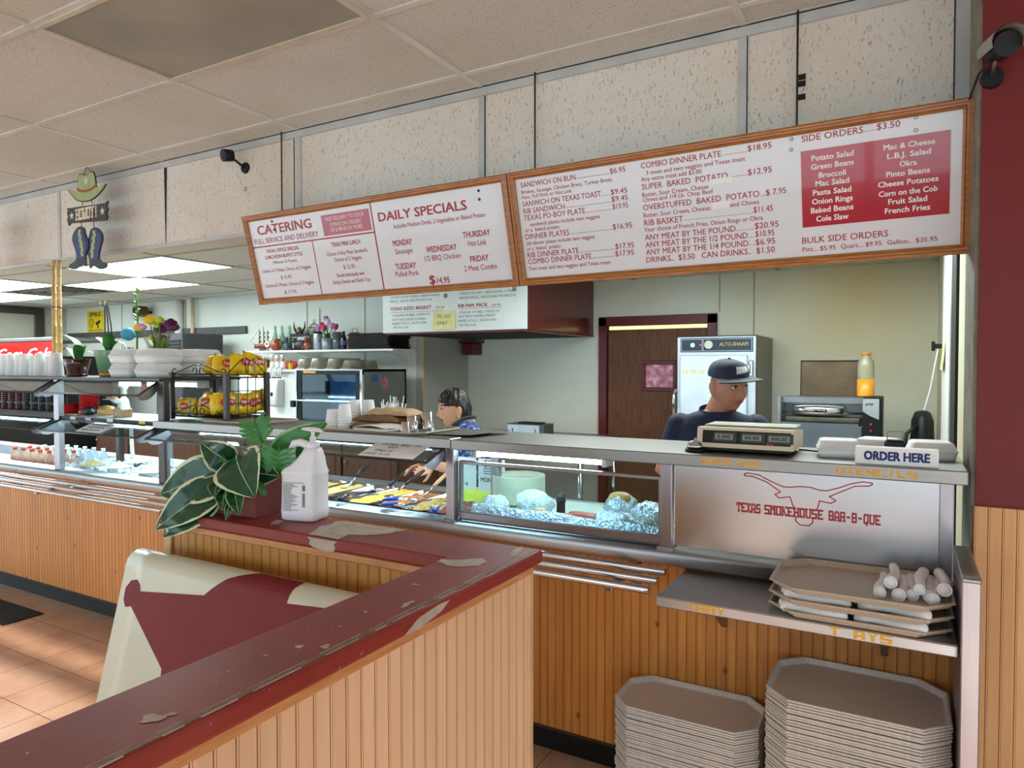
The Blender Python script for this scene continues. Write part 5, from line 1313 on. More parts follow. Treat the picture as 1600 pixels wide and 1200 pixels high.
put('wall_speaker', 'small brown wedge speaker high on the far wall', 'speaker', [('case', MB().loft([[(x * k, y * k, z) for x, y in ((-.08, .06), (-.06, -.06), (.06, -.06), (.08, .06))] for z, k in ((0, .7), (.03, 1), (.10, 1), (.13, .75))], sm=False), M_brownwood), ('grille', MB().box((-.05, -.066, .03), (.05, -.06, .10)), M_black), ('bracket', MB().box((-.02, .04, .05), (.02, .135, .08)), M_black)], -8.02, 5.10, 2.20)
t = thing('air_unit', 'black louvred cooling unit behind the flower vase', 'appliance', (-6.68, 4.75, 1.0))
MB().box((-.22, -.2, 0), (.22, .3, .95), 0, .01).build('case', pm('unit_dark', (52, 52, 54), .5), t)
for k in range(14): MB().box((-.20, -.215, .42 + .034 * k), (.20, -.2, .436 + .034 * k), 0, .002).build('slat', M_black, t)
for k, (x, r, c, lb) in enumerate(((-7.42, .045, M_whitep, 'thick white pipe running down the far wall'), (-7.17, .022, MATS['tan_trim'], 'thin tan conduit running down the far wall'))):
    m = MB().tube([(0, 0, 1.38), (0, 0, .9), (.04 if k else .06, 0, .6), (.04 if k else .06, 0, 0)], r, 12)
    tag(lift(m, x, 5.19, 1.0).build('wall_pipe', c), lb, 'pipe')
put('white_paper', 'white sheet of paper leaning behind the orchid leaves', 'paper', [('sheet', MB().box((-.09, -.002, 0), (.09, .002, .20)), M_white)], -4.98, 2.93, 1.535)

# ============================================================ ON THE SERVING SHELF
TZ = 1.294
sc = thing('deli_scale', 'beige counter scale with three digital readouts beside the order sign', 'scale', (-.495, 2.60, TZ))
MB().box((-.15, -.05, .0), (.15, .16, .022), 0, .006).build('base', M_black, sc)
m = MB(); m.prism([(-.075, .018), (.17, .018), (.17, .075), (-.02, .088), (-.058, .088)], (0, 0, 0), EY, EZ, EX, -.165, .165); m.build('housing', pm('scale_beige', (214, 196, 168), .45, var=.04), sc)
MB().box((-.155, .0, .088), (.16, .16, .094), 0, .003).build('platter', pm('platter_grey', (190, 188, 172), .35, .5, var=.1), sc)
dpn = MB(); U2 = Vector((0, .017, .07)).normalized(); N2 = Vector((0, -.07, .017)).normalized(); O2 = Vector((0, -.075, .018))
dpn.prism([(-.145, .016), (.155, .016), (.155, .062), (-.145, .062)], O2, EX, U2, N2, -.002, .001); dp = dpn.build('display_panel', M_black, sc)
M_lcd = pm('lcd', (136, 146, 134), .25, var=.03)
for x, w_, s_ in ((-.10, .062, '0.000'), (-.005, .064, '00.00'), (.083, .068, '000.00')):
    m = MB(); m.prism([(x - .006, .022), (x + w_ + .012, .022), (x + w_ + .012, .058), (x - .006, .058)], O2, EX, U2, N2, .001, .0014); b_ = m.build('bezel', pm('bezel', (52, 54, 58), .4), dp)
    m = MB(); m.prism([(x, .030), (x + w_, .030), (x + w_, .050), (x, .050)], O2, EX, U2, N2, .0015, .0019); lc = m.build('readout', M_lcd, dp)
    m = MB(); m.text(s_, O2 + EX * (x + .008) + U2 * .034, EX, U2, N2, w_ - .016, .012, .02, .0023); m.build('digits', M_black, dp)
m = MB(); m.prism([(.075, .0175), (.10, .0175), (.10, .0215), (.075, .0215)], O2, EX, U2, N2, .001, .0016); m.build('red_badge', pm('badge_red', (186, 40, 50), .4), dp)
t = thing('service_bell', 'chrome service bell on a black base beside the scale', 'bell', (-.665, 2.53, TZ))
MB().lathe([(.036, 0), (.038, .004), (.034, .009), (.0, .01)], 24).build('base', M_black, t); MB().lathe([(.031, .012), (.030, .022), (.02, .035), (.006, .04), (.004, .047), (.0, .048)], 24).build('dome', M_chrome, t)
def clam(name, label, x, y, z, rz=0, s=1.0, group=None, openz=0):
    t = thing(name, label, 'takeout box', (x, y, z), rz, group); t.scale = (s, s, s)
    def rect(a, b, z, e=.014): return [(px * a + sx * e, py * b + sy * e, z) for px, py, sx, sy in ((-1, -1, 1, 0), (1, -1, -1, 0), (1, -1, 0, 1), (1, 1, 0, -1), (1, 1, -1, 0), (-1, 1, 1, 0), (-1, 1, 0, -1), (-1, -1, 0, 1))]
    m = MB(); m.loft([rect(.094, .094, 0), rect(.104, .104, .042)]); m.build('bottom', M_foam, t)
    m = MB(); m.loft([rect(.107, .107, .042), rect(.107, .107, .046), rect(.103, .103, .047), rect(.090, .090, .082), rect(.078, .078, .088)]); m.build('lid', M_foam, t)
    return t
cl = clam('takeout_box', 'white foam takeout box between the scale and the order sign', -.20, 2.64, TZ, .12, .66)
t = dup(cl, (-.085, 2.74, TZ), -.2, 'white foam takeout box tucked behind the left end of the order sign'); t['label'] = 'white foam takeout box half hidden behind the word ORDER'
t = dup(cl, (.075, 2.72, TZ), .1, 'white foam takeout box half hidden behind the word HERE')
t = thing('card_reader', 'small black box with a wire loop behind the order sign', 'device', (-.03, 2.60, TZ))
MB().box((-.03, -.025, 0), (.03, .025, .068), 0, .008).build('case', M_black, t)
MB().tube([(-.022, 0, .066), (-.022, 0, .094), (.022, 0, .096), (.022, 0, .066)], .0016, 6).build('wire_loop', M_steeld, t)
t = thing('order_sign', 'white sign block lettered ORDER HERE in navy blue', 'sign', (-.025, 2.50, TZ))
m = MB(); m.prism([(-.035, 0), (.03, 0), (.02, .052), (-.025, .052)], (0, 0, 0), EY, EZ, EX, -.114, .114); m.build('block', M_white, t)
U3 = Vector((0, .010, .052)).normalized(); N3 = Vector((0, -.052, .010)).normalized()
m = MB(); m.text('ORDER HERE', Vector((-.088, -.035, 0)) + U3 * .014, EX, U3, N3, .178, .026, .05, .001); m.build('lettering', pm('navy', (28, 36, 108), .45), t)
m = MB().tube([(0, 0, .012), (.06, .02, .006), (.10, -.02, .004), (.14, -.03, .004)], .003, 6)
tag(lift(m, -.33, 2.66, TZ).build('power_cord', M_black), 'thin black cord coming out of the deli scale', 'cord')
# wire rack of chips
rk = thing('wire_rack', 'two-tier black wire rack with scrolled rails holding bags of chips', 'rack', (-3.52, 2.72, TZ))
m = MB()
P4 = [(-.24, -.14), (.24, -.14), (.24, .14), (-.24, .14)]
for x, y in P4:
    MB().box((x - .014, y - .014, 0), (x + .014, y + .014, .275), 0, .003).build('post', M_dkmetal, rk)
for z, nm in ((.018, 'lower_tray'), (.245, 'upper_tray')):
    m = MB()
    for k in range(15): m.tube([(-.24 + .034 * k, -.14, z), (-.24 + .034 * k, .14, z)], .0018, 4)
    for k in range(7): m.tube([(-.24, -.14 + .046 * k, z), (.24, -.14 + .046 * k, z)], .0018, 4)
    for zz in (z, z + .018):
        for a, b in zip(P4, P4[1:] + P4[:1]): m.tube([(a[0], a[1], zz), (b[0], b[1], zz)], .0028, 5)
    m.build(nm, M_black, rk)
for z0 in (.26, .03):
    for y in (-.14,):
        m = MB()
        for s_ in (-1, 1):
            m.tube([(s_ * .01, y, z0 + .05), (s_ * .03, y, z0 + .06), (s_ * .2, y, z0 + .012)], .003, 5)
            m.tube([(s_ * .2, y, z0 + .012)] + [(s_ * (.215 + .018 * sin(a)), y, z0 + .022 - .014 * cos(a)) for a in [k * .6 for k in range(8)]], .003, 5)
            m.tube([(s_ * (.03 + .02 * cos(a)), y, z0 + .022 + .02 * sin(a)) for a in [k * .6 for k in range(10)]], .003, 5)
        m.build('scroll', M_black, rk)
for s_ in (-1, 1): MB().tube([(.24, s_ * .005, .27), (.24, s_ * .01, .33), (.24, s_ * .035, .35), (.24, s_ * .06, .33), (.24, s_ * .13, .27)], .003, 5).build('side_scroll', M_black, rk)
for k in range(5): MB().tube([(.24, -.12 + .06 * k, .03), (.24, -.12 + .06 * k, .25)], .0022, 5).build('upright_wire', M_black, rk)
for z in (.10, .17): MB().tube([(.24, -.14, z), (.24, .14, z)], .0022, 5).build('cross_wire', M_black, rk)
for k in range(4): MB().tube([(-.24 + .16 * k, .14, .03), (-.24 + .16 * k, .14, .25)], .0022, 5).build('upright_wire', M_black, rk)
def chipbag_mb(seed, w=.075, h=.062, l=.10):
    r = random.Random(seed); ph = [r.uniform(0, 6) for _ in range(6)]
    m = MB()
    def f(u, v, s_):
        x = (u - .5) * 2; y = (v - .5) * 2; bulge = (1 - x ** 4) * (1 - y ** 6)
        return (x * w * (1 - .08 * abs(y)), s_ * (.026 * bulge + .004 * sin(7 * x + ph[0]) * bulge), l * (y * .5 + .5) + .004 * sin(9 * x + ph[1]) * abs(y) ** 6)
    m.grid(lambda u, v: f(u, v, 1), 10, 12); m.grid(lambda u, v: f(u, v, -1), 10, 12)
    return m
cbag = None; rr = random.Random(12)
spots = [(-3.68, 2.62, 1.318, .2, 'lower tray, nearest the salad bar post'), (-3.60, 2.70, 1.318, -.3, 'lower tray, second from the salad bar post'), (-3.50, 2.63, 1.318, .1, 'lower tray, under the middle scroll'), (-3.42, 2.72, 1.318, .4, 'lower tray, behind the middle scroll'), (-3.36, 2.64, 1.318, 1.2, 'lower tray, at the front corner post'), (-3.33, 2.74, 1.318, 1.5, 'lower tray, seen through the side wires'), (-3.34, 2.82, 1.318, 1.4, 'lower tray, at the rear corner post'),
         (-3.66, 2.80, 1.545, .3, 'upper tray, standing at the back by the foam boxes'), (-3.44, 2.70, 1.545, 1.1, 'upper tray, lying low in the middle'), (-3.33, 2.74, 1.545, 1.3, 'upper tray, tall one by the side scroll'), (-3.34, 2.83, 1.545, 1.6, 'upper tray, leaning on the rear post')]
for k, (x, y, z, rz, lb) in enumerate(spots):
    L_ = 'yellow chip bag, ' + lb
    if cbag is None:
        cbag = thing('chip_bag', L_, 'chip bag', (x, y, z), rz, 'yellow chip bags in the wire rack')
        chipbag_mb(1).build('bag', M_yellow, cbag)
        m = MB().ell((-.0, -.027, .055), (.032, .004, .022), 16, 8); m.build('red_emblem', pm('emblem_red', (196, 36, 40), .35), cbag)
        m = MB(); m.text("Lay's", (-.024, -.0312, .048), EX, EZ, -EY, .048, .016, .02, .0006, shear=.3); m.build('lettering', M_white, cbag)
        m = MB().grid(lambda u, v: (.038 + .018 * u, -.024 + .010 * u, .008 + .085 * v), 2, 6); m.build('grey_panel', pm('bag_grey', (170, 160, 130), .5, var=.4, scale=60), cbag)
    else:
        q = dup(cbag, (x, y, z), rz, L_); q.rotation_euler = (radians(rr.uniform(-22, 4)), radians(rr.uniform(-16, 16)), rz); q.scale = (rr.uniform(1.1, 1.3),) * 3; q.location.z += .012
def tray_mb(a, b, cut, depth=.016, t_=.003, skirt=.0056):
    def ring(s_, z):
        A, B, c = a - s_, b - s_, cut; return [(-A + c, -B, z), (A - c, -B, z), (A, -B + c, z), (A, B - c, z), (A - c, B, z), (-A + c, B, z), (-A, B - c, z), (-A, -B + c, z)]
    m = MB(); m.loft([ring(.014, 0), ring(.006, depth - skirt - .001), ring(.0, depth - skirt), ring(0, depth - .0012), ring(.0015, depth), ring(.005, depth), ring(.0075, depth - .002), ring(.014, t_ + .001), ring(.02, t_)], caps=True, sm=False)
    return m
def speckle(name, c, rough=.35):
    t = NT(name); f = t.noise(t.coords(), 260, 2, .6); g_ = t.noise(t.coords(), 2.5, 3)
    c = lin(c); col = t.ramp(f, [(.4, tuple(x * .85 for x in c[:3]) + (1,)), (.6, tuple(min(1, x * 1.12) for x in c[:3]) + (1,))])
    t.color(t.mix(t.ramp(g_, [(.35, (0, 0, 0, 1)), (.8, (.35, .35, .35, 1))]), col, tuple(x * .75 for x in c[:3]) + (1,))); t.b.inputs['Roughness'].default_value = rough
    MATS[name] = t.m; return t.m
M_tray = speckle('tray_taupe', (206, 202, 198), .3)
M_traytan = speckle('tray_tan', (186, 172, 154), .34)
t = thing('serving_tray', 'brown cafeteria tray under the front of the chip rack', 'tray', (-3.16, 2.64, TZ)); tray_mb(.24, .17, .05).build('tray', M_traytan, t)
t = thing('serving_tray', 'brown cafeteria tray holding the paper bags and foam cups', 'tray', (-2.19, 2.64, TZ)); tray_mb(.335, .185, .05).build('tray', M_traytan, t)
cup = None
for i, (x, y, n) in enumerate(((-2.47, 2.56, 3), (-2.405, 2.575, 5), (-2.455, 2.70, 6), (-2.395, 2.74, 6))):
    for k in range(n):
        lb = 'upturned white foam cup, %s in the %s' % (['lowest', 'second', 'third', 'fourth', 'fifth', 'topmost'][k] if k < n - 1 else 'topmost', ['short stack at the tray end', 'stack next to the short one', 'tallest stack', 'stack against the paper bags'][i])
        loc = (x, y, TZ + .004 + .0135 * k)
        if cup is None:
            cup = thing('foam_cup', lb, 'cup', loc, 0, 'upturned foam cups on the brown tray'); MB().lathe([(.034, 0), (.036, .004), (.034, .007), (.027, .062), (.025, .066), (0, .066)], 20).build('cup', M_foam, cup)
        else: dup(cup, loc, None, lb)
def paper_bag(label, x, y, z, rz, s, seed, c=(150, 112, 78)):
    t = thing('paper_bag', label, 'paper bag', (x, y, z), rz); r = random.Random(seed); ph = [r.uniform(0, 6) for _ in range(4)]
    m = MB()
    def f(u, v, top):
        a, b = (u - .5) * 2, (v - .5) * 2; w = .003 * sin(9 * a + ph[0]) + .004 * sin(5 * b + 3 * a + ph[1])
        return (a * .16 * s, b * .10 * s, (.004 + (.030 + w) * (1 - a ** 6) * (1 - b ** 8)) if top else .0 + .001 * (1 - a ** 6))
    m.grid(lambda u, v: f(u, v, True), 22, 14, 0, False); m.grid(lambda u, v: f(u, v, False), 22, 14)
    m.build('bag', pm('kraft_%d' % seed, c, .8, var=.12, scale=12), t)
paper_bag('flat brown paper bag at the bottom of the bag pile', -2.22, 2.68, TZ + .012, .05, 1.0, 3, (132, 94, 64)); paper_bag('crumpled brown paper bag in the middle of the bag pile', -2.24, 2.69, TZ + .040, -.06, .95, 5, (124, 88, 60)); paper_bag('tan paper bag on top of the bag pile', -2.20, 2.71, TZ + .068, .1, .8, 8, (196, 164, 128))
t = thing('white_paper', 'folded white paper napkins lying on the brown tray beside the bags', 'paper', (-2.14, 2.535, TZ + .012), -.1)
MB().grid(lambda u, v: ((u - .5) * .22, (v - .5) * .15, .012 + .012 * sin(pi * u) + .004 * sin(9 * v)), 10, 8).build('top_sheet', M_white, t); MB().box((-.11, -.075, 0), (.11, .075, .010), 0, .003).build('stack', M_whitep, t)
tm = None
for x, y, s_, lb in ((-1.985, 2.52, .75, 'smallest of the three upturned steel tumblers'), (-2.045, 2.645, 1.0, 'middle of the three upturned steel tumblers'), (-2.03, 2.745, 1.2, 'tallest of the three upturned steel tumblers')):
    if tm is None:
        tm = thing('steel_tumbler', lb, 'tumbler', (x, y, TZ), 0, 'upturned steel tumblers'); tm.scale = (s_,) * 3
        MB().lathe([(.032, 0), (.034, .003), (.032, .012), (.024, .07), (.021, .074), (0, .074)], 22).build('cup', M_chrome, tm)
    else: dup(tm, (x, y, TZ), None, lb, s_)
t = None
for x, y, lb in ((-1.975, 2.585, 'slim steel shaker beside the middle tumbler'), (-1.945, 2.655, 'slim steel shaker beside the tallest tumbler')):
    if t is None:
        t = thing('steel_shaker', lb, 'shaker', (x, y, TZ)); MB().lathe([(.009, 0), (.0095, .003), (.0095, .05), (.007, .056), (0, .057)], 14).build('body', M_chrome, t)
    else: dup(t, (x, y, TZ), None, lb)

# ============================================================ HOT FOOD AND DELI CASE
def food(name, c1, c2, sc_=40, c3=None, rough=.35):
    t = NT(name); v = t.coords(); f = t.noise(v, sc_, 4, .65); st = [(.3, lin(c1)), (.58, lin(c2))] + ([(.72, lin(c3))] if c3 else [])
    t.color(t.ramp(f, st)); t.b.inputs['Roughness'].default_value = rough; t.bump(f, .6, .01); MATS[name] = t.m; return t.m
pan0 = None
foods = [(-3.40, 'a salad of pale greens', food('f0', (150, 170, 90), (226, 224, 180))), (-3.22, 'creamy white salad', food('f1', (220, 214, 190), (240, 236, 220))), (-3.04, 'chopped vegetables', food('f2', (150, 120, 60), (214, 190, 120), 60)), (-2.86, 'corn kernels', food('f3', (206, 160, 40), (236, 210, 110), 70)), (-2.68, 'yellow squash', food('f4', (200, 160, 60), (236, 214, 140), 50)),
         (-2.51, None, None), (-2.34, 'macaroni and cheese', food('f5', (224, 150, 24), (244, 206, 96), 46, (250, 226, 150))), (-2.17, 'pinto beans', food('f6', (140, 70, 34), (196, 120, 70), 60, (226, 170, 130))), (-2.00, 'browned green beans', food('f7', (110, 96, 40), (200, 160, 90), 60)), (-1.83, 'dark red barbecue sauce', food('f8', (110, 34, 20), (150, 56, 32), 20))]
def panmesh(t, w=.080, l=.225):
    def rc(a, b, z, e=.02): return [(px * a + sx * e, py * b + sy * e, z) for px, py, sx, sy in ((-1, -1, 1, 0), (1, -1, -1, 0), (1, -1, 0, 1), (1, 1, 0, -1), (1, 1, -1, 0), (-1, 1, 1, 0), (-1, 1, 0, -1), (-1, -1, 0, 1))]
    m = MB(); m.loft([rc(w * .9, l * .94, 0), rc(w * .96, l * .97, .068), rc(w + .004, l + .008, .071), rc(w + .005, l + .009, .066)][:3], caps=False); m.loft([rc(w * .9, l * .94, 0), rc(w * .9, l * .94, .001)])
    m.build('pan', M_chrome, t)
for x, lb, fm in foods:
    t = thing('food_pan', 'steel food pan of ' + lb if lb else 'empty steel food pan next to the macaroni', 'food pan', (x, 2.795, .870), 0, 'steel pans in the hot food well'); panmesh(t)
    if fm:
        rr = random.Random(int(abs(x) * 100)); ph = [rr.uniform(0, 6) for _ in range(4)]
        MB().grid(lambda u, v: ((u - .5) * .150, (v - .5) * .425, .060 + .006 * sin(9 * u + ph[0]) * sin(11 * v + ph[1]) + .005 * sin(23 * v + ph[2]) + .006 * sin(pi * u) * sin(pi * v)), 16, 30).build('food', fm, t)
M_hand = pm('handle_black', (26, 26, 28), .4); M_tanh = pm('handle_tan', (206, 160, 116), .5)
def spoon(label, x, y0, y1, z0, z1, hm, dx=0):
    t = thing('serving_spoon', label, 'serving spoon', (x, y0, z0))
    d = Vector((dx, y1 - y0, z1 - z0)); m = MB().ell((0, 0, 0), (.028, .04, .012), 14, 8); m.tube([(0, .02, .003), d * .55], .005, 7); m.build('bowl', M_chrome, t)
    m = MB().tube([d * .5, d * .7, d * .92, d * 1.0 + Vector((0, .012, .004))], [.008, .011, .010, .007], 9); m.build('handle', hm, t)
spoon('black-handled serving spoon leaning out of the yellow squash pan', -2.68, 2.86, 3.03, .925, 1.055, M_hand, .03); spoon('black-handled serving spoon leaning out of the empty pan', -2.47, 2.88, 3.05, .90, 1.01, M_hand, .05); spoon('black-handled serving spoon leaning out of the macaroni', -2.33, 2.82, 3.06, .926, 1.03, M_hand, .04)
spoon('tan-handled spoon leaning out of the pinto beans', -2.15, 2.84, 3.02, .926, 1.04, M_tanh, .05); spoon('tan-handled spoon leaning out of the browned green beans', -1.98, 2.86, 3.04, .926, 1.05, M_tanh, .04)
def tongs(label, x, y, rz, c, z=.958, L_=.16):
    t = thing('tongs', label, 'tongs', (x, y, z), rz)
    for s_, n in ((-1, 0), (1, 1)):
        m = MB().tube([(0, 0, .006), (L_ * .35, s_ * .016, .012), (L_ * .75, s_ * .014, .004)], .004, 6); ar = m.build('arm', M_chrome, t)
        MB().tube([(-.005, s_ * .003, .006), (L_ * .12, s_ * .010, .010), (L_ * .42, s_ * .018, .012)], [.006, .008, .007], 7).build('grip', c, ar)
        MB().ell((L_ * .85, s_ * .012, .0), (.02, .006, .009), 10, 6).build('tip', M_chrome, ar)
M_blue = pm('blue_grip', (24, 76, 190), .35)
tongs('blue-handled tongs on the ledge in front of the pinto beans', -2.10, 2.50, .15, M_blue); tongs('blue-handled tongs lying across the first blue pair', -2.12, 2.53, .6, M_blue, .972); tongs('blue-handled tongs on the ledge by the steel post', -1.80, 2.49, 2.2, M_blue)
tongs('black-handled tongs on the ledge below the macaroni', -2.36, 2.49, 2.0, M_hand); tongs('black-handled tongs partly hidden by the white jug', -2.66, 2.50, 2.3, M_hand)
tongs('black-tipped tongs in the salad bar ice near the dark post', -3.95, 2.66, 2.4, M_hand, .965); tongs('black-tipped tongs in the middle of the salad bar ice', -4.25, 2.66, 2.4, M_hand, .965); tongs('steel tongs among the bottled drinks', -4.98, 2.66, 2.4, M_chrome, .965)

t = thing('deli_board', 'long white cutting surface inside the deli case', 'cutting board', (-1.22, 2.80, .935)); MB().box((-.44, -.22, .0), (.45, .26, .016), 0, .004).build('board', pm('board_pale', (214, 220, 206), .45, var=.08), t)
DZ2 = .951
plate = None
for k in range(22):
    lb = 'cream dinner plate in the deli case, %s from the top of the stack' % ordinal(21 - k) if k < 21 else 'cream dinner plate on top of the stack in the deli case'
    if plate is None:
        plate = thing('dinner_plate', lb, 'plate', (-1.605, 2.90, DZ2 + .001), 0, 'cream plates stacked in the deli case')
        MB().lathe([(.07, 0), (.08, .001), (.118, .009), (.126, .013), (.127, .015), (.124, .016), (.085, .006), (.0, .005)], 40).build('plate', pm('cream_china', (232, 228, 200), .2, var=.03), plate)
    else: dup(plate, (-1.605, 2.90, DZ2 + .001 + .0057 * k), None, lb)
M_foil = pm('foil', (206, 214, 222), .22, .95, var=.1, scale=20)
tf = NT('crumpled_foil'); fv = tf.noise(tf.coords(), 45, 3, .7); tf.color(lin((214, 220, 228))); tf.b.inputs['Metallic'].default_value = .9; tf.b.inputs['Roughness'].default_value = .28; tf.bump(fv, .9, .02); M_crump = tf.m
tp = NT('cling_wrap'); pv = tp.noise(tp.coords(), 50, 3, .7); tp.color(tp.ramp(pv, [(.4, lin((206, 214, 206))), (.6, lin((240, 244, 240)))])); tp.b.inputs['Roughness'].default_value = .18; tp.bump(pv, .8, .02); M_wrap = tp.m
def lump(name, label, cat, x, y, z, r, m_, seed, extra=None, flat=.0):
    t = thing(name, label, cat, (x, y, z)); rr = random.Random(seed); ph = [rr.uniform(0, 6) for _ in range(8)]
    m = MB()
    def f(u, v):
        th, p = 2 * pi * u, pi * v; q = 1 + .10 * sin(3 * th + ph[0]) * sin(2 * p) + .07 * sin(5 * th + 4 * p + ph[1]) + .05 * sin(9 * th - 6 * p + ph[2])
        return (r[0] * q * sin(p) * cos(th), r[1] * q * sin(p) * sin(th), r[2] * .88 - r[2] * min(cos(p) * q, .9))
    m.grid(f, 28, 16); m.build('body', m_, t)
    for n, mm, mt in extra or []: mm.build(n, mt, t)
    return t
lump('wrapped_parcel', 'clear-wrapped white parcel standing in front of the plates', 'wrapped food', -1.60, 2.68, DZ2, (.062, .05, .038), M_wrap, 1)
chk = MB().ell((.02, -.03, .03), (.04, .03, .026), 14, 9).ell((.05, -.02, .03), (.028, .025, .022), 12, 8)
lump('bagged_chicken', 'roast chicken in a clear plastic bag beside the stacked plates', 'wrapped food', -1.41, 2.69, DZ2, (.085, .065, .058), M_wrap, 2, [('meat', MB().ell((.05, -.05, .028), (.036, .02, .024), 14, 9), food('roast', (206, 140, 70), (240, 196, 140), 30))])
t = thing('pepper_mill', 'black pepper mill standing in the deli case', 'pepper mill', (-1.315, 2.76, DZ2)); MB().lathe([(.018, 0), (.02, .004), (.019, .05), (.022, .06), (.022, .07)], 18).build('body', M_black, t); MB().lathe([(.019, .07), (.02, .08), (.013, .095), (0, .1)], 18).build('cap', pm('mill_cap', (52, 52, 54), .3), t)
M_saus = food('sausage', (160, 56, 44), (206, 106, 86), 14)
for k, (x, y, z, rz, L_, lb) in enumerate(((-1.16, 2.68, .020, -.1, .17, 'long red sausage lying toward the foil parcels'), (-1.245, 2.655, .016, .5, .06, 'short sausage piece next to the pepper mill'), (-1.20, 2.635, .016, -.5, .06, 'short sausage piece in front of the long sausage'), (-1.285, 2.64, .015, 1.0, .05, 'shortest sausage end lying by the bagged chicken'))):
    t = thing('sausage', lb, 'sausage', (x, y, DZ2 + .0), rz); r_ = .020 if k == 0 else .016
    MB().tube([(-L_ / 2, 0, r_), (-L_ * .45, 0, r_), (-L_ * .2, .004, r_), (L_ * .2, .004, r_), (L_ * .45, 0, r_), (L_ / 2, 0, r_)], [r_ * .4, r_ * .85, r_, r_, r_ * .85, r_ * .4], 12).build('link', M_saus, t)
brn = food('brisket', (70, 40, 24), (150, 100, 60), 18, (206, 170, 110))
lump('foil_parcel', 'big foil parcel lying in front of the other foil parcels', 'foil parcel', -1.01, 2.63, DZ2, (.085, .055, .036), M_crump, 4)
lump('foil_parcel', 'open foil parcel of browned meat at the back of the foil heap', 'foil parcel', -1.08, 2.87, DZ2 , (.07, .06, .05), M_crump, 5, [('meat', MB().ell((0, 0, .075), (.055, .045, .030), 16, 10), food('crust', (150, 100, 40), (226, 180, 100), 20))])
lump('foil_parcel', 'flat foil parcel of dark meat against the deli case end', 'foil parcel', -.92, 2.80, DZ2, (.085, .06, .045), M_crump, 6, [('meat', MB().ell((-.01, -.01, .05), (.05, .035, .022), 16, 10), brn)])
lump('paper_parcel', 'small white paper parcel beside the big foil parcel', 'wrapped food', -.88, 2.63, DZ2, (.042, .035, .030), M_wrap, 7)
t = thing('foil_sheet', 'long creased sheet of foil standing against the inside of the deli glass', 'foil', (-1.22, 2.535, DZ2))
rr = random.Random(3); 
def fs(u, v): return (-.43 + .865 * u, .006 + .055 * v * (1 - .3 * v) + .006 * sin(40 * u + 3 * v) * v, .055 * sin(pi * .5 * min(1, v * 1.6)) * (1 - .25 * u) + .006 * sin(17 * u) * v - (.045 * max(0, v - .6) / .4))
MB().grid(fs, 60, 10).build('sheet', M_crump, t)
t = thing('menu_card', 'white menu card reading MONDAY standing inside the deli case', 'sign', (-1.775, 2.93, .98)); MB().box((-.075, -.002, 0), (.075, .002, .165)).build('card', M_white, t)
m = MB(); m.text('$14.5', (-.04, -.002, .128), EX, EZ, -EY, .08, .03, .02, .001); m.text('MONDAY', (-.06, -.002, .05), EX, EZ, -EY, .12, .022, .015, .001); m.build('lettering', MATS['marker_ink'], t)
m = MB()
for k in range(3): m.box((-.045, -.0028, .114 - .012 * k), (.045 - .012 * k, -.002, .118 - .012 * k))
m.build('fine_print', MATS['ink_grey'], t)
t = thing('menu_card', 'blank-topped white card beside the MONDAY card, behind the post', 'sign', (-1.93, 2.94, .98)); MB().box((-.06, -.002, 0), (.06, .002, .165)).build('card', M_whitep, t); m = MB(); m.text('H', (-.02, -.002, .02), EX, EZ, -EY, .03, .03, .01, .001); m.build('lettering', MATS['marker_ink'], t)
t = thing('cutting_board', 'lime green cutting board in front of the menu cards', 'cutting board', (-1.83, 2.93, .955)); t.rotation_euler = (radians(20), 0, 0)
MB().box((-.13, -.07, .0), (.12, .07, .012), 0, .004).build('board', pm('lime', (206, 218, 60), .45), t)

# ============================================================ SALAD BAR
ice = thing('ice_bed', 'bed of crushed ice in the salad bar well', 'ice', (-4.4, 2.8, .86)); ice['kind'] = 'stuff'
MB().grid(lambda u, v: ((u - .5) * 1.26, (v - .5) * .44, .062 + .008 * sin(31 * u + 9 * v) + .006 * sin(17 * v - 40 * u)), 60, 24, 0, False).build('bed', pm('ice_white', (222, 234, 240), .25, var=.1, scale=40), ice)
m = MB(); rr = random.Random(21)
for k in range(420):
    x, y = rr.uniform(-.62, .62), rr.uniform(-.21, .21); s_ = rr.uniform(.006, .013)
    R_ = Matrix.Translation((x, y, .068 + rr.uniform(0, .012))) @ Matrix.Rotation(rr.uniform(0, 6), 4, Vector((rr.random(), rr.random(), rr.random() + .1)).normalized()); m.M = R_; m.box((-s_, -s_, -s_), (s_, s_, s_), 0, .003); m.M = None
m.build('ice_chips', MATS['ice_white'], ice)
pn = None
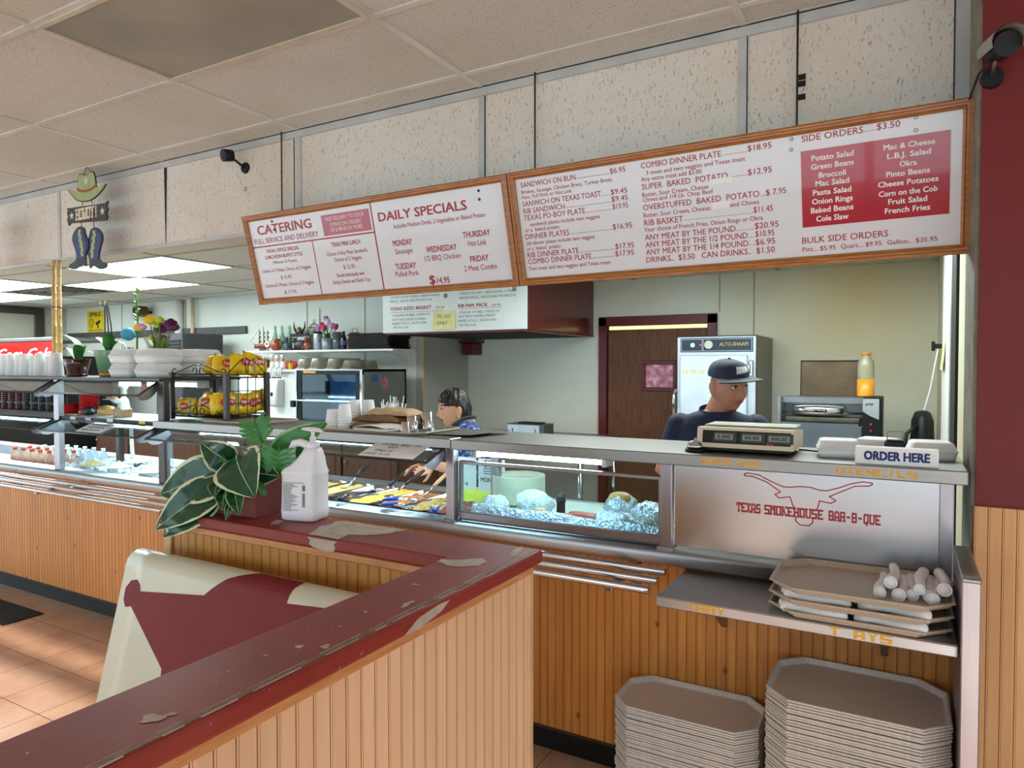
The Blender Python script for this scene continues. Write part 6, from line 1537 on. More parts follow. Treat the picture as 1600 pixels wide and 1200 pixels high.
for x, y, lb, c in ((-4.56, 2.86, 'salad bar bowl of creamy white salad', food('s0', (236, 228, 196), (250, 246, 228), 30)), (-4.70, 2.64, 'salad bar bowl of shredded greens and carrot', food('s1', (130, 160, 60), (226, 200, 130), 60)), (-4.42, 2.66, 'salad bar bowl of pale lettuce', food('s2', (206, 220, 150), (240, 240, 214), 50)), (-4.20, 2.84, 'salad bar bowl of diced onion by the ice', food('s3', (220, 226, 216), (244, 244, 240), 60)), (-4.06, 2.64, 'salad bar bowl of cream dressing by the dark post', food('s4', (228, 220, 184), (244, 238, 210), 16)), (-3.92, 2.86, 'salad bar bowl of chopped egg by the dark post', food('s5', (226, 206, 120), (246, 240, 220), 60))):
    t = thing('salad_bowl', lb, 'bowl', (x, y, .895), 0, 'bowls set in the salad bar ice')
    MB().lathe([(.03, 0), (.055, .02), (.072, .058), (.076, .06), (.07, .055), (.05, .02)], 24).build('bowl', M_glass2 if False else M_whitep, t)
    MB().grid(lambda u, v: (.066 * v * cos(2 * pi * u), .066 * v * sin(2 * pi * u), .052 + .032 * (1 - v * v) + .004 * sin(20 * u * 3.14 + 9 * v)), 24, 8).build('food', c, t)
bot = None; rr = random.Random(31)
for r_ in range(4):
    for k in range(6):
        x, y = -5.64 + .115 * k + .03 * r_, 2.62 + .085 * r_
        capc = ['orange', 'white'][(r_ > 1)]
        lb = '%s-capped bottled drink, %s along the %s row from the front' % (capc, ['first', 'second', 'third', 'fourth', 'fifth', 'sixth'][k], ['first', 'second', 'third', 'fourth'][r_])
        if k == 0 and r_ in (0, 2):
            bot = thing('drink_bottle', lb, 'bottle', (x, y, .866), 0, 'bottled drinks standing in the well')
            MB().lathe([(.026, 0), (.03, .006), (.03, .06), (.028, .066), (.03, .075), (.03, .10), (.012, .13), (.012, .14)], 14).build('bottle', pm('bottle_clear', (200, 216, 224), .1, var=.05) if r_ else pm('bottle_juice', (216, 176, 150), .1, var=.2), bot)
            MB().lathe([(.0305, .03), (.0308, .031), (.0308, .062), (.0305, .063)], 14).build('label', pm('bottle_label_red', (206, 60, 50), .5) if r_ == 0 else pm('bottle_label_grey', (214, 222, 226), .5), bot)
            MB().lathe([(.014, .136), (.014, .155), (0, .156)], 12).build('cap', pm('cap_orange', (226, 84, 44), .4) if r_ == 0 else M_white, bot)
        else: dup(bot, (x, y, .866), rr.uniform(0, 6), lb)
BZ = 1.281
rb = None
for x, y, n, lb in ((-4.98, 2.66, 3, 'low stack'), (-4.83, 2.70, 8, 'tall stack')):
    for k in range(n):
        L_ = 'red plastic bowl, %s of the %s on the bread shelf' % ('topmost' if k == n - 1 else ordinal(n - 1 - k) + ' from the top', lb)
        if rb is None:
            rb = thing('red_bowl', L_, 'bowl', (x, y, BZ), 0, 'red bowls on the bread shelf'); MB().lathe([(.04, 0), (.045, .003), (.058, .032), (.062, .036), (.058, .038), (.054, .034), (.042, .006), (0, .005)], 26).build('bowl', pm('red_plastic', (206, 26, 34), .25, var=.05), rb)
        else: dup(rb, (x, y, BZ + .0145 * k), None, L_)
M_bread = food('bread_crust', (170, 110, 50), (224, 176, 110), 16)
t = thing('ring_cake', 'golden bread loaf with a nut topping on the bread shelf', 'bread', (-4.52, 2.64, BZ)); MB().ell((0, 0, .034), (.075, .05, .036), 22, 12).build('loaf', M_bread, t); MB().box((-.085, -.06, 0), (.085, .06, .006), 0, .003).build('plate', M_white, t)
t = thing('bread_slice', 'cut marbled loaf showing its brown crumb on the bread shelf', 'bread', (-4.34, 2.62, BZ))
sl = [(-.045, 0), (.045, 0), (.048, .03), (.046, .05), (.02, .062), (-.02, .062), (-.046, .05), (-.048, .03)]
MB().prism(sl, (0, 0, 0), EX, EZ, EY, -.02, .05).build('loaf', food('loaf_crust', (110, 72, 36), (160, 116, 66), 20), t); MB().prism([(a * .9, b * .9 + .003) for a, b in sl], (0, 0, 0), EX, EZ, EY, -.0215, -.02).build('crumb', food('crumb', (110, 84, 50), (206, 180, 130), 70), t)
lump('foil_loaf', 'dark wrapped loaf next to the red bowls', 'bread', -4.70, 2.63, BZ, (.05, .04, .03), pm('dark_foil', (78, 78, 80), .3, .7, bump=.6, scale=40), 14)
for k, (x, y, lb) in enumerate(((-4.86, 2.54, 'cracker packet lying flat in front of the red bowls'), (-4.76, 2.56, 'cracker packet lying next to the dark wrapped loaf'))):
    t = thing('cracker_packet', lb, 'packet', (x, y, BZ), .2 * k); MB().box((-.04, -.025, 0), (.04, .025, .012), 0, .004).build('packet', pm('packet_%d' % k, (206, 196, 180) if k else (170, 120, 100), .3, var=.3, scale=40), t)
cs = thing('chef_statue', 'white chef statue holding a small tray on the bread shelf', 'statue', (-4.60, 2.80, BZ))
MB().lathe([(.035, 0), (.042, .02), (.036, .07), (.03, .10), (.016, .115), (.014, .12)], 20).build('body', M_whitep, cs)
hd = MB().ell((0, 0, .142), (.021, .021, .024), 14, 10).build('head', pm('statue_cream', (226, 206, 170), .5), cs); MB().lathe([(.02, .155), (.021, .168), (.03, .18), (.026, .192), (0, .196)], 16).build('hat', M_whitep, hd)
m = MB().tube([(.03, 0, .10), (.0, -.05, .085), (-.05, -.05, .095)], .010, 8).tube([(-.03, 0, .10), (-.06, -.04, .09)], .010, 8); m.build('arm', M_whitep, cs)
MB().box((-.12, -.075, .098), (.03, -.02, .103), 0, .002).build('tray', M_white, cs)
for k in range(5): MB().ell((-.10 + .025 * k, -.05, .11), (.010, .012, .009), 8, 6).build('tray_food', M_bread, cs)
tag(lift(MB().box((-.03, -.001, 0), (.03, .001, .085)), -4.06, 2.60, 1.432).build('price_card', pm('card_orange', (226, 84, 40), .5)), 'orange card hanging under the upper salad bar shelf', 'card')
cst = None
for k in range(9):
    c = 'dark red' if k < 4 else 'black'; lb = 'tall stack of %s plastic cups, %s from the bamboo end' % (c, ['ninth', 'eighth', 'seventh', 'sixth', 'fifth', 'fourth', 'third', 'second', 'first'][k])
    if k in (0, 4):
        cst = thing('cup_stack', lb, 'cups', (-6.10 + .105 * k, 2.74, BZ), 0, 'dark cup stacks behind the glass')
        m = MB(); pr = []
        for j in range(9): pr += [(.038, .004 + .0155 * j), (.043, .008 + .0155 * j), (.040, .0195 + .0155 * j)]
        m.lathe([(.036, 0)] + pr + [(.032, .15)], 18); m.build('cup', pm('cup_darkred', (84, 18, 26), .3) if k == 0 else pm('cup_black', (34, 36, 44), .3), cst)
        m = MB(); m.tube([(-.03 + .006 * k, -.0445 + .00022 * abs(k - 5) ** 2, .056 + .008 * sin(2.2 * k)) for k in range(11)], .0022, 5); m.build('lettering', M_whitep, cst)
    else: dup(cst, (-6.10 + .105 * k, 2.74, BZ), .1 * k, lb)
m = MB()
for dx in (0, .018, .03): m.tube([(dx, 0, .30), (dx + .005, 0, .15), (dx + .03, -.01, .03), (dx + .06, -.02, -.02)], .005, 6)
tag(lift(m, -4.70, 2.90, .98).build('hose', M_whitep), 'loose white hoses hanging behind the salad bar', 'hose')
# on the upper salad bar shelf
UZ = 1.536
fb = None
for k in range(9):
    lb = 'tall stack of white foam cups on the salad bar shelf, %s from the brown pot' % ['ninth', 'eighth', 'seventh', 'sixth', 'fifth', 'fourth', 'third', 'second', 'first'][k]
    if fb is None:
        fb = thing('foam_cup_stack', lb, 'cups', (-5.92 + .098 * k, 2.66, UZ), 0, 'stacks of white foam cups')
        pr = [(.049, 0), (.050, .005)]
        for j in range(6): pr += [(.0475 - .001 * j, .012 + .014 * j), (.0495 - .001 * j, .016 + .014 * j)]
        MB().lathe(pr + [(.036, .158), (.033, .162), (0, .162)], 22).build('cup', M_foam, fb)
    else: dup(fb, (-5.92 + .098 * k, 2.66 + .012 * sin(3 * k), UZ), None, lb, (1, 1, .86 + .14 * abs(sin(1.7 * k + .6))))
M_orchid = pm('orchid_leaf', (62, 128, 56), .35, var=.3, scale=14)
t = thing('orchid_pot', 'brown glazed pot of broad orchid leaves on the salad bar shelf', 'potted plant', (-4.93, 2.68, UZ))
MB().lathe([(.06, 0), (.068, .006), (.066, .014), (.058, .018), (.07, .06), (.082, .11), (.086, .118), (.078, .118), (.07, .06)], 28).build('pot', pm('oxblood_glaze', (64, 26, 22), .15, var=.3, scale=10, coat=.5), t)
m = MB(); leafstrip(m, (.03, 0, .1), (-.08, -.06, .29), .048, .05); leafstrip(m, (0, 0, .1), (-.18, 0, .18), .04, .05); leafstrip(m, (.01, 0, .1), (.19, -.06, .20), .042, .05); leafstrip(m, (0, 0, .1), (.10, .05, .16), .04, .04); m.build('leaf', M_orchid, t)
t = thing('orchid_pot', 'pale green pot with a gold foot and bare orchid stems', 'potted plant', (-4.63, 2.72, UZ))
MB().lathe([(.055, .028), (.062, .03), (.085, .165), (.088, .175), (.08, .175), (.06, .04)], 28).build('pot', pm('celadon', (126, 170, 132), .25, var=.06), t); MB().lathe([(.052, 0), (.056, .004), (.058, .028), (.05, .03)], 28).build('foot', pm('gold_foot', (186, 136, 60), .4, .3), t)
m = MB(); leafstrip(m, (0, 0, .16), (-.17, -.06, .25), .042, .05); leafstrip(m, (0, 0, .16), (.10, -.05, .28), .04, .04); leafstrip(m, (0, 0, .16), (.13, .05, .20), .04, .05); m.build('leaf', M_orchid, t)
m = MB()
for dx in (-.03, .0, .03): m.tube([(dx, 0, .15), (dx * 1.2, 0, .32), (dx * .6, -.01, .46), (dx - .03, -.02, .50)], .004, 6)
m.build('stem', pm('orchid_stem', (58, 54, 40), .6), t); m = MB()
for dx in (-.03, .02): m.ell((dx - .02, -.02, .49), (.01, .008, .016), 8, 6)
m.build('bud', pm('bud_cream', (216, 206, 150), .5), t)
cl2 = None
for x, y, n, rz, nm in ((-4.23, 2.64, 2, .04, 'stack nearest the green pot'), (-3.97, 2.64, 2, -.05, 'stack beside the dark post'), (-3.93, 2.89, 2, .08, 'stack behind the wire rack')):
    for k in range(n):
        lb = 'closed white foam box, %s of the %s' % (['lower', 'upper'][k], nm) if n > 1 else 'single closed white foam box behind the stack nearest the green pot'
        if cl2 is None: cl2 = clam('takeout_box', lb, x, y, UZ, rz, 1.0, 'closed foam boxes stacked on the salad bar')
        else: dup(cl2, (x, y, UZ + .087 * k), rz + .03 * k, lb)
t = thing('lucky_bamboo', 'lucky bamboo with a blue ball tied on, standing among the foam boxes', 'potted plant', (-4.60, 2.90, UZ))
MB().lathe([(.03, 0), (.036, .004), (.038, .12), (.034, .12), (.03, .02)], 18).build('vase', M_whitep, t)
m = MB().tube([(0, 0, .05), (.0, 0, .25), (.01, 0, .40), (-.005, 0, .56)], .006, 7); m.build('stem', M_stem, t)
m = MB(); rr = random.Random(17)
for k in range(15):
    z = .34 + .018 * k; a = k * 2.4; leafstrip(m, (0, 0, z), (.065 * cos(a), .05 * sin(a), z + .018), .014, .008, 5)
m.build('leaf', pm('bright_leaf', (130, 206, 70), .4, var=.25, scale=30), t)
MB().ell((-.07, -.02, .29), (.045, .045, .045), 20, 14).build('ball', pm('ball_blue', (84, 180, 226), .6, var=.15, scale=60, bump=.5), t)
for dx, c in ((-.05, (226, 160, 110)), (-.03, (206, 130, 90)), (-.09, (120, 170, 220)), (.0, (230, 200, 120))):
    MB().tube([(-.02, -.02, .02), (dx * 1.2, -.03, .14), (dx - .02, -.02, .2), (dx * .3, -.03, .1), (.02 + dx * .3, -.04, .02)], .004, 5).build('ribbon', pm('ribbon_%d' % int(-dx * 100), c, .5), t)
t = thing('flower_vase', 'glass vase of yellow, pink and purple chrysanthemums on the salad bar shelf', 'flowers', (-4.36, 2.90, UZ))
MB().lathe([(.04, 0), (.044, .005), (.04, .08), (.062, .17), (.058, .17), (.036, .08)], 24).build('vase', M_glass2, t)
m = MB(); rr = random.Random(8); heads = []
for k, (dx, dz, c, r_) in enumerate(((-.17, .325, 'y', .052), (-.14, .26, 'y', .036), (-.12, .33, 'p', .04), (-.07, .38, 'p', .045), (-.03, .37, 'y', .060), (.05, .37, 'g', .042), (-.05, .32, 'm', .066), (.02, .335, 'g', .03), (.11, .345, 'm', .060), (.16, .32, 'm', .055), (.06, .26, 'm', .026))):
    dy = rr.uniform(-.05, .05); m.tube([(dx * .1, dy * .2, .02), (dx * .35, dy * .5, .16), (dx, dy, dz)], .0035, 5); heads.append((dx, dy, dz, c, r_))
for k in range(22): a, b = rr.uniform(-.12, .12), rr.uniform(-.06, .06); leafstrip(m, (a * .4, b * .4, .15), (a * 1.2, b, .15 + rr.uniform(.05, .16)), .014, .01, 4)
m.build('stem', pm('flower_stem', (110, 130, 60), .6, var=.3), t)
for dx, dy, dz, c, r_ in heads:
    m = MB().ell((dx, dy, dz + r_ * .1), (r_ * .72, r_ * .72, r_ * .5), 12, 8)
    for ring, (n, el) in enumerate(((12, .15), (11, .6), (8, 1.05), (4, 1.4))):
        for j in range(n):
            a = 2 * pi * j / n + ring * .3; d = Vector((cos(a) * cos(el), sin(a) * cos(el), sin(el) * .75)); leafstrip(m, Vector((dx, dy, dz)) + d * r_ * .2, Vector((dx, dy, dz)) + d * r_, r_ * .22, .004, 3)
    m.build('flower', {'y': pm('mum_yellow', (240, 206, 40), .6, var=.1), 'p': pm('mum_pink', (226, 160, 196), .6), 'g': pm('mum_green', (190, 206, 60), .6), 'm': pm('mum_purple', (96, 24, 74), .6, var=.2)}[c], t)

# ============================================================ PEOPLE
def remeshed(mb, voxel, smooth=4):
    me = bpy.data.meshes.new('tmp'); me.from_pydata(mb.v, [], mb.f)
    bm = bmesh.new(); bm.from_mesh(me); bmesh.ops.remove_doubles(bm, verts=bm.verts, dist=1e-5); bmesh.ops.recalc_face_normals(bm, faces=bm.faces); bm.to_mesh(me); bm.free()
    o = bpy.data.objects.new('tmp', me); COL.objects.link(o)
    r = o.modifiers.new('r', 'REMESH'); r.mode = 'VOXEL'; r.voxel_size = voxel; r.use_smooth_shade = True
    s = o.modifiers.new('s', 'SMOOTH'); s.factor = .5; s.iterations = smooth
    out = bpy.data.meshes.new_from_object(o.evaluated_get(bpy.context.evaluated_depsgraph_get()))
    bpy.data.objects.remove(o); bpy.data.meshes.remove(me)
    return out
def link_mesh(name, me, mats, parent):
    me.name = name; me.materials.clear()
    for m in mats: me.materials.append(m)
    o = bpy.data.objects.new(name, me); COL.objects.link(o); o.parent = parent
    return o
def gs(x, s): return math.exp(-(x / s) ** 2)
def sstep(a, b, x):
    t = max(0.0, min(1.0, (x - a) / (b - a))); return t * t * (3 - 2 * t)
def head_shape(full=1.0, nose=1.0):
    def f(u, v):
        th = 2 * pi * u; ph = pi * (.001 + .998 * v)
        x, y, z = sin(th) * sin(ph), -cos(th) * sin(ph), cos(ph)
        X, Y, Z = .074 * x, .094 * y, .114 * z
        if z < 0:
            t = -z; X *= 1 - (.26 - .10 * (full - 1) * 4) * t ** 1.4; Y *= (1 - .50 * t) if y > 0 else (1 - .03 * t)
        else: X *= 1 - .05 * z
        w = sstep(.15, .55, -y); X *= 1 + (.05 * full - .05) * 4 * gs(Z + .03, .05)
        d = 0.0
        ns = .25 * sstep(.03, .012, Z) + .75 * sstep(.012, -.022, Z) if Z > -.022 else sstep(-.037, -.024, Z)
        d -= .026 * nose * gs(X, .0095) * ns
        d -= .010 * (gs(X - .012, .007) + gs(X + .012, .007)) * gs(Z + .026, .008)
        d += .011 * (gs(X - .031, .015) + gs(X + .031, .015)) * gs(Z - .016, .011)
        d -= .005 * gs(Z - .037, .009) * gs(X, .05)
        d -= .006 * (gs(X - .042, .018) + gs(X + .042, .018)) * gs(Z + .018, .020)
        d -= .007 * gs(X, .022) * (gs(Z + .049, .0055) + gs(Z + .060, .006)); d += .004 * gs(X, .026) * gs(Z + .0545, .0025)
        d += .005 * gs(X, .03) * gs(Z + .072, .008); d -= .009 * gs(X, .022) * gs(Z + .094, .014)
        return Vector((X, Y + d * w, Z))
    return f
def hand_mb(mb, wrist, pdir, ndir, side, curl=.5, s=1.0):
    """palm along pdir, back of the hand along ndir; five fingers"""
    w = Vector(wrist); p = Vector(pdir).normalized(); n = (Vector(ndir) - p * Vector(ndir).dot(p)).normalized(); q = p.cross(n) * side
    rings = []
    for t, a, b in ((-.01, .024, .018), (.02, .032, .016), (.06, .041, .014), (.088, .040, .012), (.096, .034, .008)):
        rings.append([w + p * (t * s) + q * (a * s * cos(k * pi / 6)) + n * (b * s * sin(k * pi / 6)) for k in range(12)])
    mb.loft(rings)
    for k, (o, L_) in enumerate(((.030, .070), (.010, .080), (-.010, .074), (-.029, .058))):
        b0 = w + p * (.084 * s) + q * (o * s); d = p.copy(); pts = [b0]; ax = q
        for j, f_ in enumerate((.45, .32, .23)):
            d = Matrix.Rotation(-curl * side * (.45, .6, .4)[j] * (1 + .12 * k), 3, q * side) @ d; pts.append(pts[-1] + d * L_ * f_ * s)
        mb.tube(pts, [.0092 * s, .0088 * s, .0080 * s, .0066 * s], 10)
        mb.ell(pts[-1], .0066 * s, 10, 8)
    b0 = w + p * .03 * s + q * .028 * s; d = (p * .6 + q * .75 - n * .25).normalized()
    pts = [b0, b0 + d * .035 * s, b0 + d * .058 * s + p * .006, b0 + d * .066 * s + p * .026 * s]; mb.tube(pts, [.013 * s, .0105 * s, .0092 * s, .0075 * s], 10); mb.ell(pts[-1], .0075 * s, 10, 8)
def ering(c, ax, ay, n=20, pw=1.0):
    return [(c[0] + ax * cos(2 * pi * k / n), c[1] + ay * math.copysign(abs(sin(2 * pi * k / n)) ** pw, sin(2 * pi * k / n)), c[2]) for k in range(n)]
def person(label, loc, rz, spec):
    root = thing('person', label, 'person', loc, rz)
    S = spec; HM = Matrix.Translation(S['head']) @ Matrix.Rotation(S['hyaw'], 4, 'Z') @ Matrix.Rotation(S['hpitch'], 4, 'X') @ Matrix.Rotation(S.get('hroll', 0), 4, 'Y') @ Matrix.Scale(S['hs'], 4)
    HI = HM.inverted()
    b = MB(); b.M = HM; b.grid(head_shape(S['full'], S['nose']), 72, 60)
    for s_ in (-1, 1):
        b.ell((s_ * .077, .012, -.004), (.010, .021, .032), 14, 10); b.ell((s_ * .083, .018, .006), (.009, .014, .024), 12, 8); b.ell((s_ * .079, .008, -.030), (.007, .010, .010), 10, 8)
    b.M = None
    sh, hip = S['shoulder'], S['hip']; lean = S['lean']; w = S['w']; dp = S['d']
    def ty(z): return lean * (z - hip) / (sh - hip)
    nb = Vector((0, ty(sh) + .01, sh)); ht = HM @ Vector((0, .018, -.055))
    b.tube([nb + Vector((0, 0, -.06)), nb + Vector((0, 0, .0)), nb.lerp(ht, .5), ht, HM @ Vector((0, .01, 0))], [.08, .066, .056 * S['neck'], .056 * S['neck'], .05], 18)
    def torso(e): return [ering((0, ty(z), z), w * a + e, dp * c + e, 24, .8) for z, a, c in ((hip - .06, .86, .92), (hip + .02, .94, 1.0), (hip + .16, S['belly'], 1.05 * S['belly']), (hip + .30, .92, 1.0), (sh - .12, 1.0, .98), (sh - .05, .98, .82), (sh - .005, .72, .6), (sh + .02, .38, .42))]
    b.loft(torso(-.008))
    for k, (el, hd, pd, nd, curl) in enumerate(S['arms']):
        s_ = (-1, 1)[k]; s0 = Vector((s_ * (w - .03), ty(sh - .05), sh - .06)); el = Vector(el); hd = Vector(hd)
        b.tube([s0, s0.lerp(el, .5), el, el.lerp(hd, .35), hd], [.055, .048, .040, .037, .025], 14); b.ell(s0, .056, 14, 10)
        hand_mb(b, hd, pd, nd, -s_, curl, S['hands'])
    for s_ in (-1, 1):
        b.tube([(s_ * .10, 0, hip - .02), (s_ * .105, -.01, hip * .52), (s_ * .105, .01, .10), (s_ * .105, .0, .04)], [.085, .058, .042, .04], 14); b.ell((s_ * .105, -.05, .03), (.042, .11, .03), 14, 8)
    me = remeshed(b, .0045, 3)
    body = link_mesh('body', me, S['mats'], root)
    pts = [HI @ v.co for v in me.vertices]
    for p in me.polygons:
        c = sum((pts[i] for i in p.vertices), Vector()) / len(p.vertices); mi = 0
        if c.y < -.04 and abs(c.z) < .2:
            if (c.x / .025) ** 2 + ((c.z + .0545) / .0115) ** 2 < 1: mi = 1
            elif .012 < abs(c.x) < .052 and abs(c.z - (.040 - .10 * max(0, abs(c.x) - .03))) < .0042: mi = 2
        if S.get('buzz') and c.z > -.03 and c.y > .0 + .9 * max(0, .02 - c.z) and c.length < .16 and abs(c.x) < .078 and c.z < .11 and not (abs(c.x) > .066 and c.y < .034 and c.z < .03): mi = 3
        p.material_index = mi; p.use_smooth = True
    for s_ in (-1, 1):
        m = MB(); m.M = HM; m.ell((s_ * .0305, -.0735, .0155), (.0125, .010, .0075), 14, 10); ey = m.build('eye', pm('eye_white', (226, 218, 210), .2, var=.0), root)
        m = MB(); m.M = HM; m.ell((s_ * .0305 + S['gaze'], -.0805, .015), (.0055, .0045, .006), 12, 8); m.build('iris', pm('iris_dark', (34, 22, 18), .15, var=0), ey)
        m = MB(); m.M = HM; m.tube([(s_ * .017, -.083, .0175), (s_ * .030, -.0865, .0235), (s_ * .045, -.078, .0185)], [.002, .003, .002], 6); m.build('eyelash', pm('lash', (40, 26, 22), .6), ey)
    sm = MB(); sm.loft(torso(.006))
    for k, (el, hd, pd, nd, curl) in enumerate(S['arms']):
        s_ = (-1, 1)[k]; s0 = Vector((s_ * (w - .03), ty(sh - .05), sh - .06)); el = Vector(el); sm.ell(s0, .068, 14, 10); sm.tube([s0, s0.lerp(el, .5), s0.lerp(el, S['sleeve'])], [.066, .062, .064], 16)
    me = remeshed(sm, .008, 4); st = link_mesh('shirt', me, [S['shirt']], root)
    for p in me.polygons: p.use_smooth = True
    tm_ = MB(); tm_.loft([ering((0, 0, z), a, c, 24) for z, a, c in ((hip + .03, w * .97, dp * 1.03), (hip - .06, w * .98, dp * 1.04), (hip - .12, w * .9, dp))])
    for s_ in (-1, 1): tm_.tube([(s_ * .10, 0, hip - .05), (s_ * .105, -.01, hip * .52), (s_ * .105, .01, .06)], [.098, .075, .068], 14)
    me = remeshed(tm_, .012, 3); link_mesh('trousers', me, [S['trousers']], root)
    for p in me.polygons: p.use_smooth = True
    for s_ in (-1, 1): MB().ell((s_ * .105, -.05, .034), (.050, .125, .038), 16, 8).build('shoe', M_black, root)
    return root, HM, st, nb

def skin(name, c): return pm(name, c, .45, var=.08, scale=30, sss=.12)
# --- the man at the scale
man, HM, mshirt, nb = person('older man in a navy cap and navy polo shirt looking down behind the deli scale', (-.80, 3.45, 0), radians(12), dict(
    head=(.050, -.085, 1.505), hyaw=radians(40), hpitch=radians(9), hroll=radians(-4), hs=1.03, full=1.12, nose=1.15, shoulder=1.37, hip=.90, lean=-.05, w=.205, d=.125, belly=1.04, neck=1.12,
    arms=[((-.25, -.10, 1.10), (-.10, -.28, 1.05), (.6, -.8, -.1), (0, 0, 1), .5), ((.25, -.08, 1.10), (.14, -.27, 1.04), (-.4, -.9, -.1), (0, 0, 1), .5)], hands=1.0, gaze=.002, buzz=True, sleeve=.8,
    mats=[skin('skin_tan', (186, 124, 100)), pm('lip_tan', (166, 96, 84), .45), pm('brow_grey', (110, 88, 76), .7), pm('stubble', (148, 112, 96), .6)], shirt=pm('navy_knit', (26, 32, 62), .8, var=.15, scale=60, bump=.1), trousers=pm('dark_trousers', (40, 40, 46), .8)))
m = MB(); m.M = HM
def crown(u, v):
    th = 2 * pi * u; ph = (pi * .5 + .06) * v; x, y, z = sin(th) * sin(ph), -cos(th) * sin(ph), cos(ph)
    return (.083 * x * (1 + .015 * cos(6 * th) * sin(ph) ** 8), .103 * y + .004, .052 + .078 * (z ** .72 if z > 0 else z * .5) + (.010 * sstep(.2, .8, -y) * z if z > 0 else 0))
m.grid(crown, 48, 16); m.grid(lambda u, v: tuple(Vector(crown(u, v)) * .985), 48, 16)
cap_ = m.build('cap', pm('navy_cap', (30, 36, 60), .75, var=.12, scale=40), man)
m = MB(); m.M = HM
def visor(u, v, t):
    a = (u - .5) * 2 * radians(62); r0 = .102; r1 = r0 + .078 * cos(a * 1.15) ** .6 if abs(a * 1.15) < pi / 2 else r0
    r = r0 + (r1 - r0) * v; return (r * sin(a) * .86, -r * cos(a) + .004, .056 + .004 * v - .026 * (sin(a)) ** 2 * v - .004 * v * v + t)
m.grid(lambda u, v: visor(u, v, 0), 24, 8); m.grid(lambda u, v: visor(u, v, .004), 24, 8); m.build('visor', pm('navy_visor', (38, 42, 60), .65), cap_)
m = MB(); m.M = HM; m.grid(lambda u, v: tuple(Vector(crown(.5 + (u - .5) * .5 + 0, .50 + .46 * v)) * 1.006), 14, 8); m.build('mesh_back', pm('cap_mesh', (40, 58, 78), .8, var=.4, scale=300), cap_)
m = MB(); m.M = HM; m.grid(lambda u, v: tuple(Vector(crown(.0 + (u - .5) * .13, .62 + .24 * (1 - v) * (1 - .25 * u))) * 1.012), 10, 6); m.build('emblem', pm('emblem_pale', (206, 210, 214), .6, var=.35, scale=120), cap_)
m = MB(); m.M = HM; m.ell((0, .004, .132), (.007, .007, .005), 10, 6); m.build('button', MATS['navy_cap'], cap_)
m = MB()
def collar(u, v, t):
    a = (u - .5) * 2 * radians(168); r = .074 + .014 * v + t   # a = 0 at the nape
    return (r * 1.08 * sin(a), nb.y - .012 + r * cos(a), nb.z + .052 - .040 * v - .040 * (1 - cos(a)) * .5 - .02 * v * (1 - cos(a)) * .5)
m.grid(lambda u, v: collar(u, v, 0), 36, 4); m.grid(lambda u, v: collar(u, v, .004), 36, 4)
m.build('collar', MATS['navy_knit'], mshirt)
m = MB().box((-.016, nb.y - .140, 1.16), (.016, nb.y - .118, 1.32), 0, .006); m.build('placket', pm('navy_placket', (20, 26, 50), .8), mshirt)

# --- the woman behind the hot food line
tw = NT('blue_print'); v_ = tw.coords(); vo = tw.new('ShaderNodeTexVoronoi'); vo.inputs['Scale'].default_value = 46; tw.link(v_, vo.inputs['Vector']); nz = tw.noise(v_, 60, 3)
mx = tw.new('ShaderNodeMath', operation='ADD'); tw.link(vo.outputs['Distance'], mx.inputs[0]); tw.link(nz, mx.inputs[1])
tw.color(tw.ramp(mx.outputs[0], [(.62, lin((30, 44, 96))), (.80, lin((52, 78, 150))), (.88, lin((170, 190, 220))), (1.0, lin((36, 52, 108)))])); tw.b.inputs['Roughness'].default_value = .8
wom, HW, wshirt, nbw = person('woman with short black hair, blue print top and dark apron behind the hot food', (-2.30, 3.52, 0), radians(-40), dict(
    head=(-.01, -.085, 1.340), hyaw=radians(-2), hpitch=radians(4), hs=.955, full=1.22, nose=.82, shoulder=1.262, hip=.83, lean=-.03, w=.185, d=.125, belly=1.10, neck=1.15,
    arms=[((-.22, -.06, .97), (-.20, -.22, 1.00), (-.05, -1, -.25), (-.2, -.2, 1), .55), ((.235, -.10, 1.0), (.20, -.25, 1.045), (-.75, -.55, -.45), (.3, -.6, .7), .55)], hands=.92, gaze=-.002, sleeve=.75,
    mats=[skin('skin_light', (222, 164, 134)), pm('lipstick', (150, 36, 44), .35), pm('brow_dark', (66, 40, 34), .7), pm('skin_unused', (220, 164, 134), .5)], shirt=tw.m, trousers=pm('dark_trousers', (40, 40, 46), .8)))
rr = random.Random(6); ph_ = [rr.uniform(0, 6) for _ in range(8)]
def hairf(k):
    def f(u, v):
        th = 2 * pi * u; ph = pi * (.001 + .998 * v); x, y, z = sin(th) * sin(ph), -cos(th) * sin(ph), cos(ph)
        front = sstep(.05, .6, -y); back = sstep(-.1, .5, y); zl = .46 * front + (-.50) * back + (1 - front - back) * -.05
        if abs(x) > .6 and y < .32: zl = .16 if y > -.1 else .30
        inn = sstep(zl - .10, zl + .06, z)
        lump_ = .035 * sin(9 * th + ph_[0]) * sin(8 * ph + ph_[1]) + .025 * sin(17 * th + 5 * ph + ph_[2]) + .02 * sin(29 * th - 13 * ph + ph_[3])
        q = .86 + inn * (.30 + lump_ + .06 * sstep(.3, .9, z))
        return (.0735 * x * q, .095 * y * q + .004, .113 * z * q * (1.0 if z > 0 else .95))
    return f
m = MB(); m.M = HW; m.grid(hairf(0), 90, 60); m.build('hair', pm('black_hair', (28, 22, 22), .42, var=.4, scale=60, bump=.5), wom)
for s_ in (-1, 1):
    m = MB(); m.M = HW; m.ell((s_ * .083, .010, -.036), .0055, 10, 8); m.ell((s_ * .083, .012, -.049), .0045, 10, 8); m.build('earring', pm('pearl', (236, 226, 206), .2), wom)
ap = MB(); sh, hip = 1.262, .83
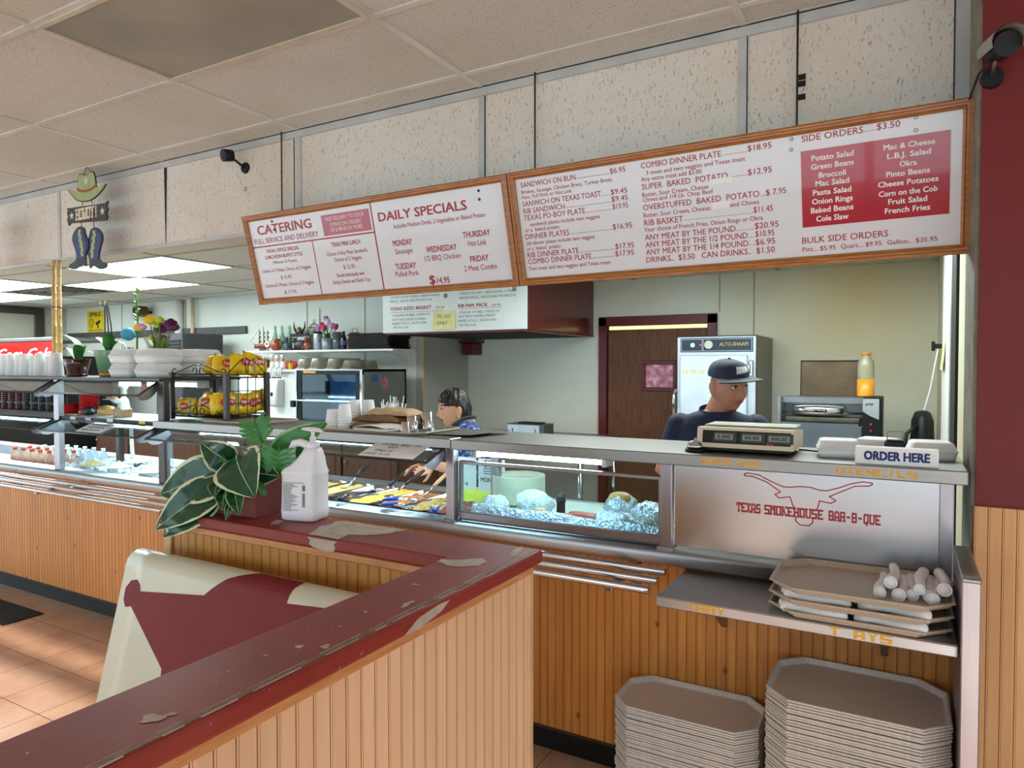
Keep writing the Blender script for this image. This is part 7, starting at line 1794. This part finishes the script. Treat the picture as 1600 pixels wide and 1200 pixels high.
def apf(u, v):
    z = .45 + (1.10 - .45) * v; a = (u - .5) * 2; wd = .19 if z < .95 else .19 - .09 * (z - .95) / .15
    x = a * wd; return (x, -.150 + .075 * (abs(x) / .19) ** 2 - .03 * (z - .8) / .4 - .01 * (z > .9), z)
ap.grid(apf, 14, 20); ap.grid(lambda u, v: (apf(u, v)[0], apf(u, v)[1] + .004, apf(u, v)[2]), 14, 20)
apn = ap.build('apron', pm('apron_dark', (34, 38, 48), .8), wom)
m = MB()
for s_ in (-1, 1): m.tube([(s_ * .085, -.175, 1.09), (s_ * .085, -.158, 1.18), (s_ * .080, -.105, 1.262), (s_ * .070, -.04, 1.298), (s_ * .045, .02, 1.302), (0, .045, 1.296)], [.010, .012, .012, .012, .011, .010], 8)
m.build('neck_strap', MATS['apron_dark'], apn)

# ============================================================ ON THE DIVIDER, TRAYS, DECORATIONS
jz = DZ + .001
jug = thing('sanitizer_jug', 'white gallon jug with a pump top on the divider', 'jug', (-1.512, 1.455, jz), radians(14)); jug.scale = (.86, .86, .93)
def rr4(a, b, z, e): 
    P = []
    for cx, cy, a0 in ((a - e, b - e, 0), (-a + e, b - e, 90), (-a + e, -b + e, 180), (a - e, -b + e, 270)):
        for k in range(4): t = radians(a0 + 30 * k); P.append((cx + e * cos(t), cy + e * sin(t), z))
    return P
def rj(a, b, z, e, cx=0): return [(x + cx, y, q) for x, y, q in rr4(a, b, z, e)]
m = MB(); m.loft([rj(.058, .046, 0, .016), rj(.064, .052, .006, .018), rj(.066, .054, .03, .018), rj(.064, .052, .034, .018), rj(.064, .052, .140, .018), rj(.066, .054, .146, .018), rj(.062, .051, .156, .018), rj(.046, .044, .172, .016, .014), rj(.036, .038, .190, .014, .024), rj(.028, .031, .208, .013, .029), rj(.023, .025, .222, .012, .030)])
m.build('body', pm('jug_white', (236, 234, 240), .4, var=.02), jug)
m = MB(); m.tube([(-.046, 0, .152), (-.050, 0, .18), (-.050, 0, .215), (-.040, 0, .233), (-.016, 0, .237), (.008, 0, .230), (.024, 0, .218)], [.014, .0125, .0125, .0125, .0125, .013, .016], 12); m.build('handle', MATS['jug_white'], jug)
m = MB().lathe([(.022, .218), (.023, .236), (.020, .239), (.011, .241), (.010, .256), (.006, .258), (.006, .272)], 20, (.030, 0, 0)); m.build('collar', MATS['jug_white'], jug)
m = MB().ell((.030, 0, .276), (.013, .011, .007), 14, 8); m.tube([(-.012, 0, .279), (.01, 0, .279), (.040, 0, .278), (.062, -.004, .276), (.072, -.006, .270)], [.003, .007, .008, .006, .005], 10); m.build('pump', pm('pump_white', (226, 222, 226), .35, var=0), jug)
m = MB(); y0 = -.0532; rr = random.Random(44)
for k in range(24): m.box((-.05, y0 - .0004, .113 - .0036 * k), (-.05 + rr.uniform(.028, .058), y0, .1145 - .0036 * k))
for a, b, c_, d_ in ((.022, .094, .032, .112), (.022, .045, .026, .088), (.028, .045, .031, .088)): m.box((a, y0 - .0004, b), (c_, y0, d_))
m.box((-.052, y0 - .0004, .118), (.03, y0, .1195)); lb_ = m.build('printed_label', pm('print_grey', (120, 116, 122), .6), jug)

pl_ = thing('potted_plant', 'mixed leafy plant in a maroon planter box on the divider', 'potted plant', (-1.755, 1.425, jz), radians(4))
m = MB(); A = [(-.115, -.05), (.115, -.05), (.115, .05), (-.115, .05)]
m.loft([[(x, y, 0) for x, y in A], [(x * 1.04, y * 1.08, .11) for x, y in A]], sm=False, caps=False); m.loft([[(x * .97, y * .9, .11) for x, y in A], [(x * .95, y * .88, .085) for x, y in A]], sm=False); m.add([(x * 1.04, y * 1.08, .11) for x, y in A] + [(x * .97, y * .9, .11) for x, y in A], [(0, 1, 5, 4), (1, 2, 6, 5), (2, 3, 7, 6), (3, 0, 4, 7)]); m.add([(x, y, 0) for x, y in A], [(0, 1, 2, 3)])
m.build('planter', pm('planter_maroon', (120, 46, 42), .5, var=.15, scale=6), pl_)
MB().grid(lambda u, v: ((u - .5) * .215, (v - .5) * .088, .09 + .006 * sin(20 * u) * sin(15 * v)), 14, 6, 0, False).build('soil', pm('soil', (52, 38, 30), .95, var=.4, scale=60), pl_)
M_leafd = pm('leaf_deep', (26, 74, 48), .25, var=.3, scale=22, bump=.25, coat=.15); M_leafe = pm('leaf_edge', (214, 220, 178), .4, var=.08); M_leafb = pm('leaf_bright', (52, 122, 48), .35, var=.3, scale=20); M_leafp = pm('leaf_pale', (150, 190, 120), .4)
def bigleaf(p0, p1, w, face, droop=.03, edge=True, mats=None):
    """broad pointed leaf from p0 to p1, upper side toward 'face', pale margin as its own strip"""
    p0, p1, face = Vector(p0), Vector(p1), Vector(face); d = p1 - p0; sd = d.cross(face).normalized(); up = sd.cross(d).normalized()
    def prof(v): return (sin(pi * v ** .75) ** .8) * (1 - .12 * v)
    def pt(c, v, off=0): 
        ww = w * prof(max(.001, min(.999, v)))
        return p0 + d * v + sd * (c * ww) + up * (droop * sin(pi * v) + .18 * abs(c) * ww + .0025 * sin(26 * v + 3 * abs(c)) * (1 - abs(c)) + off)
    M1 = MB(); M1.grid(lambda u, v: pt((u - .5) * 2 * (.86 if edge else 1), .02 + .96 * v), 10, 18)
    if edge:
        for s_ in (-1, 1): M1.grid(lambda u, v: pt(s_ * (.86 + .14 * u + .03 * sin(30 * v) * (1 - u)), .0 + 1.0 * v), 2, 24, 1)
    M1.tube([pt(0, .02 + .95 * k / 8, .002) for k in range(9)], [.0022 - .0002 * k for k in range(9)], 5, 1 if edge else 0)
    return M1
F = (.45, -.85, .25)
for a, b, w_ in (((.0, -.02, .13), (-.20, -.12, .055), .075), ((-.05, -.03, .07), (-.15, -.15, -.062), .062), ((-.02, -.03, .10), (-.17, -.16, -.040), .06), ((.02, -.03, .175), (.175, -.11, .075), .080), ((-.02, .0, .14), (-.085, -.07, .215), .050), ((.05, .0, .12), (.19, -.03, .125), .055), ((-.09, 0, .10), (-.21, -.09, .03), .05)):
    bigleaf(a, b, w_, F, .022).build('variegated_leaf', [M_leafd, M_leafe], pl_)
for a, b, w_ in (((.0, -.04, .09), (.06, -.12, .03), .032), ((.04, -.05, .095), (.115, -.11, .02), .032), ((-.03, -.04, .095), (.03, -.12, .065), .03), ((-.06, -.04, .08), (-.10, -.10, .01), .03), ((.06, .02, .12), (.14, .0, .17), .04), ((.03, -.03, .10), (.05, -.10, -.005), .02)):
    bigleaf(a, b, w_, F, .012).build('striped_leaf', [M_leafd, M_leafp], pl_)
bigleaf((.09, .03, .13), (.27, .085, .275), .055, (.3, -.9, .3), .03).build('feather_leaf', [M_leafb, M_leafp], pl_)
def lobed(c, d, up, L_, n=5):
    c, d, up = Vector(c), Vector(d).normalized(), Vector(up).normalized(); sd = d.cross(up).normalized(); M1 = MB()
    M1.tube([c, c + d * L_], [.004, .0015], 6)
    for k in range(n):
        for s_ in (-1, 1):
            t_ = .08 + .8 * k / n; l2 = L_ * (.68 - .34 * abs(t_ - .3)); a0 = c + d * (L_ * t_); a1 = a0 + (d * .45 + sd * s_ * .9).normalized() * l2 + up * .006
            e = (a1 - a0); q = e.cross(up).normalized()
            M1.grid(lambda u, v: a0 + e * v + q * ((u - .5) * 2 * .0065 * (sin(pi * (.15 + .8 * v)) ** .6)) + up * (.004 * sin(pi * v)), 4, 6)
    q = sd
    M1.grid(lambda u, v: c + d * (L_ * v) + q * ((u - .5) * 2 * .012 * (1 - .9 * v)), 4, 8)
    return M1
lobed((.115, -.02, .215), (-.35, -.1, .9), (.4, -.9, .2), .085).build('lobed_leaf', M_leafb, pl_); lobed((.17, -.02, .12), (.2, -.15, .9), (.4, -.9, .2), .10).build('lobed_leaf', M_leafb, pl_); lobed((.09, -.03, .07), (.5, -.5, .6), (.4, -.9, .2), .08).build('lobed_leaf', M_leafb, pl_)
m = MB(); m.tube([(.08, 0, .09), (.09, -.01, .17), (.115, -.02, .235)], .0025, 5).tube([(.05, 0, .09), (.07, -.02, .15), (.05, -.03, .20)], .002, 5).tube([(.10, 0, .09), (.14, -.01, .13), (.17, -.02, .13)], .0025, 5).tube([(0, 0, .09), (.0, -.02, .14)], .003, 5).tube([(.01, 0, .09), (.02, -.03, .175)], .003, 5).tube([(-.01, 0, .09), (-.02, 0, .14)], .003, 5); m.build('stem', pm('plant_stem', (96, 130, 66), .5), pl_)
for p in ((-.06, -.04, .115), (-.02, -.05, .10)): leafstrip(MB(), p, p, .01) if False else None
m = MB(); rr = random.Random(77)
for k in range(16): a = rr.uniform(-.1, .1); leafstrip(m, (a * .8, -.01, .09), (a + rr.uniform(-.03, .03), -.05 + rr.uniform(-.05, .05), .12 + rr.uniform(-.01, .07)), .016, .015)
m.build('small_leaf', M_leafb, pl_)

# ------------------------------------------------------------ trays
def tray_thing(label, loc, rz, a, b, cut, m_, grp): 
    t = thing('tray', label, 'tray', loc, rz, grp); tray_mb(a, b, cut, .020).build('tray', m_, t); return t
rr = random.Random(19); N1, N2 = 54, 74
t0 = None
for k in range(N1):
    i = N1 - 1 - k; lb = ('topmost tan cafeteria tray of the shorter stack on the floor' if i == 0 else 'tan cafeteria tray of the shorter floor stack, %s from the top' % ordinal(i))
    loc = (-.632 + rr.uniform(-.003, .003), 2.352 + rr.uniform(-.003, .003), .0082 * k)
    if t0 is None: t0 = tray_thing(lb, loc, 0, .240, .138, .062, M_tray, 'trays in the shorter floor stack')
    else: dup(t0, loc, rr.uniform(-.006, .006), lb)
t0 = None
for k in range(N2):
    i = N2 - 1 - k; lb = ('topmost tan cafeteria tray of the taller stack on the floor' if i == 0 else 'tan cafeteria tray of the taller floor stack, %s from the top' % ordinal(i))
    loc = (-.121 + rr.uniform(-.003, .003), 2.312 + rr.uniform(-.003, .003), .0084 * k)
    if t0 is None: t0 = tray_thing(lb, loc, 0, .240, .176, .070, M_tray, 'trays in the taller floor stack')
    else: dup(t0, loc, rr.uniform(-.006, .006), lb)
# three trays of rolled napkins on the tray shelf
M_nap = pm('napkin_white', (246, 246, 246), .8, var=.03, scale=60, bump=.1)
def roll_mb(L_, seed, r_=.0155):
    r = random.Random(seed); m = MB(); pts = []; R = []
    for k in range(9): u = k / 8; pts.append((-L_ / 2 + L_ * u, .004 * sin(6 * u + seed), r_ + .002 * sin(9 * u + seed))); R.append(r_ * (.86 + .16 * sin(5 * u + seed) * .6 + (.18 if k == 0 else 0) + .06 * r.random()))
    m.tube(pts, R, 12); m.ell(pts[0], (.006, R[0] * .8, R[0] * .8), 10, 8); m.ell(pts[-1], (.006, R[-1] * .8, R[-1] * .8), 10, 8)
    return m
TS = .872
for k, (z, nm) in enumerate(((TS + .002, 'lowest'), (TS + .040, 'middle'), (TS + .078, 'topmost'))):
    tray_thing('tan cafeteria tray on the tray shelf, %s of the three with napkin rolls' % nm, (-.118 + .002 * k, 2.312 - .010 * k, z), .01 * k - .01, .236, .178, .07, M_traytan, 'trays of rolled napkins on the shelf')
protos = []
for k in range(5):
    protos.append(None)
def napkin(label, loc, rot, seed):
    k = seed % 5
    if protos[k] is None:
        t = thing('napkin_roll', label, 'napkin roll', loc, 0, 'rolled napkins on the trays'); roll_mb(.17, k).build('napkin', M_nap, t); MB().box((.080, -.005, .018), (.092, .005, .020)).build('fork_end', M_black, t); protos[k] = t
    else: t = dup(protos[k], loc, None, label)
    t.rotation_euler = rot
nth = ['first', 'second', 'third', 'fourth', 'fifth', 'sixth', 'seventh', 'eighth', 'ninth']
xs = [-.034, -.006, .018, .042, .062, .082, .102, .118]
for k, x in enumerate(xs):
    up = k in (1, 4, 7)
    napkin('upright rolled napkin on the top tray, %s from the logo panel side' % nth[k], (x - .02, 2.275 + .02 * (k % 2), TS + .083 + (.026 if up else 0)), (0, radians(-2), radians(88 + 5 * sin(3 * k))), k)
for lv, (z, n) in enumerate(((TS + .008, 'bottom'), (TS + .046, 'middle'))):
    j = 0
    for row in range(3):
        for s_ in (0, 1):
            napkin('rolled napkin lying on the %s tray, %s end, %s row from the front' % (n, ['tray-lettering', 'end-panel'][s_], nth[row]), (-.225 + .195 * s_ + .01 * sin(5 * row + lv), 2.166 + .036 * row, z), (0, 0, radians(-4 + 5 * sin(7 * row + 3 * s_ + lv)) + (pi if (row + s_) % 2 else 0)), j + lv); j += 1
    for q in range(2): napkin('rolled napkin across the %s tray by the end panel, %s from the front' % (n, nth[q]), (.055 + .02 * q, 2.27 + .05 * q, z), (0, 0, radians(80 - 15 * q)), 3 + q)

# ------------------------------------------------------------ decorations on soffit and ceiling
hw = thing('howdy_sign', 'hanging wooden HOWDY! sign with a cowboy hat and blue boots', 'sign', (-4.80, 2.69, 0))
def flat(m, pts, th=.006, y=0): m.prism(pts, (0, y, 0), EX, EZ, EY, -th / 2, th / 2)
def smooth(pts, n=4):
    P = []; N = len(pts)
    for i in range(N):
        p0, p1, p2, p3 = [Vector(pts[(i + j - 1) % N]) for j in range(4)]
        for k in range(n):
            t = k / n; P.append(tuple(.5 * ((2 * p1) + (p2 - p0) * t + (2 * p0 - 5 * p1 + 4 * p2 - p3) * t * t + (3 * p1 - p0 - 3 * p2 + p3) * t ** 3)))
    return P
M_hat = pm('hat_green', (160, 170, 116), .6, var=.12, scale=20); M_out = pm('outline_dark', (34, 32, 34), .6)
hatp = [(-.225, 2.815), (-.20, 2.79), (-.13, 2.735), (-.04, 2.712), (.05, 2.712), (.13, 2.735), (.20, 2.775), (.225, 2.80), (.19, 2.795), (.12, 2.79), (.105, 2.85), (.085, 2.895), (.05, 2.905), (.02, 2.892), (-.02, 2.892), (-.06, 2.905), (-.09, 2.895), (-.105, 2.84), (-.115, 2.79), (-.17, 2.81)]
m = MB(); flat(m, smooth(hatp)); hb = m.build('hat', M_out, hw)
m = MB(); flat(m, [(x * .955, 2.806 + (z - 2.806) * .93) for x, z in smooth(hatp)], .007, -.001); m.build('hat_face', M_hat, hb)
m = MB(); m.prism(smooth([(-.108, 2.795), (-.04, 2.775), (.05, 2.775), (.112, 2.795), (.112, 2.81), (.05, 2.792), (-.04, 2.792), (-.108, 2.812)], 3), (0, -.0055, 0), EX, EZ, EY, -.001, .001); m.build('hat_band', pm('rust', (150, 84, 44), .6), hb)
def star(cx, cz, r, r2=None, n=5): return [(cx + (r if k % 2 == 0 else r * .42) * sin(pi * k / n), cz + (r if k % 2 == 0 else r * .42) * cos(pi * k / n)) for k in range(2 * n)]
m = MB(); m.prism(star(0, 2.845, .036), (0, -.0055, 0), EX, EZ, EY, -.001, .001); m.build('star', pm('star_pale', (196, 206, 196), .5), hb)
m = MB(); flat(m, [(-.24, 2.69), (-.225, 2.675), (-.235, 2.655), (-.222, 2.63), (-.235, 2.61), (-.22, 2.572), (-.2, 2.585), (.22, 2.562), (.235, 2.585), (.222, 2.61), (.24, 2.635), (.225, 2.655), (.245, 2.685), (.21, 2.675), (-.2, 2.688)], .012); bd = m.build('name_board', pm('board_brown', (62, 50, 40), .6, var=.2, scale=20), hw)
m = MB(); slab_text(m, 'HOWDY!', (-.125, -.006, 2.595), EX, EZ, -EY, .255, .075, gap=.8, depth=.001); m.build('lettering', pm('letter_cream', (222, 212, 186), .6), bd)
for sx_, sz_ in ((-.175, 2.632), (.185, 2.624)): MB().add([(x, -.0072, z) for x, z in star(sx_, sz_, .03)], [list(range(10))]).build('star', MATS['star_pale'], bd)
bp = [(-.015, 2.50), (-.03, 2.535), (-.075, 2.55), (-.12, 2.54), (-.165, 2.50), (-.17, 2.46), (-.14, 2.40), (-.125, 2.345), (-.15, 2.32), (-.20, 2.305), (-.215, 2.29), (-.195, 2.272), (-.13, 2.268), (-.06, 2.295), (-.035, 2.285), (-.012, 2.285), (-.015, 2.34), (.02, 2.42)]
for s_ in (-1, 1):
    def fl(P, dz=0): return [(-s_ * x * 1.0 + .0, z + (.0 if s_ < 0 else -.02)) for x, z in P] if s_ > 0 else P
    bt_ = MB(); flat(bt_, smooth(fl(bp), 3), .008, .004 * s_); bo = bt_.build('boot', pm('boot_black', (36, 36, 44), .55), hw)
    up = [(-.03, 2.49), (-.045, 2.525), (-.08, 2.535), (-.12, 2.52), (-.155, 2.485), (-.155, 2.45), (-.13, 2.39), (-.115, 2.345), (-.06, 2.335), (-.025, 2.345), (.0, 2.42)]
    m = MB(); m.prism(smooth(fl(up), 3), (0, .004 * s_ - .0048, 0), EX, EZ, EY, -.001, .001); m.build('boot_shaft', pm('boot_blue', (46, 56, 108), .55), bo)
    zig = [(-.09, 2.53), (-.10, 2.49), (-.085, 2.48), (-.09, 2.45), (-.075, 2.44), (-.08, 2.41), (-.062, 2.40), (-.07, 2.37), (-.06, 2.345), (-.035, 2.35), (-.042, 2.38), (-.03, 2.39), (-.045, 2.42), (-.04, 2.435), (-.06, 2.46), (-.05, 2.48), (-.07, 2.50), (-.062, 2.53)]
    m = MB(); m.prism(fl(zig), (0, .004 * s_ - .0062, 0), EX, EZ, EY, -.0008, .0008); m.build('boot_flame', M_hat, bo)
for a, b in (((-.03, 2.895), (0, 2.944)), ((.05, 2.90), (0, 2.944)), ((-.06, 2.69), (-.05, 2.715)), ((.06, 2.69), (.05, 2.715)), ((-.075, 2.545), (-.07, 2.58)), ((.075, 2.53), (.07, 2.575))): MB().tube([(a[0], 0, a[1]), (b[0], 0, b[1])], .003, 5).build('string', MATS['rust'], hw)
st_ = thing('star_ornament', 'red and white star ornament hanging from the ceiling beside the HOWDY! sign', 'ornament', (-6.10, 2.66, 0))
m = MB(); flat(m, star(0, 2.62, .20), .02); m.build('star', pm('star_red', (150, 60, 50), .6), st_)
m = MB(); flat(m, star(0, 2.62, .13), .022, -.002); m.build('inner_star', M_whitep, st_); MB().tube([(0, 0, 2.81), (0, 0, 2.944)], .003, 5).build('string', MATS['rust'], st_)
m = MB(); flat(m, [(-.19, 2.38), (.19, 2.38), (.19, 2.44), (-.19, 2.44)], .015); m.build('board', MATS['star_red'], st_); MB().tube([(-.06, 0, 2.44), (-.06, 0, 2.52)], .003, 5).tube([(.06, 0, 2.44), (.06, 0, 2.52)], .003, 5).build('chain', MATS['rust'], st_)
cm = thing('security_camera', 'small black security camera fixed to the soffit near the menu board', 'camera', (-3.455, SY, 2.79))
MB().cyl((0, -.012, 0), (0, 0, 0), .030, .034, 20).build('mount', M_black, cm)
m = MB().tube([(0, -.012, .0), (-.02, -.05, .03), (-.045, -.08, .055)], .007, 8); m.build('arm', M_black, cm)
hd = MB().cyl((-.045, -.06, .065), (-.06, -.115, .055), .034, .036, 20).build('head', M_black, cm); MB().cyl((-.06, -.115, .055), (-.0605, -.117, .0548), .02, n=16).build('lens', pm('lens_dark', (40, 44, 60), .1), hd)
t = thing('soffit_hook', 'tiny brass hook on the soffit below the black camera', 'hook', (-3.455, SY - .004, 2.665)); MB().tube([(.008 * sin(a), -.004, .012 * cos(a)) for a in [k * pi / 5 for k in range(8)]], .0022, 6).build('hook', pm('brass', (150, 110, 50)), t)
c2 = thing('security_camera', 'black camera under a grey hood on the red wall', 'camera', (.205, 2.52, 2.46))
MB().cyl((.005, -.02, -.005), (.005, 0, -.005), .028, .03, 20).build('mount', M_black, c2)
m = MB().tube([(.005, -.02, 0), (.01, -.05, .03), (.02, -.07, .05)], .006, 8); m.build('arm', M_steeld, c2)
hd = MB().cyl((.010, -.03, .062), (.030, -.12, .045), .032, .034, 20).build('head', M_black, c2)
m = MB()
def hood_(u, v): 
    a = radians(-20 + 220 * u); p = Vector((.008, -.02, .064)).lerp(Vector((.034, -.15, .045)), v * (1.0 if True else 1)); return p + Vector((.042 * cos(a), 0, .042 * sin(a)))
m.grid(hood_, 16, 6); m.grid(lambda u, v: Vector(hood_(u, v)) + Vector((0, 0, .003)), 16, 6); m.build('hood', pm('hood_grey', (150, 146, 138), .45), c2)
m = MB().tube([(-.0, -.06, .03), (-.03, -.03, .005), (-.05, .3, -.02)], .003, 6); m.tube([(-.055, .30, -.024), (-.07, .325, -.03)], .010, 8); m.build('cable', M_black, c2)
